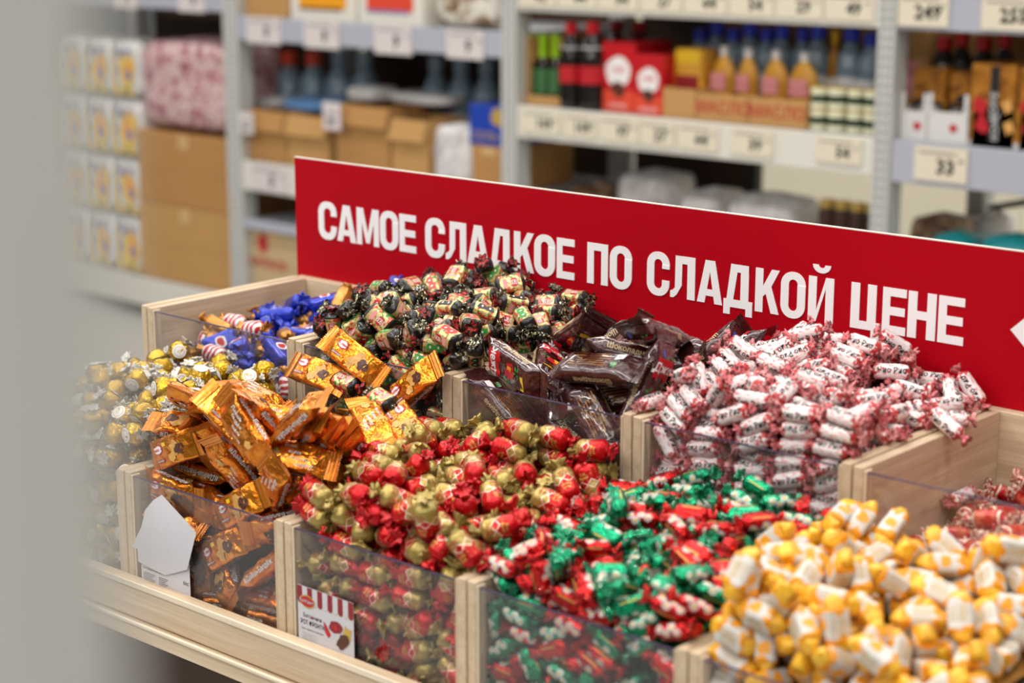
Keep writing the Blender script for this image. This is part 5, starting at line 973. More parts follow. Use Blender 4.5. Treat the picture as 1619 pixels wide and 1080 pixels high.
3,0,-12170,15246,6983,881,61,111, 3,0,-13001,15232,6906,-939,-209,-222, 3,5,-12858,16095,8687,-931,6,142, 3,5,-11849,15876,8600,830,426,-361, 10,5,-12834,15846,8580,-170,764,-601, 10,5,-11408,15320,8417,-19,-966,-252,
3,5,-12329,15262,8002,887,26,-251, 3,5,-11171,16966,8812,872,-187,10, 3,5,-13200,16383,8664,207,-343,-916, 3,5,-13615,15280,7884,330,-28,876, 3,5,-13177,15986,8624,565,814,-82, 3,5,-12050,17373,8844,13,-714,683,
10,5,-13859,16832,8655,-471,139,-399, 3,5,-13203,15260,7883,8,903,379, 3,5,-13072,16559,8935,17,-247,890, 3,5,-11622,17109,8952,-80,270,-887, 3,5,-13333,15300,8432,171,248,890, 10,5,-12479,15635,8359,744,364,171,
10,5,-11072,16419,8687,-941,-8,-63, 10,5,-12825,17194,8872,-87,-106,-79, 10,5,-13804,16061,8601,-932,146,-332, 3,0,-13572,15463,8272,398,-735,-549, 10,5,-13349,15549,8596,-92,-462,788, 3,5,-11511,15508,8558,121,-969,-166,
10,5,-11337,16959,8989,62,29,460, 3,5,-11055,15707,8526,342,-873,336, 3,5,-11045,16739,8749,985,24,-11, 3,0,-12643,15201,6950,179,66,335, 3,5,-11123,15330,8236,141,-59,364, 3,5,-13398,16795,8711,262,846,246,
3,5,-12931,15303,8579,134,171,-924, 10,0,-11502,15255,6859,-280,-157,-946, 3,0,-13389,15178,6779,-827,-297,277, 10,0,-11201,15122,6936,-66,995,69, 10,5,-12741,15300,8068,-218,894,93, 3,5,-11102,17381,8937,-20,-68,-959,
3,5,-13545,15222,6955,-24,193,-951, 3,0,-11266,15136,7113,56,-254,-964, 3,5,-12586,15103,7068,-888,97,220, 3,0,-12074,15116,7050,64,-968,-242, 10,5,-13057,15235,7092,17,927,273, 10,0,-11629,15098,6893,410,-454,752,
3,0,-12602,15244,7150,-135,-916,370, 3,0,-13116,15101,6960,-873,-68,-127, 3,0,-11700,15118,7237,-429,19,-74, 10,5,-13529,15111,7102,-5,-623,-776, 10,0,-11161,15298,7135,504,266,-212, 3,0,-12174,15189,7220,875,-441,198,
3,5,-13133,15101,7342,-249,-764,-461, 10,5,-11208,15093,7850,-803,90,125, 3,5,-12339,15193,7348,-503,-794,341, 3,0,-11572,15258,7273,750,-31,-244, 3,5,-12680,15115,7335,955,-34,-84, 3,5,-13561,15105,7411,-358,-280,-126,
10,5,-12783,15093,7608,-170,570,795, 3,5,-11546,15142,7984,309,-128,-941, 3,5,-13687,15140,7659,5,712,245, 10,5,-13233,15133,7667,-106,152,-977, 10,5,-11133,15104,8264,919,-41,105, 10,5,-12241,15109,7596,88,228,-22,
3,5,-13332,15107,7872,84,-142,986, 3,5,-13600,15157,8227,957,-236,-148, 3,5,-12806,15161,7803,74,140,-979, 3,5,-11520,15139,8242,-434,-337,32, 10,5,-12091,15114,7727,-967,-4,236, 10,5,-11036,15360,8494,330,-915,161,
10,5,-13567,15111,8397,-2,-995,57, 10,5,-12553,15121,7968,-136,227,-963, 10,5,-11774,15188,8152,578,-92,578, 3,5,-13138,15096,8054,18,-839,544, 3,5,-12005,15114,7894,78,238,7, 10,5,-13248,15183,8196,-464,-119,-539,
3,5,-13578,15279,8376,-328,-571,-748, 10,5,-11933,15288,8079,207,641,-514, 10,5,-12131,15115,8155,-67,254,961, 10,5,-12628,15128,8237,-59,-601,-758, 3,5,-11701,15133,8398,24,684,-671, 3,5,-12186,15262,8256,119,940,298,
10,5,-13204,15145,8626,-610,-448,-43, 10,5,-12809,15231,8221,284,399,-829, 10,5,-12996,15108,8418,459,562,-325, 10,5,-11240,15148,8472,287,-895,316, 3,5,-11909,15207,8488,-617,362,-584, 3,5,-12200,15213,8446,510,-182,-303,
3,5,-12775,15156,8573,276,836,24, 10,5,-12434,15162,8422,-911,346,62, 4,5,-8280,16764,8504,637,371,386, 4,5,-9105,15573,8440,-47,-576,175, 4,0,-8366,15129,6434,-87,702,-702, 4,0,-10025,17233,8352,111,968,144,
4,0,-9788,16169,8630,-172,-779,491, 4,0,-9837,15262,6418,-2,28,77, 4,0,-10134,16319,8131,-160,-331,374, 4,5,-9443,15617,8476,-409,721,520, 4,5,-9454,16010,8542,-263,673,-541, 4,5,-8006,17447,8584,93,-691,-711,
4,0,-10346,15196,6409,0,0,-983, 4,0,-9408,17187,8616,706,-427,-418, 4,5,-8162,15955,8453,-405,-633,484, 4,5,-8409,15681,8398,-69,-109,-335, 4,0,-8733,15352,7831,-484,154,552, 4,0,-8406,15424,7614,-212,721,628,
4,5,-9888,17065,8867,-285,-397,481, 4,0,-10482,16463,8018,-413,-592,526, 4,0,-9908,15409,7629,823,8,567, 4,0,-10404,17585,8148,-193,579,-737, 4,0,-7993,15221,6434,-551,443,-443, 4,5,-9886,16606,8499,659,-19,751,
4,0,-7931,15416,7750,854,23,519, 4,5,-9352,16650,8561,-294,-617,683, 4,5,-9772,17422,8654,-936,264,197, 4,0,-10019,17564,8400,-367,-101,-494, 4,0,-10109,16919,8282,-348,-30,-367, 4,5,-8778,16215,8543,860,138,-32,
4,0,-9876,15877,8458,-176,-444,745, 4,5,-8396,16180,8473,-570,-405,355, 4,0,-10300,16724,8115,-109,-70,916, 4,5,-9767,17050,8533,170,185,-71, 4,0,-10216,15425,7446,286,-627,636, 4,0,-9500,15310,6515,-452,-4,-892,
4,5,-9981,16266,8412,47,-224,961, 4,5,-8941,15887,8451,-382,-894,-160, 4,0,-9125,15316,6517,468,4,-884, 4,5,-9821,15580,8163,-137,-260,935, 4,5,-8005,17161,8648,-458,759,438, 4,0,-10365,17246,8197,-258,471,-625,
4,0,-8802,15192,6456,-372,-120,281, 4,0,-10102,15937,8256,206,176,578, 4,5,-7989,16755,8588,194,-859,-310, 4,5,-9556,17628,8754,-120,336,111, 4,5,-8452,17642,8616,321,29,-10, 4,5,-8620,17047,8523,35,-76,993,
4,5,-10270,15770,8050,-263,-431,623, 4,5,-8002,16401,8461,-3,0,-650, 4,5,-8916,17611,8662,674,-158,-254, 4,0,-10263,17137,8495,-959,241,-123, 4,5,-10076,17556,8852,-297,864,-351, 4,0,-9186,15146,6710,-853,-104,-416,
4,0,-10455,16620,8580,561,-372,-672, 4,5,-10237,16557,8799,-317,-464,-816, 4,0,-10657,17207,8333,-676,734,-46, 4,0,-10254,17569,8574,391,97,591, 4,5,-9928,17469,9090,-431,682,-262, 4,5,-8724,15563,8527,468,211,786,
4,5,-9662,16894,8734,-575,-568,253, 4,0,-10374,15213,6652,489,510,510, 4,5,-8376,17276,8668,-867,360,-134, 4,5,-10343,16218,8793,875,383,93, 4,0,-10548,17666,8373,995,0,103, 4,0,-8702,16782,8500,54,-33,995,
4,0,-10351,15242,7635,575,-28,-282, 4,5,-9516,15351,8587,-523,-490,-667, 4,5,-9154,17331,8786,-756,-381,181, 4,0,-8210,15473,8133,599,-77,-721, 4,5,-8225,16492,8739,-811,456,64, 4,5,-8917,17201,8683,913,145,279,
4,0,-8035,15220,6704,-54,-72,-596, 4,5,-8608,16464,8604,194,872,-415, 4,5,-9567,16460,8554,204,647,649, 4,5,-9338,16477,8890,890,353,-248, 4,5,-9334,17645,8940,-128,-859,-419, 4,5,-8611,15889,8566,556,464,-687,
4,5,-10144,17230,8773,338,-845,398, 4,5,-8771,17649,8926,703,127,78, 4,0,-8844,15222,6734,-605,-475,511, 4,0,-8509,15337,6653,-8,-961,34, 4,0,-10529,16820,8362,-770,-28,3, 4,5,-10364,16911,8842,267,-334,-74,
4,5,-9712,15740,8703,75,193,-630, 4,5,-8968,16378,8669,-180,452,838, 4,0,-9489,15232,6852,497,-353,-502, 4,5,-9742,16094,8990,371,-499,166, 4,5,-8067,17691,8767,-256,-659,-659, 4,0,-9836,15201,6675,-474,626,-503,
4,5,-10076,15591,8397,-299,772,-61, 4,5,-9297,15845,8757,-233,-959,-161, 4,5,-8135,16917,8804,-13,980,-189, 4,0,-10319,16400,8323,693,349,431, 4,0,-10370,15931,8433,640,-445,-16, 4,5,-7883,15661,8290,-242,-682,272,
4,0,-10512,15774,8314,16,-757,499, 4,5,-10198,15345,7951,-115,-731,31, 4,5,-10138,16068,8681,-145,-208,-254, 4,0,-10677,16311,8346,512,-500,-488, 4,0,-9268,15231,7017,-506,203,-690, 4,5,-9965,15811,8942,338,176,760,
4,0,-8013,15289,6936,-1,999,-18, 4,5,-9897,16474,8869,-910,-309,161, 4,5,-8844,16566,8853,250,173,97, 4,5,-8717,15133,8651,-237,44,-970, 4,5,-10825,16523,9006,-399,97,912, 4,5,-8444,15376,8133,114,371,-583,
4,5,-10519,15407,8224,106,546,158, 4,5,-10656,17257,8906,384,-506,-542, 4,5,-8321,17630,9092,679,-66,313, 4,5,-10196,16133,9035,-896,-300,256, 4,5,-10463,17640,9008,393,2,918, 4,5,-10698,16226,8614,-516,-496,483,
4,5,-9088,16741,8619,832,-402,336, 4,5,-9073,17122,8955,-338,881,-322, 4,5,-9220,16883,8798,24,-370,-923, 4,5,-10074,15440,8715,622,18,148, 4,5,-8260,17266,8952,633,-188,-229, 4,0,-8452,15189,6849,235,-912,-283,
4,5,-10201,15788,8781,512,33,-583, 4,5,-8396,17337,9230,172,-697,-645, 4,5,-7977,17512,9031,231,-666,-678, 4,5,-9516,15581,8892,-792,-74,117, 4,5,-10065,16652,9044,-615,371,-671, 4,5,-10630,17100,8614,-809,545,221,
4,0,-10521,15245,6920,-500,-500,500, 4,5,-8114,15355,8371,-743,-468,-92, 4,5,-10289,17389,9087,-131,-491,430, 4,5,-9593,16258,8909,-565,483,-61, 4,0,-10132,15231,6666,-580,-503,486, 4,5,-8895,15371,8620,-681,-427,-593,
4,0,-9697,15203,6918,511,594,514, 4,5,-8540,17126,8910,481,-20,-481, 4,5,-10336,15440,8405,-273,512,-475, 4,5,-10667,16726,8815,-322,-638,318, 4,5,-10470,17211,9137,541,670,410, 4,5,-9440,17028,9018,415,685,265,
4,5,-10323,15654,8958,143,208,906, 4,5,-8735,17426,9019,-507,500,605, 4,5,-9291,15319,8748,-222,-785,-136, 4,5,-10489,15417,8675,753,525,389, 4,5,-10594,16281,8943,-303,-161,6, 4,5,-8389,16221,8820,343,-240,799,
4,0,-8862,15261,6997,347,-725,-503, 4,0,-10732,17546,8583,-564,-541,427, 4,0,-10570,17650,8797,-912,38,408, 4,0,-9949,15213,7106,-357,256,-512, 4,0,-8838,15402,7259,-727,-69,-61, 4,0,-8011,15229,7158,-816,577,-41,
4,0,-9352,15366,7230,-819,-150,-209, 4,0,-8331,15203,7113,487,-383,-514, 4,0,-10329,15127,7126,-205,3,-979, 4,0,-10259,15373,7050,267,-605,652, 4,0,-8242,15204,7367,516,592,485, 4,0,-9809,15161,7467,-157,479,798,
4,0,-9608,15215,7308,-359,-331,870, 4,0,-9167,15215,7452,-333,862,-244, 4,0,-7943,15190,7409,-606,329,-387, 4,0,-8768,15209,7456,563,232,757, 4,0,-10278,15146,7348,-41,202,-29, 4,5,-10481,15176,7881,204,-268,677,
4,0,-9002,15136,7712,24,-432,901, 4,0,-9867,15187,7776,267,606,-740, 4,0,-9561,15298,7787,134,563,564, 4,0,-9337,15265,7611,284,260,555, 4,0,-8060,15176,7730,-733,356,-136, 4,0,-8434,15130,7494,496,74,-864,
4,0,-8624,15148,7869,-591,160,371, 4,5,-9336,15430,8010,-493,493,542, 4,5,-9542,15220,8251,326,-607,-268, 4,0,-7927,15204,8178,-638,607,-289, 4,5,-10373,15138,8147,146,-200,969, 4,5,-9953,15211,8006,-603,744,-261,
4,0,-9024,15409,7842,-14,-863,55, 4,5,-10356,15106,8424,101,-702,697, 4,5,-8667,15292,8277,756,-478,275, 4,5,-9229,15196,8081,896,-36,-438, 4,5,-8949,15241,8163,563,578,525, 4,5,-9819,15315,8480,-60,-118,872,
4,0,-8491,15105,8123,660,255,-255, 4,5,-10058,15244,8357,744,7,-590, 4,5,-9554,15165,8690,-633,361,-24, 4,5,-10377,15330,8955,-523,609,45, 4,5,-8245,15123,8315,-694,255,140, 4,5,-7937,15906,8586,183,545,391,
4,5,-9194,15183,8431,-446,-28,580, 4,5,-9855,15221,8900,709,-489,199, 4,5,-10057,15132,8707,25,-859,509, 4,5,-8732,16029,8748,-253,848,-441, 4,5,-10328,15163,9105,278,340,-650, 6,7,-19126,17192,8701,226,-79,826,
6,7,-18264,17288,8836,355,-211,-212, 6,7,-17593,17671,8867,-511,-53,-43, 5,0,-21168,20250,9110,21,-130,-30, 5,0,-21409,18424,8576,-215,-377,-866, 11,0,-23225,19071,8182,-969,141,-50, 12,5,-21176,18208,8665,933,65,-343,
5,0,-22335,20402,8976,446,-599,-659, 12,0,-21617,20512,9096,731,51,145, 11,0,-21477,19018,8931,183,-54,-630, 5,0,-22281,19515,8900,968,245,51, 5,0,-21221,19977,9144,-104,712,676, 11,0,-23330,19366,8636,-874,-146,374,
11,0,-23505,20005,8773,658,-256,-661, 5,0,-22380,19956,8850,-115,-174,313, 11,0,-23387,20607,8183,-504,-647,513, 11,0,-23296,18622,7960,480,868,-88, 5,5,-22608,18972,8624,-778,511,-190, 11,0,-21237,19623,9117,37,-273,-91,
11,0,-20837,20966,9253,981,12,24, 5,0,-20908,18409,7872,5,-928,-372, 5,0,-21407,18257,7939,-5,952,2, 5,5,-23115,20281,9013,-636,-29,535, 12,0,-21865,20141,9001,-494,155,-267, 12,0,-23267,18188,7882,0,986,0,
5,0,-21408,20902,9145,-344,-707,582, 12,0,-23445,19410,7880,-662,-642,282, 12,0,-23097,20929,8335,144,890,37, 5,5,-23322,19811,8401,-29,943,-85, 11,0,-22627,20717,8952,-41,256,-661, 5,0,-20911,18930,9115,176,171,-923,
12,0,-21956,18268,7902,170,951,213, 11,5,-21894,19752,9045,-122,-931,281, 12,0,-22032,18564,8610,-927,-105,-100, 12,0,-22671,18242,7819,0,-12,0, 11,0,-22045,19008,8856,138,973,186, 12,0,-23419,20059,8056,712,-422,-438,
11,0,-22686,18570,8281,599,-116,-31, 5,5,-22792,20274,9370,955,-228,149, 11,0,-22272,20933,9131,-67,-983,-18, 5,5,-22038,18483,8867,219,-13,-390, 5,0,-20860,20163,9425,-926,123,124, 12,5,-23237,19476,8971,-915,284,168,
5,0,-20813,20533,9272,46,-903,427, 5,0,-20764,18189,8000,0,-1000,27, 5,5,-22002,18338,9107,-917,334,-112, 12,5,-22587,18493,8727,744,-207,125, 5,0,-22870,20067,8580,-710,-701,-21, 5,5,-20852,18978,9412,-783,-572,-221,
12,0,-23280,21074,8553,624,-327,322, 5,0,-20767,21034,9518,0,1000,-10, 12,0,-23172,20150,8499,661,71,744, 11,0,-23215,18199,8236,365,-222,90, 12,5,-21928,18812,9035,40,-182,897, 12,5,-21591,18953,9186,143,595,749,
11,0,-23208,18754,8349,797,60,223, 12,0,-21707,20390,9343,23,-79,457, 5,0,-20692,19580,9512,55,-200,-71, 12,0,-22910,19472,8706,202,-84,-834, 11,0,-23316,19480,8204,421,-399,813, 11,0,-21536,21016,9400,-11,992,42,
5,0,-22627,18300,8081,-69,-122,-947, 12,5,-22868,18949,8835,749,-119,191, 12,5,-22419,20072,9141,-963,-78,-222, 5,5,-21683,19789,9285,-390,41,-243, 5,0,-20555,18313,8326,129,-175,695, 11,0,-23178,20527,8580,453,0,106,
12,5,-23239,18938,9132,-95,-418,-840, 5,5,-23429,18282,8545,196,-542,-132, 5,5,-22496,20412,9222,-966,-16,-202, 5,5,-21804,19364,9145,24,-81,-996, 11,0,-22161,18215,8250,-670,241,-17, 12,0,-21581,18296,8168,-414,11,-480,
5,5,-23032,20827,8875,105,-768,591, 5,5,-22652,19331,9064,125,696,-600, 5,5,-21218,18478,8787,62,-954,49, 5,0,-23337,18995,8558,-493,532,686, 5,5,-21123,19541,9505,-696,590,-310, 5,5,-22733,18558,9012,539,173,492,
11,0,-21307,20395,9500,357,-198,572, 12,5,-21573,20117,9603,-440,605,-162, 5,5,-22022,20196,9512,-879,-467,-92, 12,0,-20767,20390,9611,-927,127,114, 5,5,-20715,20535,9877,-147,118,-370, 11,0,-22961,19610,8316,-775,405,-414,
12,0,-20654,18542,8878,438,403,-707, 11,5,-23020,18366,8596,-428,-386,-677, 11,5,-22686,18212,8627,-702,-196,80, 11,0,-20800,21028,9744,-11,1000,-10, 11,5,-23289,18718,8928,537,-381,16, 12,5,-23278,19867,8985,-437,-428,-729,
5,5,-21275,19240,9256,334,-118,-558, 5,5,-21665,18158,8724,442,552,-552, 12,0,-21351,20740,9547,92,-557,822, 12,0,-23429,20691,8752,639,-647,363, 11,5,-22205,18810,9271,-2,993,95, 5,0,-22098,18230,8563,-643,-63,295,
11,5,-23160,18623,8641,229,-557,-795, 5,5,-22718,19746,9273,913,396,64, 5,0,-20622,20721,9579,188,-2,-982, 5,5,-21285,18519,9101,241,77,966, 11,5,-20766,18240,8664,360,-350,776, 5,5,-22631,19671,9054,-92,-132,26,
5,0,-21079,18261,8295,-57,176,179, 11,5,-23239,19284,9147,-18,312,-949, 12,0,-23466,20197,8543,-627,627,328, 5,5,-22960,19986,9084,-654,418,-626, 11,5,-22416,18186,8946,-37,-6,-999, 6,0,-18204,19615,9875,-173,-829,-493,
6,0,-17436,20321,9572,-187,975,-24, 6,0,-18639,20743,7816,-163,10,-61, 6,0,-18906,18238,7870,-928,296,-206, 6,0,-17460,19602,7816,731,662,110, 6,0,-17523,19852,9462,-145,-969,-185, 6,0,-18702,21024,7833,-524,18,-29,
6,0,-19796,19562,9265,-139,-116,-21, 6,0,-19795,20969,9368,709,-169,89, 6,0,-18991,19856,9834,421,886,-132, 6,0,-18343,18719,9343,696,8,-18, 6,0,-17895,20780,9678,-294,-141,-945, 6,0,-17916,20177,9671,-56,-860,429,
6,0,-17703,19524,9743,-222,-909,184, 6,0,-17922,20856,7816,-915,370,-61, 6,0,-17474,19272,9445,891,-176,-135, 6,0,-18429,20421,7816,37,-986,-163, 6,0,-19021,20558,9909,-8,926,-310, 6,0,-17868,18960,9445,642,264,548,
6,0,-19608,20323,9475,-111,458,817, 6,0,-17934,18235,7816,-315,-935,155, 6,0,-18930,20295,9828,-959,-225,-167, 6,0,-19238,18245,7912,-812,-452,-367, 6,0,-19399,19947,9560,122,881,264, 6,0,-18463,20222,9852,116,-887,-429,
6,0,-18340,19880,9923,-73,986,124, 6,0,-19517,19336,9526,-494,-158,383, 6,0,-17850,20435,9710,54,148,951, 6,0,-19803,18878,9173,-924,-21,-86, 6,0,-18849,18723,9322,-900,296,196, 6,0,-19050,19081,9651,296,-128,-156,
6,0,-17453,18220,7868,71,-525,-787, 6,0,-17909,19891,9731,89,101,988, 6,0,-18268,19116,9823,410,-136,-137, 6,0,-17484,20593,9555,-111,515,-845, 6,0,-19532,21025,9687,306,-76,-72, 6,0,-19570,20637,9621,-328,537,-716,
6,0,-19809,20691,9336,-195,-172,-7, 6,0,-18859,20880,9975,-156,842,-496, 6,0,-17446,20922,9576,70,972,186, 6,0,-19873,20194,9348,-631,275,-312, 6,0,-17467,18977,9374,511,-17,-268, 6,0,-18959,19490,9878,-898,6,-219,
6,0,-17591,19608,9482,44,-494,850, 6,0,-18332,20540,9898,-272,-761,-588, 6,0,-19555,19704,9624,-756,278,410, 6,0,-18322,20940,9930,-897,431,8, 6,0,-19804,19236,9317,-984,-91,86, 6,0,-17950,19314,9628,-875,-432,184,
6,0,-18443,18241,7839,-285,956,-20, 6,0,-19802,19824,9372,13,-727,682, 6,0,-19677,18282,7816,163,-16,-94, 6,0,-19351,18983,9394,44,-274,732, 6,0,-17488,21019,7816,-95,982,-163, 6,0,-18374,20126,10046,-975,-170,72,
6,0,-19916,20506,9670,376,-523,-183, 6,5,-19104,20224,10020,146,-291,-160, 6,5,-18950,21021,10237,-196,-429,9, 6,5,-17818,20085,9902,174,-623,761, 6,0,-19947,20149,9726,961,-82,188, 6,0,-18361,18249,8086,101,-72,892,
6,0,-19507,20592,9860,-84,-94,-945, 6,5,-18523,20926,10151,-455,-856,121, 6,0,-18704,18819,9647,-687,535,448, 6,5,-19191,19038,9850,220,-86,-908, 6,0,-19431,20329,9762,-275,95,-916, 6,0,-18141,19364,9900,14,-923,380,
6,5,-19587,19965,9847,-674,-219,706, 6,0,-18354,18886,9657,225,334,200, 6,0,-19429,18163,8076,-633,-150,-126, 6,0,-19653,19046,9721,266,780,566, 6,5,-17587,19523,9952,299,-849,-319, 6,0,-17035,20750,9698,-484,-515,515,
6,5,-17373,19120,9667,6,237,-970, 6,0,-19891,20908,9605,-34,-267,853, 6,0,-17372,21063,9788,14,863,-505, 6,0,-19293,20596,7816,157,-44,-266, 6,0,-17747,18830,9624,-49,460,-497, 6,0,-17682,18325,8125,-312,-463,-815,
6,5,-17354,18848,9614,-224,829,485, 6,0,-18106,20603,7920,-497,-272,771, 6,5,-18767,19940,9985,496,743,-447, 6,5,-17286,19951,9659,-769,172,-303, 6,5,-17314,20252,9811,16,326,-945, 6,0,-19664,19407,9838,886,-385,-226,
6,0,-19969,20933,7922,681,-439,-554, 6,5,-18298,20407,10140,-44,-250,-947, 6,0,-19984,19200,9629,-254,153,-929, 6,5,-17252,19503,9663,-333,861,-286, 6,5,-19367,19548,9794,75,491,208, 6,0,-19589,20936,9914,-393,-27,-84,
6,5,-17607,19867,9892,247,308,-92, 6,0,-17388,20812,8083,-338,704,410, 6,5,-17787,20813,9927,14,-863,-432, 6,0,-17581,20503,7833,510,121,196, 6,5,-17325,20550,9854,518,-85,231, 6,0,-19942,19901,9644,925,159,-100,
6,5,-19098,20630,10135,-266,-180,892, 6,0,-17922,18237,8048,-335,-928,154, 6,0,-19837,19563,9600,940,-294,2, 6,5,-18044,19694,10076,851,342,-271, 6,0,-18050,20206,7816,-76,144,-872, 6,0,-19651,18725,9406,-16,-235,881,
6,5,-18684,19188,9944,245,-573,463, 6,0,-18725,18249,8145,411,912,16, 6,0,-19047,18254,8220,408,-43,-513, 6,0,-19289,18799,9565,21,39,-994, 6,5,-17768,19199,9900,416,-699,315, 6,5,-17552,19783,10153,211,-578,-665,
6,5,-18246,18759,10001,203,674,401, 6,5,-19367,20450,10231,-782,568,188, 6,5,-19281,19267,10017,253,-22,-941, 6,0,-17758,19393,7816,108,-123,-742, 6,0,-19883,18825,9657,-117,-988,100, 6,5,-19960,19882,9911,-66,-967,185,
6,0,-18069,18362,8346,174,752,-565, 6,5,-19524,20161,10100,-325,352,-42, 6,5,-17076,19791,9928,-333,-916,-176, 6,5,-20302,21037,9817,-190,-723,-478, 6,5,-17281,20176,10032,-78,996,3, 6,5,-18254,19892,10181,-149,986,1,
6,0,-17776,20562,9964,722,183,106, 6,5,-17471,20421,10073,8,448,-884, 6,5,-17321,19311,9863,21,-1,-999, 6,0,-19581,18297,8317,-801,184,-216, 6,5,-17541,18181,8296,160,533,-160, 6,5,-19811,20376,10049,295,-139,443,
6,0,-20075,19495,9818,-101,-72,570, 6,5,-19811,19924,10107,705,-638,-207, 6,0,-18790,20184,7833,531,665,410, 6,0,-20314,20186,9771,382,107,-917, 6,5,-17765,20213,10134,-768,132,-240, 6,5,-17926,21056,9902,-583,199,773,
6,5,-19245,19889,9969,-884,-331,-276, 6,5,-18255,20692,10213,-792,-111,300, 6,5,-18154,19050,10112,-49,533,844, 6,5,-19580,19026,9978,-689,533,-173, 6,0,-17387,18343,8253,-544,-234,-800, 6,5,-18102,20297,10306,-157,465,-763,
6,5,-19388,18169,8656,168,729,-614, 6,5,-18952,18895,9906,710,177,455, 6,5,-19395,18666,9765,-34,-998,-37, 6,5,-19610,20704,10054,86,913,-395, 6,5,-17426,18951,9863,282,-194,-914, 6,5,-17859,18891,9969,975,76,-3,
6,5,-17294,20806,9866,-786,-275,-130, 6,0,-17987,18176,8319,-624,-210,-91, 6,5,-19100,19624,10071,992,36,116, 6,5,-19697,21049,10117,987,-4,23, 6,5,-20028,19523,10088,-18,452,875, 6,5,-17527,19077,10142,29,-529,-753,
6,5,-17453,21032,10054,-21,548,836, 6,0,-18348,18212,8406,-946,124,-284, 6,0,-20131,20772,9825,-535,120,57, 6,5,-19985,19130,9930,69,269,-694, 6,5,-16897,20044,9754,280,-579,716, 6,5,-17137,19548,10035,-164,-830,471,
6,0,-19172,18384,8528,174,522,-825, 6,0,-18787,18263,8439,15,340,-655, 6,5,-19841,18169,8352,-592,286,185, 6,5,-19217,20962,10280,-855,363,-371, 6,5,-18154,19280,10156,55,-654,754, 6,5,-18949,18387,9028,-228,932,-134,
6,0,-17888,18244,8641,129,-670,-701, 6,0,-18342,18370,8551,18,958,-275, 6,5,-17913,18450,9068,-402,-800,-264, 6,0,-19850,18482,8932,200,112,-358, 6,5,-17333,18291,8995,42,295,642, 6,5,-17408,18247,8591,-441,-863,-22,
6,0,-18890,18202,8707,227,263,934, 6,0,-18602,18274,8751,146,320,871, 6,5,-19847,18309,8518,644,-369,-33, 6,5,-19512,18306,8759,149,-707,-225, 6,5,-18252,18402,8821,-897,-21,-43, 6,0,-19837,18534,9225,60,-800,-501,
6,5,-18461,18224,9196,-287,575,-742, 6,5,-19381,18180,9164,-735,214,613, 6,5,-17662,18390,9161,-539,-704,-412, 6,0,-19304,18613,9163,94,905,409, 6,5,-19856,18181,8799,21,927,-52, 6,5,-17981,18218,9067,62,-61,-174,
6,5,-17497,18182,8830,1,-997,20, 6,0,-18366,18515,9208,-698,-91,-188, 6,0,-18986,18162,9253,-809,17,9, 6,0,-17454,18607,9183,-259,159,-279, 6,5,-18804,18332,9325,-24,-971,224, 6,0,-18349,18585,9558,54,16,-31,
6,0,-19324,18395,9251,306,348,-871, 6,5,-18291,18164,9387,640,215,-193, 6,5,-18747,18445,9528,59,400,852, 6,5,-17450,18207,9386,27,733,595, 6,5,-19966,18250,9117,149,721,-75, 6,5,-19685,18252,9213,-381,37,745,
6,5,-17439,18561,9539,-265,-221,51, 6,5,-17891,18226,9323,-569,153,-302, 6,5,-18886,18243,9585,-408,291,-302, 6,0,-17874,18482,9459,-250,-387,807, 6,0,-19907,18534,9566,-141,-944,-127, 6,5,-19967,18241,9740,-393,-471,757,
6,5,-19816,18428,9869,-226,215,557, 6,5,-18724,18554,9751,-99,-275,931, 6,5,-17769,18178,9593,-200,35,32, 6,5,-17290,18264,9674,198,927,220, 6,0,-19440,18326,9477,76,-199,-81, 6,5,-17396,18625,9830,-855,-352,60,
6,5,-19639,18189,9800,-127,649,223, 6,5,-17856,18518,9705,59,-74,-366, 6,5,-18516,18184,9780,-566,-27,-150, 6,5,-19086,18171,9760,-395,212,889, 6,5,-18249,18313,9598,-367,143,-12, 6,5,-18835,18304,10011,350,-500,790,
6,5,-17840,18641,9935,-591,-15,82, 6,5,-18788,18615,10080,-602,196,-670, 6,5,-17017,18364,9788,-506,-479,716, 6,5,-18247,18516,9816,660,-133,-209, 6,0,-20524,18866,9343,-597,-675,212, 6,5,-17639,18235,9844,281,-958,-34,
6,5,-19492,18294,10050,343,-210,-302, 6,5,-19435,18417,9818,-356,686,611, 6,5,-19269,18262,9852,-487,-328,13, 6,5,-17411,18687,10090,930,-358,-28, 6,5,-18060,18206,9942,373,617,-691, 6,5,-19780,18830,10001,-213,305,-471,
6,5,-16769,18236,8593,-436,-706,41, 6,5,-19438,18566,10134,-372,201,794, 6,5,-19284,18902,10070,-780,573,144, 6,5,-19098,18504,10108,359,-786,-300, 6,5,-18533,18809,9978,696,689,70, 6,5,-17764,18390,9979,-968,-152,-169,
6,5,-17380,18182,9995,-987,4,157, 7,0,-14770,18318,7904,-692,-147,147, 7,5,-16301,19286,9003,130,-23,-880, 7,5,-15322,19362,9870,588,728,339, 7,0,-14957,19455,9014,985,-3,-171, 7,0,-16127,18202,8005,-38,-794,-603,
7,5,-14266,20473,9742,365,-81,-805, 7,5,-14636,20077,9646,373,-12,-876, 7,5,-14683,19518,9269,-612,-131,358, 7,5,-16208,19319,9311,468,877,105, 7,0,-16030,18510,8008,-13,651,753, 7,5,-14846,18185,8307,-26,-651,-759,
7,5,-14711,20595,9631,-122,725,-435, 7,5,-14704,19945,9929,-900,266,-156, 7,5,-16072,18694,8644,57,618,-781, 7,5,-15075,19784,9779,863,-316,-59, 7,5,-14639,18865,9291,378,-307,688, 7,0,-16102,20127,9307,-24,-79,-555,
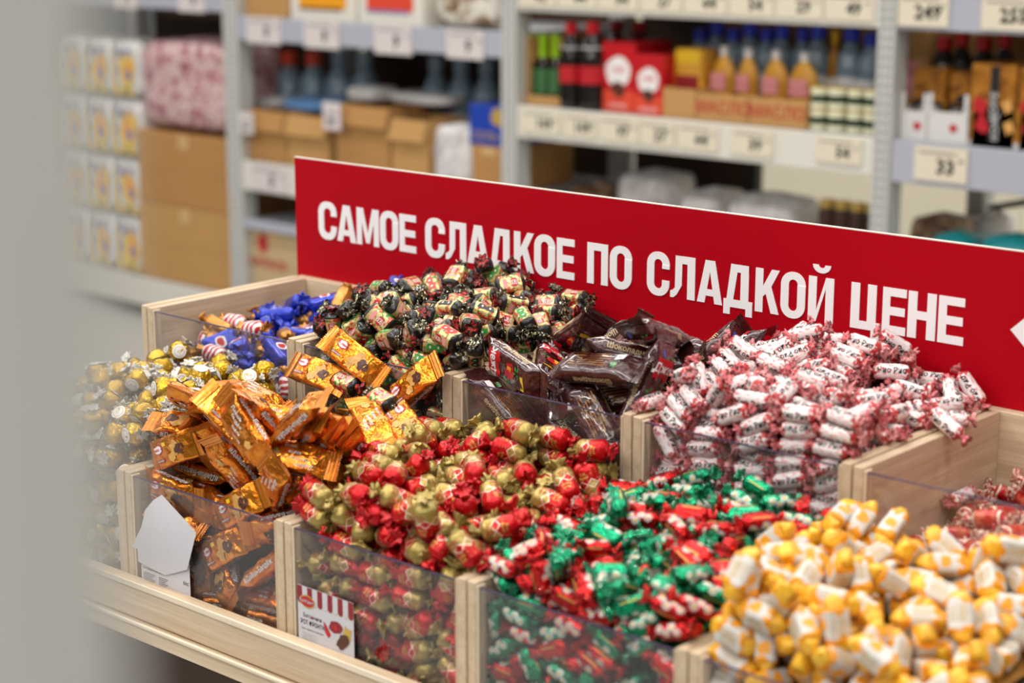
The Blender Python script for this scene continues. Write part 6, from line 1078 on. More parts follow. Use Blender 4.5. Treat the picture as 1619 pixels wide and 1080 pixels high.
7,5,-14852,18656,8405,-707,-50,-34, 7,0,-16129,18369,8408,-355,-66,-49, 7,0,-15349,19887,9376,-156,9,-723, 7,5,-14942,18601,9478,-845,-221,-13, 7,0,-14629,20595,9143,438,731,509, 7,5,-16328,20341,9646,-114,917,-157,
7,5,-14863,19022,8915,223,80,-22, 7,5,-15727,19949,9595,-674,-629,363, 7,5,-16299,18223,9140,951,-1,-311, 7,5,-15215,18374,8794,-537,200,64, 7,5,-14636,18785,10036,-11,-329,-872, 7,0,-15916,20899,9449,58,902,-418,
7,5,-16377,18810,9352,-404,-825,321, 7,5,-14761,18258,9242,-272,-787,-454, 7,5,-14176,18520,9737,-144,760,-134, 7,5,-16254,19000,9604,-267,166,-399, 7,5,-14746,18236,9972,-15,964,260, 7,5,-16226,18284,9717,733,-51,-159,
7,5,-14370,18908,10368,622,752,-16, 7,5,-16276,19614,9916,871,-248,178, 8,0,-13375,19880,9700,-731,-680,-15, 8,0,-12312,20890,9896,-10,-975,-217, 8,0,-11203,19229,9271,-801,-75,101, 8,0,-11165,20660,9285,-104,22,303,
8,0,-11610,19714,9460,-31,-190,-797, 8,0,-11723,18997,9400,223,-404,887, 8,0,-13514,19457,9414,-177,-185,684, 8,0,-11218,21037,9270,3,-220,968, 8,0,-13455,18174,7799,828,73,49, 8,0,-13641,20901,9530,-478,-575,-662,
8,0,-11689,18774,9368,147,773,-616, 8,0,-13139,18677,9242,114,107,-983, 8,5,-12343,20425,9821,996,-51,-38, 8,5,-12329,20214,9787,-980,40,67, 8,0,-11791,18148,7850,-194,-133,-26, 8,0,-13406,18446,9019,9,750,662,
8,0,-12868,18173,7799,55,-553,-827, 8,0,-11533,20879,9372,245,-6,912, 8,0,-13385,19955,9491,971,-125,144, 8,0,-11271,19589,9282,978,-5,-74, 8,0,-12968,20868,9778,-144,941,-210, 8,5,-12285,20005,9831,-74,-327,-942,
8,0,-11210,20074,9318,-79,-123,-989, 8,0,-12973,20577,9720,845,-217,183, 8,5,-12266,21090,9884,-45,-561,-826, 8,0,-13405,18776,9342,-495,-76,176, 8,5,-12360,18509,9126,-921,-135,-37, 8,0,-11072,20893,7801,-719,-418,274,
8,0,-13047,19772,7799,-537,-635,424, 8,0,-13110,21007,9646,205,390,-822, 8,0,-12343,18846,9475,861,26,126, 8,0,-13361,19092,9416,-776,-423,31, 8,0,-11158,18272,7904,-59,514,795, 8,0,-12900,19102,9629,140,773,-582,
8,5,-11765,18483,9086,-976,1,50, 8,0,-11679,20246,9512,259,-621,-558, 8,5,-12844,19488,9821,70,943,-120, 8,0,-11230,18668,9063,24,-751,647, 8,0,-12160,19338,9839,842,-27,-248, 8,0,-13762,19960,9657,527,776,344,
8,0,-11824,18313,7806,894,-24,-12, 8,5,-12805,18547,9181,20,409,-875, 8,5,-11282,19413,9724,-120,-218,-827, 8,5,-10852,20304,9770,-54,-40,531, 8,0,-13460,20191,9477,-577,-90,-114, 8,0,-11217,18151,7799,12,831,555,
8,0,-12879,18596,7799,41,554,829, 8,0,-12397,18270,7799,-115,-543,813, 8,0,-11928,18587,7799,-972,-131,26, 8,0,-12921,20366,9713,-149,484,839, 8,0,-11209,19835,9283,-492,-8,114, 8,0,-11354,18931,9234,-360,-113,227,
8,0,-12942,20093,9712,108,568,-804, 8,0,-11205,20340,9333,884,4,-85, 8,0,-12377,19012,9682,387,7,47, 8,5,-11604,19003,9957,770,-398,130, 8,5,-12257,20264,9977,-18,-424,895, 8,5,-11205,19399,9392,-879,-75,-117,
8,5,-11490,21085,9587,470,157,-85, 8,5,-11747,18619,9229,-823,33,-15, 8,0,-11176,18741,9242,103,-844,-465, 8,0,-13573,20785,9676,-149,-587,-783, 8,5,-13020,20615,9926,-695,-167,-140, 8,0,-11204,18182,8115,217,-223,-947,
8,0,-13426,21088,9539,413,192,-885, 8,0,-11127,20933,9456,-185,580,-712, 8,5,-12934,20209,9894,-512,-182,-117, 8,5,-11546,20143,9679,149,-193,901, 8,5,-11155,19715,9472,-73,-436,836, 8,5,-13053,20410,9874,961,-17,242,
8,0,-12224,18315,8059,-695,-93,-189, 8,0,-11598,18791,9603,227,-103,79, 8,0,-13486,20420,9489,663,-261,79, 8,0,-13645,19858,9816,-731,533,-97, 8,0,-13447,18164,7997,-554,-36,54, 8,5,-11203,19173,9466,-143,76,-88,
8,5,-12289,18647,9312,-27,-51,216, 8,0,-12998,18879,9514,70,-966,-243, 8,0,-11864,18275,7996,-732,-235,111, 8,5,-11192,20181,9529,-790,-16,-110, 8,5,-12440,20651,9879,-105,42,-79, 8,0,-12121,19650,9861,-188,117,167,
8,0,-11702,18193,8110,217,-821,527, 8,0,-12297,18174,8037,-326,-172,-149, 8,5,-12305,21091,10088,-30,-832,-552, 8,5,-13454,18477,9223,112,982,149, 8,0,-11650,19076,9568,91,17,966, 8,5,-11183,20676,9573,-93,-579,-780,
8,5,-11585,19264,9625,-627,-65,-642, 8,5,-12945,20843,10000,835,-24,200, 8,0,-11191,18360,8094,-172,601,773, 8,5,-12165,20745,10019,56,-223,973, 8,5,-11147,18862,9408,348,-800,487, 8,0,-12843,18192,7999,156,-47,-162,
8,0,-13498,18305,7944,-284,-166,-935, 8,5,-10699,20124,9649,367,-910,-180, 8,5,-11478,20815,9699,-254,236,927, 8,5,-12898,18488,9370,-794,-31,-68, 8,0,-13620,19249,9631,639,-55,-182, 8,0,-13628,20173,9639,815,-567,29,
8,0,-11199,20493,9473,147,-644,749, 8,0,-12953,18985,9783,190,-92,-200, 8,5,-12341,18947,9874,-748,24,-1, 8,0,-12966,19918,9815,13,426,904, 8,0,-12421,18802,9658,77,267,-959, 8,0,-13762,18920,9659,896,-344,-241,
8,0,-13036,19706,9701,-433,-282,-200, 8,5,-12243,20032,10026,84,335,920, 8,0,-12846,18324,7882,-136,808,542, 8,0,-13538,19476,9621,-49,-816,572, 8,5,-13124,20662,10093,39,669,-712, 8,5,-11423,19946,9889,-90,16,-576,
8,0,-13538,20716,9874,830,-409,-372, 8,5,-13026,20146,10065,457,-768,-446, 8,5,-12226,20527,10058,158,-26,14, 8,5,-11062,20786,9781,870,-377,-302, 8,0,-12983,18784,9720,-945,203,-44, 8,0,-11670,18338,8226,-313,84,35,
8,0,-13619,20416,9777,117,3,975, 8,5,-13074,19760,9933,209,-124,-966, 8,5,-11033,20955,9667,818,-199,-180, 8,5,-11742,18828,9898,-72,-393,875, 8,0,-13594,20621,9562,-230,-216,-942, 8,5,-11126,20383,9642,-977,-134,66,
8,5,-12412,18736,9862,-98,182,978, 8,0,-11205,18390,8371,-835,-16,-14, 8,0,-13568,18953,9740,-115,-923,39, 8,5,-11060,18947,9604,840,-171,47, 8,0,-11789,18916,9701,53,578,-806, 8,0,-12916,18358,8130,-50,852,518,
8,5,-12230,18870,10056,-19,-998,60, 8,0,-13164,19290,9718,632,58,-49, 8,0,-13500,20994,9789,248,752,601, 8,5,-12315,20347,10173,48,78,-24, 8,5,-13566,19822,9995,105,-967,120, 8,5,-10981,19214,9633,173,798,534,
8,0,-12296,18337,8262,148,-466,-872, 8,5,-13107,19440,9870,918,-251,304, 8,0,-11610,19626,9687,-787,429,-240, 8,5,-12973,18663,9488,-40,929,365, 8,0,-12278,18155,8274,-35,976,99, 8,5,-13147,20375,10053,202,254,-887,
8,5,-11765,18587,9432,90,862,497, 8,5,-11024,19376,9817,650,-572,-287, 8,0,-11706,18184,8330,159,372,912, 8,0,-12456,19784,9897,72,-446,-890, 8,5,-11148,19975,9599,-261,-887,-10, 8,5,-11629,20683,9773,-684,561,465,
8,5,-11176,18590,9458,268,-856,-437, 8,5,-13579,18567,9528,102,301,-88, 8,0,-13170,21000,10003,185,-893,-369, 8,5,-12000,18403,10095,-377,436,-466, 8,5,-12372,20894,10180,-530,30,37, 8,5,-11497,21040,9841,54,-3,118,
8,5,-12350,18641,9520,-12,-103,86, 8,5,-13705,19539,9824,-778,323,-222, 8,0,-13460,18375,8299,799,75,-121, 8,5,-12202,19292,10061,-54,-435,-874, 8,5,-12157,20684,10218,926,20,-51, 8,0,-12842,18177,8204,554,31,115,
8,5,-13529,19151,9805,966,-221,-107, 8,0,-13454,18162,8216,-953,-54,-30, 8,0,-11182,18186,8340,-166,169,955, 8,0,-11452,19728,9599,500,-35,-575, 8,5,-10596,19833,9674,186,263,-58, 8,0,-13458,18391,8514,136,73,988,
8,0,-12928,18168,8396,196,-23,82, 8,5,-11532,19536,9894,-275,139,-644, 8,5,-13487,19216,9995,54,8,949, 8,0,-13455,18212,8406,-89,-27,79, 8,5,-11812,19382,9881,-131,-59,-798, 8,0,-12396,18597,9720,60,560,-824,
8,0,-12329,18193,8460,201,-302,-929, 8,0,-11794,18589,9652,-405,-41,-3, 8,5,-12882,19181,9901,-221,-27,-917, 8,5,-11876,20066,9739,-620,-718,314, 8,5,-11156,18779,9920,496,-172,172, 8,5,-13502,18696,9713,52,-949,22,
8,5,-10473,20062,8704,266,290,645, 8,5,-11218,18978,9767,-151,-105,-158, 8,0,-13650,20231,9854,-82,-669,731, 8,0,-12901,18322,8336,160,-505,-844, 8,5,-13409,20771,10178,484,-496,-710, 8,5,-12562,18628,10041,-617,211,-343,
8,5,-12126,18544,9944,96,-751,533, 8,5,-11773,20916,10029,776,-517,29, 8,5,-13226,19365,10020,-806,560,-163, 8,5,-12289,19160,9871,-633,-87,-175, 8,5,-11465,20469,9807,797,102,-17, 8,5,-11088,19765,9684,974,30,-109,
8,5,-13096,20582,10293,633,-69,156, 8,5,-11768,20500,10001,-819,-287,191, 8,5,-11180,18673,9666,-951,-203,-69, 8,5,-10948,21089,9807,223,-755,526, 8,0,-11769,18370,8464,-76,993,83, 8,5,-12170,20493,10293,-681,67,28,
8,5,-13268,20142,10093,-430,698,565, 8,0,-11791,18176,8556,927,93,7, 8,5,-12974,18557,9662,40,-32,978, 8,5,-11730,18583,10116,-296,-255,810, 8,5,-11663,18540,9855,147,711,680, 8,5,-13601,21082,10011,-66,-192,-978,
8,5,-13014,18807,9945,-292,930,-112, 8,5,-12202,20143,10194,697,52,-88, 8,5,-13578,19572,9994,-341,-63,-935, 8,5,-13497,20229,10077,-864,-440,2, 8,5,-11990,20952,10262,216,374,286, 8,5,-13506,18832,9925,735,93,-267,
8,0,-11195,18284,8529,108,184,-966, 8,5,-12991,20971,10153,-585,-156,269, 8,5,-12080,19550,10040,117,-975,-94, 8,5,-12488,19911,10049,882,-190,88, 8,0,-12363,18342,8455,175,-486,-855, 8,5,-13560,20431,9972,510,182,0,
8,5,-13486,19724,10160,112,-946,228, 8,0,-11261,18150,8630,967,20,-80, 8,5,-12966,19609,10086,72,-309,948, 8,0,-11695,18206,8765,881,205,76, 8,0,-13456,18178,8606,-58,606,-788, 8,0,-12313,18155,8675,-80,772,618,
8,0,-11177,18426,8691,-954,-57,-254, 8,0,-11740,18410,8665,38,105,-993, 8,5,-12875,18149,8638,139,192,-971, 8,0,-13431,18313,8697,-932,-84,133, 8,0,-12858,18292,8541,886,-57,37, 8,5,-11200,18176,8824,-984,-83,121,
8,0,-12282,18319,8675,873,-136,21, 8,0,-12885,18341,8753,164,824,524, 8,0,-11193,18450,9030,-116,467,863, 8,5,-12316,18148,8891,131,193,-972, 8,0,-12453,18350,8855,629,-171,-136, 8,5,-11800,18255,8938,-381,-72,-55,
8,5,-13455,18153,8846,-32,938,333, 8,0,-11853,18425,8854,27,957,-284, 8,5,-13460,18282,8910,-143,322,-936, 8,5,-11219,18281,8965,-29,763,626, 8,5,-12903,18148,8836,970,-28,139, 8,5,-11153,18410,9305,-284,770,541,
8,5,-12267,18168,9128,-76,985,151, 8,5,-13478,18291,9174,137,-611,752, 8,5,-12319,18309,9077,142,69,109, 8,5,-11183,18228,9179,887,14,236, 8,5,-13559,18148,9246,496,374,-249, 8,5,-12864,18297,8960,-75,-771,632,
8,5,-11736,18293,9143,-385,-71,4, 8,5,-11707,18152,9119,-752,-100,-117, 8,5,-12914,18151,9062,-605,-63,-48, 8,5,-12242,18148,9480,122,811,-543, 8,5,-11169,18386,9548,212,120,-915, 8,5,-12999,18158,9250,73,793,-602,
8,5,-11822,18375,9308,-390,-69,-33, 8,5,-13468,18182,9510,-85,233,-97, 8,5,-13540,18339,9469,-138,-937,-125, 8,5,-11711,18209,9325,-993,-30,-106, 8,5,-11130,18219,9428,378,-559,-734, 8,5,-12362,18314,9284,-621,99,-127,
8,5,-12915,18286,9191,27,883,467, 8,5,-12380,18446,9579,-39,915,-396, 8,5,-11160,18151,9609,141,-1,0, 8,5,-11734,18373,9539,80,357,-916, 8,5,-11202,18497,9774,916,247,282, 8,5,-12342,18284,9495,-41,994,-37,
8,5,-11656,18220,9546,-355,-113,115, 8,5,-13458,18491,9678,-172,-682,-675, 8,5,-13419,18242,9692,-168,-961,106, 8,5,-12918,18178,9465,-136,-487,862, 8,5,-12982,18332,9479,-66,-863,496, 8,5,-12191,18148,9724,541,-182,121,
8,5,-13945,18343,9649,-672,-714,142, 8,5,-12972,18325,9678,120,490,851, 8,5,-11616,18187,9748,-69,760,-633, 8,5,-11074,18162,9811,-248,19,55, 8,5,-12391,18297,9732,-507,32,-33, 8,5,-11814,18313,9796,108,-740,663,
8,5,-13289,18293,9828,-246,-949,128, 8,5,-12549,18148,9777,-814,-117,-176, 8,5,-11115,18343,9886,-535,215,25, 8,5,-12814,18192,10004,-409,-279,-349, 8,5,-11612,18153,9954,235,-25,-8, 8,5,-11655,18355,9970,923,-163,-71,
8,5,-11028,18196,10003,-81,-987,-138, 8,5,-12873,18405,9876,15,217,936, 8,5,-13432,18625,9974,-707,454,203, 8,5,-11252,19206,9955,728,415,293, 8,5,-12359,18264,9979,977,152,-8, 8,5,-12456,18465,9862,-82,-975,-208,
8,5,-13509,18430,10051,909,-334,76, 9,5,-9943,19485,8325,-498,522,681, 9,0,-8212,18552,8324,924,31,-211, 9,5,-10397,18747,8411,111,-137,582, 9,0,-8004,19246,8663,541,-150,-263, 9,0,-8574,18174,7891,206,547,-810,
9,0,-9193,20588,8654,948,-172,-72, 9,0,-8619,18381,7812,-51,12,-234, 9,0,-9142,18195,7837,-96,-107,985, 9,5,-9916,20528,8444,613,-410,-319, 9,0,-9201,19168,8527,226,-36,297, 9,0,-8713,20702,8653,11,498,867,
9,0,-9172,19628,8557,151,57,318, 9,0,-8204,20578,8732,302,397,853, 9,0,-9814,20998,8554,252,20,-949, 9,0,-10448,19309,7833,-707,-684,169, 9,0,-10234,18745,7949,602,-170,316, 9,0,-9742,18786,8284,244,143,-944,
9,0,-8573,19534,8605,-894,369,-153, 9,0,-9709,18397,7809,-158,-979,125, 9,5,-10463,20584,8418,397,313,634, 9,0,-10279,20581,8219,128,962,169, 9,0,-9184,19949,8552,53,-178,-961, 9,0,-8104,19904,8653,157,-977,-145,
9,0,-8101,21019,8659,987,2,1, 9,0,-9197,20220,8580,-48,476,-845, 9,0,-7985,20236,8647,223,-973,-55, 9,0,-8064,19555,8675,-54,-855,514, 9,0,-8658,19925,8629,-130,951,-281, 9,0,-8680,19055,8562,-209,-568,753,
9,0,-9172,18405,7824,-109,-854,505, 9,5,-9766,19834,8448,-116,863,-360, 9,0,-8768,18556,8384,502,55,-407, 9,5,-9805,19133,8346,94,874,304, 9,0,-8061,18179,7825,475,-33,-61, 9,0,-8527,20310,8617,391,896,189,
9,0,-8508,20916,8738,-905,-39,-278, 9,0,-9994,20062,8252,297,-353,43, 9,0,-7994,18402,7823,848,99,60, 9,0,-9280,18579,8371,-514,230,-92, 9,0,-9071,21052,8656,993,-9,-12, 9,0,-10236,18182,7815,64,970,233,
9,0,-10462,19685,7946,-642,-368,624, 9,0,-10280,18453,7826,-439,-101,200, 9,0,-10310,18956,8147,-225,-301,-892, 9,0,-9680,18192,7828,549,-89,-133, 9,0,-9164,18213,8065,788,161,167, 9,0,-7993,18184,8071,67,560,818,
9,0,-8585,18284,8113,-37,487,-863, 9,0,-9643,18157,8373,-641,264,250, 9,0,-9643,18447,8031,188,8,247, 9,0,-9186,20643,8879,55,-568,-782, 9,0,-8742,20978,8979,381,-867,192, 9,0,-9049,20141,8780,-624,-122,118,
9,0,-7990,20970,8873,-973,168,-28, 9,0,-8640,19368,8779,-47,972,-61, 9,0,-8637,19773,8808,371,95,-143, 9,0,-8528,18507,8080,-166,649,742, 9,0,-7968,20696,8785,307,-876,231, 9,0,-9436,18366,8496,866,-23,-33,
9,0,-7978,18859,8588,254,-45,-233, 9,0,-8172,20218,8846,-176,-38,-451, 9,0,-9113,21005,8866,-961,187,-12, 9,0,-8706,20556,8855,360,-72,210, 9,5,-10178,19459,8380,-119,-486,-162, 9,0,-10185,18581,8434,-818,-560,59,
9,5,-9832,20586,8650,903,-249,-151, 9,0,-8596,20218,8820,140,31,514, 9,5,-10237,20316,8437,-585,-249,-767, 9,0,-9113,18499,8054,518,174,-35, 9,0,-8235,19123,8719,-943,47,-259, 9,0,-8062,19774,8827,-86,501,-859,
9,5,-9410,18865,8586,311,494,790, 9,5,-10285,20989,8294,925,-233,-96, 9,0,-8049,19500,8905,-954,-255,36, 9,0,-9601,18223,8064,187,22,284, 9,5,-9861,20890,8734,235,964,99, 9,5,-10038,19165,8524,666,366,236,
9,0,-8776,18852,8522,-195,-558,770, 9,0,-10114,19065,8274,154,-228,-496, 9,0,-9813,18510,8304,-720,-256,5, 9,0,-10263,18155,8400,784,-61,77, 9,5,-9162,19831,8760,-207,975,-71, 9,0,-10204,18434,8051,-14,-67,-993,
9,0,-9578,19391,8536,534,782,219, 9,0,-10225,18189,8049,-451,56,-95, 9,0,-7985,18432,8055,187,978,54, 9,5,-9867,20007,8614,-775,-439,293, 9,5,-10161,19949,8353,-845,-236,-467, 9,0,-8816,18310,8360,647,-415,130,
9,0,-10302,19937,7973,-526,-838,29, 9,0,-9136,20673,9102,-251,59,66, 9,0,-8714,18454,8585,63,158,-39, 9,5,-9061,18849,8688,574,287,576, 9,0,-9270,20908,9049,-15,960,-209, 9,0,-7960,20724,9047,252,61,952,
9,0,-7996,21021,9086,158,-20,-115, 9,5,-9732,20587,8867,-612,102,138, 9,5,-9887,18688,8500,-405,-224,605, 9,0,-9328,20390,8710,306,624,-679, 9,0,-10271,18298,8252,977,-152,-86, 9,0,-8513,18168,8247,182,61,-11,
9,5,-9030,19484,8668,-821,94,290, 9,0,-10129,19607,8056,532,-597,-600, 9,0,-9731,18292,8242,-452,-196,261, 9,0,-9360,18181,8525,-199,-647,-735, 9,5,-9266,19037,8778,-108,11,635, 9,5,-10410,20150,8225,-801,-525,286,
9,5,-9733,19392,8750,30,834,-544, 9,5,-10291,21003,8534,-136,-260,-924, 9,0,-9179,18260,8288,97,-133,-202, 9,5,-10342,20003,8520,-452,-506,622, 9,5,-10360,19282,8095,425,-64,893, 9,5,-10292,19704,8321,243,626,-726,
9,5,-9517,18634,8629,329,885,237, 9,0,-7988,18280,8243,932,-196,13, 1,5,-17195,17150,8985,287,43,-242, 1,5,-17569,17680,9346,547,-262,264, 1,5,-18761,17720,9558,457,219,-64, 1,5,-19344,17520,9276,434,45,-22,
6,7,-18768,17570,9216,247,58,-15, 6,7,-17935,17450,9129,153,91,-64,
]
part('end_board', ['wood_y'], (-2.3915, 1.7925, .7525), (-2.3785, 2.1208, TOPB + .0012), stand)
part('end_board', ['wood_y'], (-2.3850, 1.4885, .6165), (-2.3715, 1.7905, TOPF + .0012), stand)
# ------------------------------------------------------------------ shop shelving behind
M['steel'] = plain('light_grey_powder_coat', (196, 196, 192), 0, .45, .4)
M['deck'] = plain('grey_shelf_deck', (170, 172, 176), 0, .5, .4)
M['railblue'] = plain('grey_blue_price_rail', (176, 178, 190), 0, .4, .4)
M['railwhite'] = plain('cream_price_rail', (222, 218, 208), 0, .4, .4)
M['tagp'] = plain('price_tag_paper', (224, 214, 192), 0, .6)
M['tagw'] = plain('pale_price_tag_paper', (216, 206, 204), 0, .6)
M['darkmetal'] = plain('dark_brace_steel', (44, 44, 46), .3, .5)
def post_mat():
    g = G('perforated_upright'); t = g.coord('Object', (1, 1, 1)); sx = g.n('ShaderNodeSeparateXYZ'); g.nt.links.new(t, sx.inputs[0])
    zz = g.math('ABSOLUTE', g.math('SUBTRACT', g.math('FRACT', g.math('MULTIPLY', sx.outputs[2], 40)), .5))
    xx = g.math('ABSOLUTE', g.math('SUBTRACT', g.math('ABSOLUTE', sx.outputs[0]), .011))
    hole = g.math('MULTIPLY', g.math('LESS_THAN', zz, .26), g.math('LESS_THAN', xx, .004))
    return g.set(g.mix(hole, lin((192, 192, 188)), lin((120, 120, 122))), 0, .45, .4)
M['post'] = post_mat()
shelf = empty('shop_shelving', (-4.0, 4.6, 0)); tag(shelf, 'light grey steel shop shelving with perforated uprights, full of groceries', 'shelving'); HX = Vector((-4.0, 4.6, 0))
def sp(name, mats, a, b, parent=shelf, r=.002, mi=0, extra=None):
    m = MB(); m.bbox(Vector(a) - HX, Vector(b) - HX, r, mi); return m.build(name, mats, parent)
def upright(x, w, y0=4.39, y1=4.46):
    m = MB(); m.box((-w / 2, -.035, 0), (w / 2, .035, 2.4)); o = m.build('upright', ['post'], shelf); o.location = (x - HX.x, (y0 + y1) / 2 - HX.y, 0)
for x, w in ((-6.55, .06), (-5.262, .075), (-3.922, .060), (-2.582, .052), (-1.26, .052)):
    upright(x, w); upright(x, w, 4.93, 5.0)
    sp('side_arm', ['steel'], (x - .012, 4.461, .2), (x + .012, 4.929, .24))
BAYS = [(-6.51, -5.30), (-5.224, -3.953), (-3.891, -2.609), (-2.555, -1.29)]
def deck(bay, z, zr0, zr1, mat, tags=()):
    x0, x1 = BAYS[bay]
    sp('shelf_deck', ['deck'], (x0, 4.412, z - .022), (x1, 4.93, z - .001))
    r = sp('price_rail', [mat], (x0, 4.396, zr0), (x1, 4.411, zr1))
    for t in tags:
        a, b, q0, q1 = t[:4]; pm = t[5] if len(t) > 5 else 'tagp'
        m = MB(); m.box((a - HX.x, -.0055, q0), (b - HX.x, -.001, q1), 0)
        w = b - a; h = q1 - q0
        if len(t) > 4 and t[4]:
            put_text(m, t[4], h * .62, lambda x, y: (x + a + w * .60 - HX.x, -.0062, y + q0 + h * .42), 1, .035)
            put_text(m, '99', h * .18, lambda x, y: (x + a + w * .88 - HX.x, -.0062, y + q0 + h * .62), 1, .02)
            m.add([(a + w * .08 - HX.x, -.0062, q0 + h * .80), (a + w * .8 - HX.x, -.0062, q0 + h * .80), (a + w * .8 - HX.x, -.0062, q0 + h * .85), (a + w * .08 - HX.x, -.0062, q0 + h * .85)], [(0, 1, 2, 3)], 2)
        o = m.build('price_tag', [pm, 'black', 'greyprint'], r); o.location = (0, 4.395 - HX.y, 0)
mt = [(-5.169, -4.99, 1.104, 1.198, '9', 'tagw'), (-4.866, -4.694, 1.102, 1.197, '9', 'tagw'), (-4.52, -4.348, 1.100, 1.196, '9', 'tagw'), (-4.189, -4.029, 1.102, 1.194, '9', 'tagw')]
deck(1, 1.190, 1.112, 1.195, 'railblue', mt)
deck(1, .677, .571, .677, 'railwhite', [(-5.17, -4.98, .578, .672, '5', 'tagw'), (-4.93, -4.76, .578, .672, '7', 'tagw'), (-4.6, -4.42, .578, .672, '7', 'tagw')])
deck(1, .460, .430, .463, 'railblue'); deck(1, .169, .052, .169, 'railwhite')
deck(0, 1.240, 1.205, 1.290, 'railblue', [(-5.95, -5.80, 1.20, 1.29, '9', 'tagw'), (-5.55, -5.40, 1.20, 1.29, '9', 'tagw')]); deck(0, .162, .052, .162, 'railwhite')
rt = [(-3.866, -3.711, .888, .962, '109'), (-3.698, -3.568, .888, .962, '109'), (-3.553, -3.404, .888, .962, '97'), (-3.399, -3.273, .888, .962, '27'), (-3.263, -3.117, .888, .962, '64'), (-3.073, -2.929, .888, .962, '39'), (-2.787, -2.643, .892, .962, '54')]
deck(2, .970, .868, .970, 'railwhite', rt)
deck(2, 1.345, 1.262, 1.360, 'railwhite', [(-3.88 + k * .158, -3.88 + k * .158 + .150, 1.278, 1.352, t_) for k, t_ in enumerate(['82', '84', '34', '27', '64', '54', '29', '49'])])
deck(3, .970, .858, .970, 'railblue', [(-2.481, -2.326, .872, .962, '33'), (-2.05, -1.9, .872, .962, '45')])
deck(3, 1.345, 1.262, 1.360, 'railblue', [(-2.55, -2.403, 1.272, 1.356, '249'), (-2.31, -2.158, 1.272, 1.356, '255'), (-2.1, -1.95, 1.272, 1.356, '199')])
for b in (2, 3): deck(b, .470, .370, .470, 'railwhite'); deck(b, .169, .052, .169, 'railwhite')
for a, b in (((-2.545, 4.95, .72), (-1.75, 4.95, .93)), ((-2.33, 4.94, 1.25), (-2.46, 4.94, 1.02))):
    m = MB(); m.tube(Vector(a) - HX, Vector(b) - HX, .010, n=8); m.build('diagonal_brace', ['darkmetal'], shelf)
sp('rear_upright', ['darkmetal'], (-3.395, 4.94, .2), (-3.355, 4.98, .868))
sp('slatted_back', ['darkbrown'], (-3.88, 4.985, .48), (-3.42, 4.999, .94)); sp('slatted_back', ['darkbrown'], (-5.21, 5.01, .17), (-3.97, 5.03, 1.7)); sp('slatted_back', ['darkbrown'], (-3.88, 5.01, .95), (-1.3, 5.03, 1.7)); sp('slatted_back', ['darkbrown'], (-6.5, 5.01, .17), (-5.32, 5.03, 1.7))
# --- groceries
M['card_a'] = plain('corrugated_cardboard', (190, 146, 92), 0, .8, .2, var=.06, bscale=20); M['card_b'] = plain('brown_cardboard', (180, 134, 82), 0, .8, .2, var=.06, bscale=20); M['card_c'] = plain('beige_cardboard', (196, 170, 130), 0, .8, .2, var=.05, bscale=20)
M['tape'] = plain('packing_tape', (206, 168, 118), 0, .35)
def mottle(name, cs, scale, rough=.5, metal=0):
    g = G(name); nz = g.noise(g.coord(), scale, 3, .6, .5); st = [(.34 + .32 * i / (len(cs) - 1), lin(c)) for i, c in enumerate(cs)]
    return g.set(g.ramp(nz, st), metal, rough)
M['pinkm'] = mottle('pink_printed_film', [(140, 78, 86), (186, 128, 134), (226, 204, 200), (160, 96, 104)], 20, .35)
M['film'] = plain('glossy_white_film', (216, 214, 212), 0, .3, .5, bump=.5, bscale=30)
M['patm'] = mottle('brown_white_printed_film', [(230, 224, 214), (226, 220, 208), (150, 120, 84), (90, 70, 50)], 22, .4)
M['sackw'] = mottle('white_sack', [(236, 234, 232), (214, 210, 208), (180, 170, 168)], 14, .4)
M['sackb'] = mottle('brown_sack', [(120, 86, 62), (80, 56, 44), (160, 120, 84), (210, 190, 170)], 20, .45)
M['teal'] = plain('teal_pack', (20, 150, 156), 0, .4); M['skyblue'] = plain('sky_blue_pack', (110, 160, 216), 0, .4, bump=.4)
M['glassblue'] = plain('pale_blue_plastic', (128, 150, 166), 0, .2, .6); M['capblue'] = plain('blue_cap', (40, 66, 210), 0, .35); M['capred'] = plain('red_cap', (190, 16, 28), 0, .35)
M['caplime'] = plain('lime_green_cap', (150, 196, 20), 0, .35); M['darkglass'] = plain('dark_bottle', (26, 22, 20), 0, .12, .6); M['oil'] = plain('amber_oil', (188, 128, 24), 0, .15, .6)
M['labelgreen'] = plain('green_label', (62, 110, 66), 0, .5); M['yellowfilm'] = plain('golden_yellow_film', (226, 166, 56), 0, .35, bump=.3); M['canw'] = plain('cream_can', (224, 222, 190), 0, .3); M['cang'] = plain('dark_green_band', (40, 62, 44), 0, .35)
M['coffee'] = mottle('brown_golden_film', [(120, 70, 20), (168, 108, 30), (190, 128, 50)], 30, .3, .2); M['orangered'] = plain('orange_red_box', (222, 74, 48), 0, .4); M['boxblue'] = plain('deep_blue_box', (22, 62, 168), 0, .4); M['violet'] = plain('violet_print', (120, 110, 170), 0, .4)
def item(name, mb, mats, x, y, z, label, cat, group=None, smooth=False):
    o = mb.build(name, mats, None, smooth, (x, y, z)); return tag(o, label, cat, group)
SEQ = {}
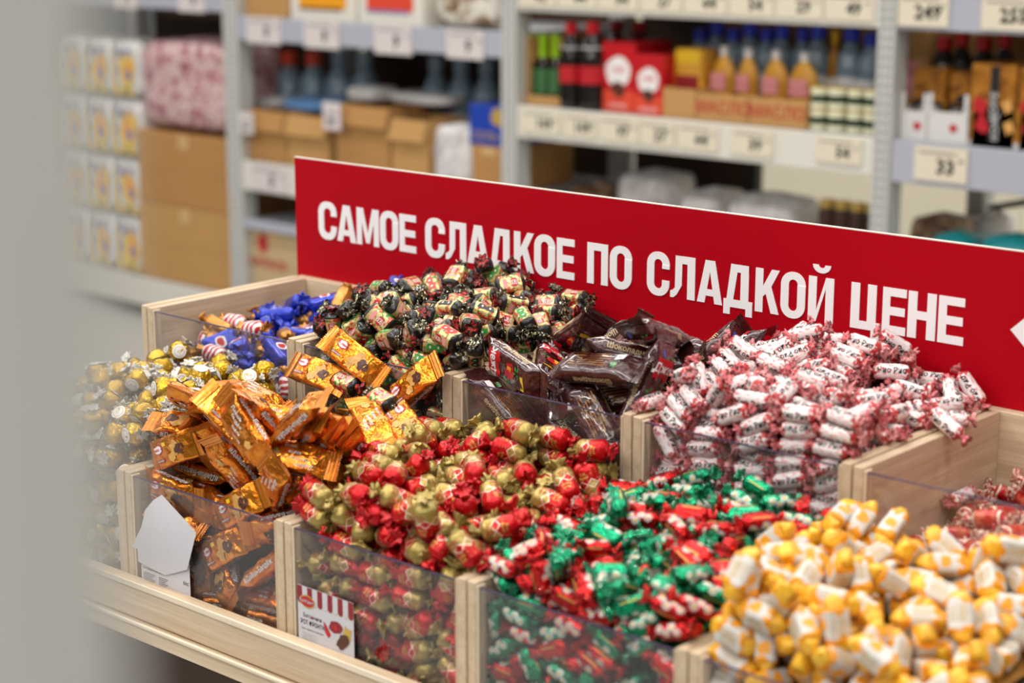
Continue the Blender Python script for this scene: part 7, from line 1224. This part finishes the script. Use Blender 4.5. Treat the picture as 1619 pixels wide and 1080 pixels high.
def place_bg(k, x0, x1, z0, z1, y, e, lab):
    for b0, b1 in BAYS:
        if b0 < (x0 + x1) / 2 < b1: x0 = max(x0, b0 + .004); x1 = min(x1, b1 - .004)
    w, h = x1 - x0, z1 - z0; cx = (x0 + x1) / 2; m = MB(); P = (cx, y, z0)
    if k in ('carton', 'carton_open'):
        d = .34 if k == 'carton' else .19; cm = {'a': 'card_a', 'b': 'card_b', 'beige': 'card_c'}[e]
        if k == 'carton':
            m.bbox((-w / 2, 0, 0), (w / 2, d, h), .004); m.box((-w / 2 + .002, -.001, h * .5 - .002), (w / 2 - .002, -.0002, h * .5), 2); m.box((-.03, -.0012, h * .8), (.03, -.0003, h - .003), 1)
            if e == 'beige':
                put_poly(m, blob(14, .032, 3, .3, 1.1), lambda a, b: (a - w * .25, -.002, b + h * .80), 3); put_text(m, 'ХРУПКОЕ', .045, lambda a, b: (a - w * .16, -.002, b + h * .50), 3, .02)
            o = item('carton', m, [cm, 'tape', 'card_b', 'redprint'], *P, lab, 'box')
        else:
            t = .006; m.box((-w / 2, 0, 0), (w / 2, t, h)); m.box((-w / 2, d - t, 0), (w / 2, d, h)); m.box((-w / 2, t, 0), (-w / 2 + t, d - t, h)); m.box((w / 2 - t, t, 0), (w / 2, d - t, h)); m.box((-w / 2 + t, t, 0), (w / 2 - t, d - t, h * .82), 1)
            o = item('open_carton', m, [cm, 'sackb'], *P, lab, 'box')
            fl_ = MB(); fl_.add([(-w / 2, 0, 0), (w / 2, 0, 0), (w / 2, -.02, -.07), (-w / 2, -.02, -.07)], [(0, 1, 2, 3)]); f = fl_.build('flap', [cm], o); f.location = (0, -.001, h)
    elif k == 'whitebox':
        m.bbox((-w / 2, 0, 0), (w / 2, .3, h), .003); pr = MB(); pr.box((-w * .36, -.0015, h * .28), (w * .36, -.0003, h * .95)); pr.box((-w * .36, -.0020, h * .24), (w * .3, -.0003, h * .30), 1)
        o = item('printed_box', m, ['offwhite'], *P, lab, 'box'); pr.build('printed_panel', ['orangeprint' if e == 'orange' else 'orangered', 'brownprint' if e == 'orange' else 'violet'], o)
    elif k in ('patbag', 'pinkpack', 'whitebag', 'papertowel', 'whitesack', 'brownsack', 'bluepacket', 'whitepacket', 'tealpack'):
        d = {'papertowel': .18, 'pinkpack': .3, 'whitesack': .22, 'brownsack': .2}.get(k, .16); sd = int(abs(x0) * 1000) % 97
        ex = 5 if k in ('papertowel', 'pinkpack', 'patbag') else 3
        def fn(u, v):
            a = 2 * PI * v; zz = u; tt = abs(2 * u - 1); r = (1 - tt ** 7) ** .35 if tt < 1 else 0
            X = sgnp(math.cos(a), 2 / ex) * w / 2 * r; Y = d / 2 + sgnp(math.sin(a), 2 / ex) * d / 2 * r; q = noise.noise(Vector((X * 14 + sd, Y * 14, zz * h * 14))) * .012
            return (X * (1 + q * 2), Y + q * (1 if k != 'papertowel' else .3), zz * h)
        m.grid(fn, 14, 24, 0, True)
        mats = {'patbag': ['patm'], 'pinkpack': ['pinkm'], 'whitebag': ['sackw'], 'papertowel': ['film', 'violet', 'yellowprint', 'orangeprint', 'greenprint', 'silverline'], 'whitesack': ['sackw'], 'brownsack': ['sackb'], 'bluepacket': ['skyblue'], 'whitepacket': ['film'], 'tealpack': ['teal']}[k]
        nm = {'patbag': 'patterned_bag', 'pinkpack': 'printed_pack', 'whitebag': 'white_bag', 'papertowel': 'washing_powder_pack', 'whitesack': 'white_bag', 'brownsack': 'brown_bag', 'bluepacket': 'blue_packet', 'whitepacket': 'white_packet', 'tealpack': 'teal_pack'}[k]
        if k == 'papertowel':
            F = lambda a, b: (a, -.004, b); F2 = lambda a, b: (a, -.005, b)
            put_poly(m, blob(14, w * .30, sd, .3, 1.3), F, 2, w * .12, h * .44); put_poly(m, blob(12, w * .20, sd + 1, .3, 1.2), F2, 3, w * .16, h * .46); put_poly(m, blob(10, w * .11, sd + 2, .3, 1.1), lambda a, b: (a, -.006, b), 1, w * .2, h * .38)
            put_poly(m, [(-w * .07, 0), (w * .03, 0), (w * .01, h * .7), (-w * .04, h * .7)], F, 2, -w * .33, h * .1); put_poly(m, [(-w * .42, 0), (w * .42, 0), (w * .42, h * .07), (-w * .42, h * .07)], F2, 2, 0, h * .07)
            put_poly(m, blob(6, w * .08, 4, .3), F, 1, -w * .22, h * .45); put_text(m, 'Аист', w * .30, lambda a, b: (a, -.0045, b + h * .76), 1, .02); put_poly(m, blob(8, w * .1, 9, .2, .5), F2, 4, w * .1, h * .14)
        o = item(nm, m, mats, *P, lab, 'pack' if 'bag' not in nm else 'bag', None, True)
    elif k == 'bluebox':
        m.bbox((-w / 2, 0, 0), (w / 2, .25, h), .003); put_poly(m, blob(16, .030, 2, .1), lambda a, b: (a, -.001, b), 1, w * .28, h * .72); put_text(m, 'СОЛЬ', .04, lambda a, b: (a - .01, -.001, b + h * .22), 1, .01)
        o = item('blue_box', m, ['boxblue', 'goldprint'], *P, lab, 'box')
    elif k == 'labelcard':
        m.bbox((-w / 2, 0, 0), (w / 2, .002, h), .0005); m.box((-w * .3, -.0006, h * .55), (w * .3, -.0001, h * .62), 1); m.box((-w * .3, -.0006, h * .2), (w * .2, -.0001, h * .4), 1); o = item('shelf_card', m, ['tagw', 'greyprint'], *P, lab, 'price card')
    elif k in ('crate', 'tray', 'wtray'):
        hh = h * (.42 if k == 'crate' else 1); d = .34; t = .005
        m.box((-w / 2, 0, 0), (w / 2, t, hh if k != 'crate' else .03)); m.box((-w / 2, d - t, 0), (w / 2, d, hh)); m.box((-w / 2, t, 0), (-w / 2 + t, d - t, h if k == 'crate' else hh)); m.box((w / 2 - t, t, 0), (w / 2, d - t, h if k == 'crate' else hh)); m.box((-w / 2 + t, t, 0), (w / 2 - t, d - t, .006))
        if e == 't': put_text(m, 'МАСЛО', .05, lambda a, b: (a, -.001, b + hh * .5), 1, .01)
        if e == 'r': m.v = [(p[0], p[1], (p[2] * (.62 if p[1] < .02 else 1))) for p in m.v]; put_poly(m, blob(10, .014, 3, .2, .8), lambda a, b: (a, -.001, b), 1, w * .15, h * .30)
        o = item({'crate': 'bottle_crate', 'tray': 'cardboard_tray', 'wtray': 'white_tray'}[k], m, ['film' if k == 'wtray' else 'card_a', 'redprint'], *P, lab, 'tray')
        if k == 'wtray':
            for s_ in (-1, 1):
                q = MB(); q.box((s_ * w * .5 - .012 if s_ > 0 else -w * .5, -.001, h * .5), (w * .5 if s_ > 0 else -w * .5 + .012, -.0002, h)); q.build('corner_flap', ['film'], o)
    elif k in ('greenbottle', 'cola', 'bluecap', 'oilbottle', 'redcapb', 'water'):
        r = w / 2 * (.95 if k != 'cola' else 1)
        if k in ('bluecap', 'redcapb'): r = min(.042, w * .98)
        body, cap, lbl = {'greenbottle': ('darkglass', 'caplime', 'labelgreen'), 'cola': ('darkglass', 'capred', 'redprint'), 'bluecap': ('glassblue', 'capblue', 'film'), 'oilbottle': ('oil', 'yellowprint', 'offwhite'), 'redcapb': ('darkglass', 'capred', 'film'), 'water': ('glassblue', 'orangered' if e == 'o' else 'glassblue', 'film')}[k]
        if k == 'greenbottle': prof = [(.001, 0), (r, .003), (r, h * .56), (r * .45, h * .66), (r * .42, h * .68)]
        else: prof = [(.001, 0), (r * .9, .003), (r, .02), (r, h * .25), (r * .94, h * .32), (r, h * .42), (r, h * .60), (r * .85, h * .72), (r * .38, h * .86), (r * .36, h * .9)]
        m.lathe(prof, n=16)
        o = item({'greenbottle': 'green_capped_bottle', 'cola': 'cola_bottle', 'bluecap': 'blue_capped_bottle', 'oilbottle': 'oil_bottle', 'redcapb': 'red_capped_bottle', 'water': 'water_bottle'}[k], m, [body], *P, lab, 'bottle', {'bluecap': 'blue capped bottles behind the pouches', 'redcapb': 'red capped bottles at the back of the shelf', 'greenbottle': 'green capped bottles in the cardboard crate', 'cola': 'cola bottles', 'water': 'water bottles in shrink wrapped packs'}.get(k), True)
        c = MB()
        if k == 'greenbottle': c.lathe([(r * .60, h * .66), (r * .66, h * .68), (r * .66, h * .99), (.001, h)], n=14)
        else: c.lathe([(r * .50, h * .86), (r * .52, h * .87), (r * .52, h * .99), (.001, h)], n=14)
        c.build('cap', [cap], o, True)
        l = MB(); l.lathe([(r * 1.012, h * .30), (r * 1.012, h * .50)] if k != 'greenbottle' else [(r * 1.012, h * .12), (r * 1.012, h * .5)], n=16)
        l.build('label', [lbl], o, True)
        if k == 'cola':
            l = MB(); l.lathe([(r * .9, h * .70), (r * .55, h * .80)], n=16); l.build('neck_label', ['film'], o, True)
    elif k in ('redbox', 'stackbox'):
        m.bbox((-w / 2, 0, 0), (w / 2, .18, h), .002); pr = MB(); F = lambda a, b: (a, -.001, b)
        if k == 'redbox':
            put_poly(pr, blob(16, w * .38, 3, .05, .95), F, 1, 0, h * .58); pr.box((-w / 2 + .002, -.0008, .002), (w / 2 - .002, -.0002, h * .32), 2); put_poly(pr, blob(10, w * .2, 5, .3, .8), lambda a, b: (a, -.0018, b), 3, 0, h * .32); put_text(pr, 'ЧАЙ', .022, lambda a, b: (a, -.002, b + h * .60), 2, .01); put_text(pr, 'КРЕПКИЙ', .014, lambda a, b: (a, -.002, b + h * .09), 1, .01)
            o = item('tea_box', m, ['capred'], *P, lab, 'box'); pr.build('front_print', ['capred', 'white', 'orangered', 'brownprint'], o)
        else:
            pr.box((-w * .08, -.0012, 0.002), (w * .12, -.0003, h * .98), 1); put_poly(pr, blob(10, w * .14, int(h * 999), .4, 1.3), F, 2, -w * .28, h * .5); put_poly(pr, blob(10, w * .13, 7, .4, 1.3), F, 3, w * .32, h * .5)
            put_text(pr, 'КОФЕ', .026, lambda a, b: (-b * 1.0 + .004, -.002, a + h * .5), 4, .01); pr.box((-w * .5, -.0014, .0005), (w * .5, -.0003, .014), 4)
            o = item('coffee_box', m, ['coffee'], *P, lab, 'box'); pr.build('front_print', ['coffee', 'black', 'redprint', 'tanprint', 'film'], o)
    elif k in ('juicepack', 'coffeepack'):
        m.bbox((-w / 2, 0, 0), (w / 2, .09, h), .008); pr = MB()
        if k == 'juicepack': pr.box((-w * .4, -.001, h * .1), (w * .4, -.0002, h * .6), 0); pr.box((-w * .4, -.001, h * .78), (w * .4, -.0002, h * .98), 1); put_poly(pr, blob(8, .015, 3, .2), lambda a, b: (a, -.002, b), 2, 0, h * .18)
        else: pr.box((-w * .44, -.001, h * .28), (w * .44, -.0002, h * .52), 3); put_poly(pr, blob(10, .02, 4, .4, .6), lambda a, b: (a, -.002, b), 3, 0, h * .62); put_text(pr, 'КОФЕ', .02, lambda a, b: (a, -.003, b + h * .4), 4, .01)
        o = item('drink_pack' if k == 'juicepack' else 'coffee_pack', m, ['yellowfilm' if k == 'juicepack' else 'coffee'], *P, lab, 'pack'); pr.build('front_print', ['darkred', 'yellowprint', 'blueprint', 'black', 'offwhite'], o)
    elif k == 'pouch':
        def fn(u, v):
            a = 2 * PI * v; r = (1 - max(0, (u - .7) / .3) ** 2 * .75); return (math.cos(a) * w / 2 * r, .04 + math.sin(a) * .03 * (1 - u * .6), u * h * .86)
        m.grid(fn, 8, 16, 0, True); o = item('sauce_pouch', m, ['yellowfilm'], *P, lab, 'pouch', None, True)
        c = MB(); c.lathe([(.011, h * .85), (.013, h * .87), (.013, h * .99), (.001, h)], 0, .04, 12); c.build('cap', ['white'], o, True)
        c = MB(); c.add([(-w * .35, .008, h * .38), (w * .35, .008, h * .38), (w * .32, .009, h * .62), (-w * .32, .009, h * .62)], [(0, 1, 2, 3)]); c.build('label', ['pinkprint'], o)
    elif k == 'can':
        r = w / 2 * .96; hh = h * .5
        for lvl in (0, 1):
            m = MB(); m.lathe([(.001, 0), (r, .001), (r, hh * .28), (r * 1.002, hh * .29, 1), (r * 1.002, hh * .62, 1), (r, hh * .63), (r, hh * .93), (r * .98, hh * .985, 2), (.001, hh * .985, 2)], n=18)
            item('milk_can', m, ['canw', 'cang', 'goldprint'], cx, y + r, z0 + lvl * hh, lab + (' in the upper layer' if lvl else ' in the bottom layer'), 'can', 'cans stacked two high, ' + ('upper layer' if lvl else 'bottom layer'), True)
    elif k == 'jarcrate':
        m.bbox((-w / 2, 0, 0), (w / 2, .2, h * .6), .003); o = item('jar_tray', m, ['sackb'], *P, lab, 'tray')
        for q in range(4):
            c = MB(); cxx = -w * .37 + q * w * .247; c.lathe([(.024, h * .6), (.026, h * .85), (.02, h * .92), (.022, h * .93, 1), (.022, h, 1), (.001, h, 1)], cxx, .05, 12)
            t_ = c.build('jar', ['darkbrown', 'goldprint'], None, True, P); tag(t_, 'small dark jar with gold lid standing on the brown tray', 'jar', 'jars on the brown tray')
for it in BG: place_bg(*it)
for k, (a, b_) in enumerate(((-3.36, -3.02), (-3.0, -2.64), (-2.54, -2.2), (-2.18, -1.84))):
    m = MB(); m.bbox((a, 4.72, .9715), (b_, 4.915, 1.236), .004); m.box((a + .02, 4.7185, 1.05), (b_ - .02, 4.7197, 1.15), 1)
    tag(m.build('carton', ['card_a', 'orangeprint' if k % 2 == 0 else 'pinkprint']), ['tan carton behind the blue capped bottles and pouches', 'tan carton with pink band behind the cans', 'tan carton behind the coffee packs', 'tan carton with pink band behind the coffee boxes'][k], 'box')
# ------------------------------------------------------------------ grey rack post close to the camera
fp = MB(); fp.bbox((-.19, -.02, 0), (0, .02, 1.95), .006)
fo = fp.build('rack_post', [plain('pale_grey_painted_steel', (206, 206, 200), 0, .6, .3)]); fo.location = (-.2678, .1912, 0); fo.rotation_euler = (0, 0, math.atan2(right.y, right.x))
tag(fo, 'pale grey post standing very close at the left edge, out of focus', 'post')
# ------------------------------------------------------------------ pour the sweets into the bins
KN = ['gold', 'orange', 'redgold', 'green', 'yellow', 'blue', 'black', 'brown', 'pink', 'red', 'scarlet', 'swirl', 'bronze']
GAIN = {'gold': 1.03}
hid = {}
cnt = {}
for i in range(0, len(POSES), 8):
    kk, fl_, px, py, pz, qx, qy, qz = POSES[i:i + 8]
    kind = KN[kk]; p = Vector((px * 1e-4, py * 1e-4, pz * 1e-4))
    x, y, z = qx / 1000, qy / 1000, qz / 1000; q = Quaternion((math.sqrt(max(0, 1 - x * x - y * y - z * z)), x, y, z)).normalized()
    mat4 = Matrix.Translation(p) @ q.to_matrix().to_4x4() @ Matrix.Scale(GAIN.get(kind, 1.0), 4)
    bod, ends = MESH[kind]; c = cnt.get(kind, 0); cnt[kind] = c + 1
    bm_ = bod[c % len(bod)]; em = ends[(c * 7 // 3) % len(ends)]
    if fl_ == 0:
        hid.setdefault(kind, []).append((mat4, bm_, em)); continue
    name, label, cat, group = INFO[kind]
    o = bpy.data.objects.new(name, bm_); COL.objects.link(o); o.matrix_world = mat4
    if fl_ & 2: label, group = STRAY[kind]
    o['label'] = label; o['category'] = cat; o['group'] = group
    if fl_ & 4:
        for e in em:
            t = bpy.data.objects.new('twisted_end' if kind not in ('orange', 'brown') else 'crimped_end', e); COL.objects.link(t); t.parent = o
# the layers underneath, which nobody can tell apart
CACHE = {}
def arrays(me):
    if me.name not in CACHE:
        n = len(me.vertices); co = np.empty(n * 3); me.vertices.foreach_get('co', co); k = len(me.polygons)
        CACHE[me.name] = (co.reshape(-1, 3), [tuple(p.vertices) for p in me.polygons], [p.material_index for p in me.polygons], [m_ for m_ in me.materials], [u.vector[:] for u in me.uv_layers[0].uv])
    return CACHE[me.name]
for kind, lst in hid.items():
    V = []; F = []; MI = []; UV = []; mats = []; off = 0
    for mat4, bm_, em in lst:
        A = np.array(mat4)
        for me in [bm_] + list(em):
            co, fs, mi, ms, uv = arrays(me)
            for m_ in ms:
                if m_ not in mats: mats.append(m_)
            idx = [mats.index(m_) for m_ in ms]
            V.append(co @ A[:3, :3].T + A[:3, 3]); F += [tuple(a + off for a in f) for f in fs]; MI += [idx[a] for a in mi]; UV += uv; off += len(co)
    me = bpy.data.meshes.new('lower_layers'); me.from_pydata(np.concatenate(V).tolist(), [], F)
    for m_ in mats: me.materials.append(m_)
    me.polygons.foreach_set('material_index', MI); ul = me.uv_layers.new(name='UVMap'); ul.data.foreach_set('uv', np.array(UV).ravel())
    me.polygons.foreach_set('use_smooth', [True] * len(me.polygons))
    o = bpy.data.objects.new('sweet_pile', me); COL.objects.link(o)
    tag(o, 'lower layers of the %s pile glimpsed between the sweets on top' % {'gold': 'round gold', 'orange': 'orange wafer bar', 'redgold': 'red and gold', 'green': 'green foil', 'scarlet': 'scarlet foil', 'yellow': 'yellow toffee', 'blue': 'blue', 'swirl': 'red swirl', 'bronze': 'bronze', 'black': 'black ended', 'brown': 'brown bar', 'pink': 'pink and white', 'red': 'crimson'}[kind], 'sweets', None, 'stuff')
# mound under the visible layers of each bin
HP = HEAPS
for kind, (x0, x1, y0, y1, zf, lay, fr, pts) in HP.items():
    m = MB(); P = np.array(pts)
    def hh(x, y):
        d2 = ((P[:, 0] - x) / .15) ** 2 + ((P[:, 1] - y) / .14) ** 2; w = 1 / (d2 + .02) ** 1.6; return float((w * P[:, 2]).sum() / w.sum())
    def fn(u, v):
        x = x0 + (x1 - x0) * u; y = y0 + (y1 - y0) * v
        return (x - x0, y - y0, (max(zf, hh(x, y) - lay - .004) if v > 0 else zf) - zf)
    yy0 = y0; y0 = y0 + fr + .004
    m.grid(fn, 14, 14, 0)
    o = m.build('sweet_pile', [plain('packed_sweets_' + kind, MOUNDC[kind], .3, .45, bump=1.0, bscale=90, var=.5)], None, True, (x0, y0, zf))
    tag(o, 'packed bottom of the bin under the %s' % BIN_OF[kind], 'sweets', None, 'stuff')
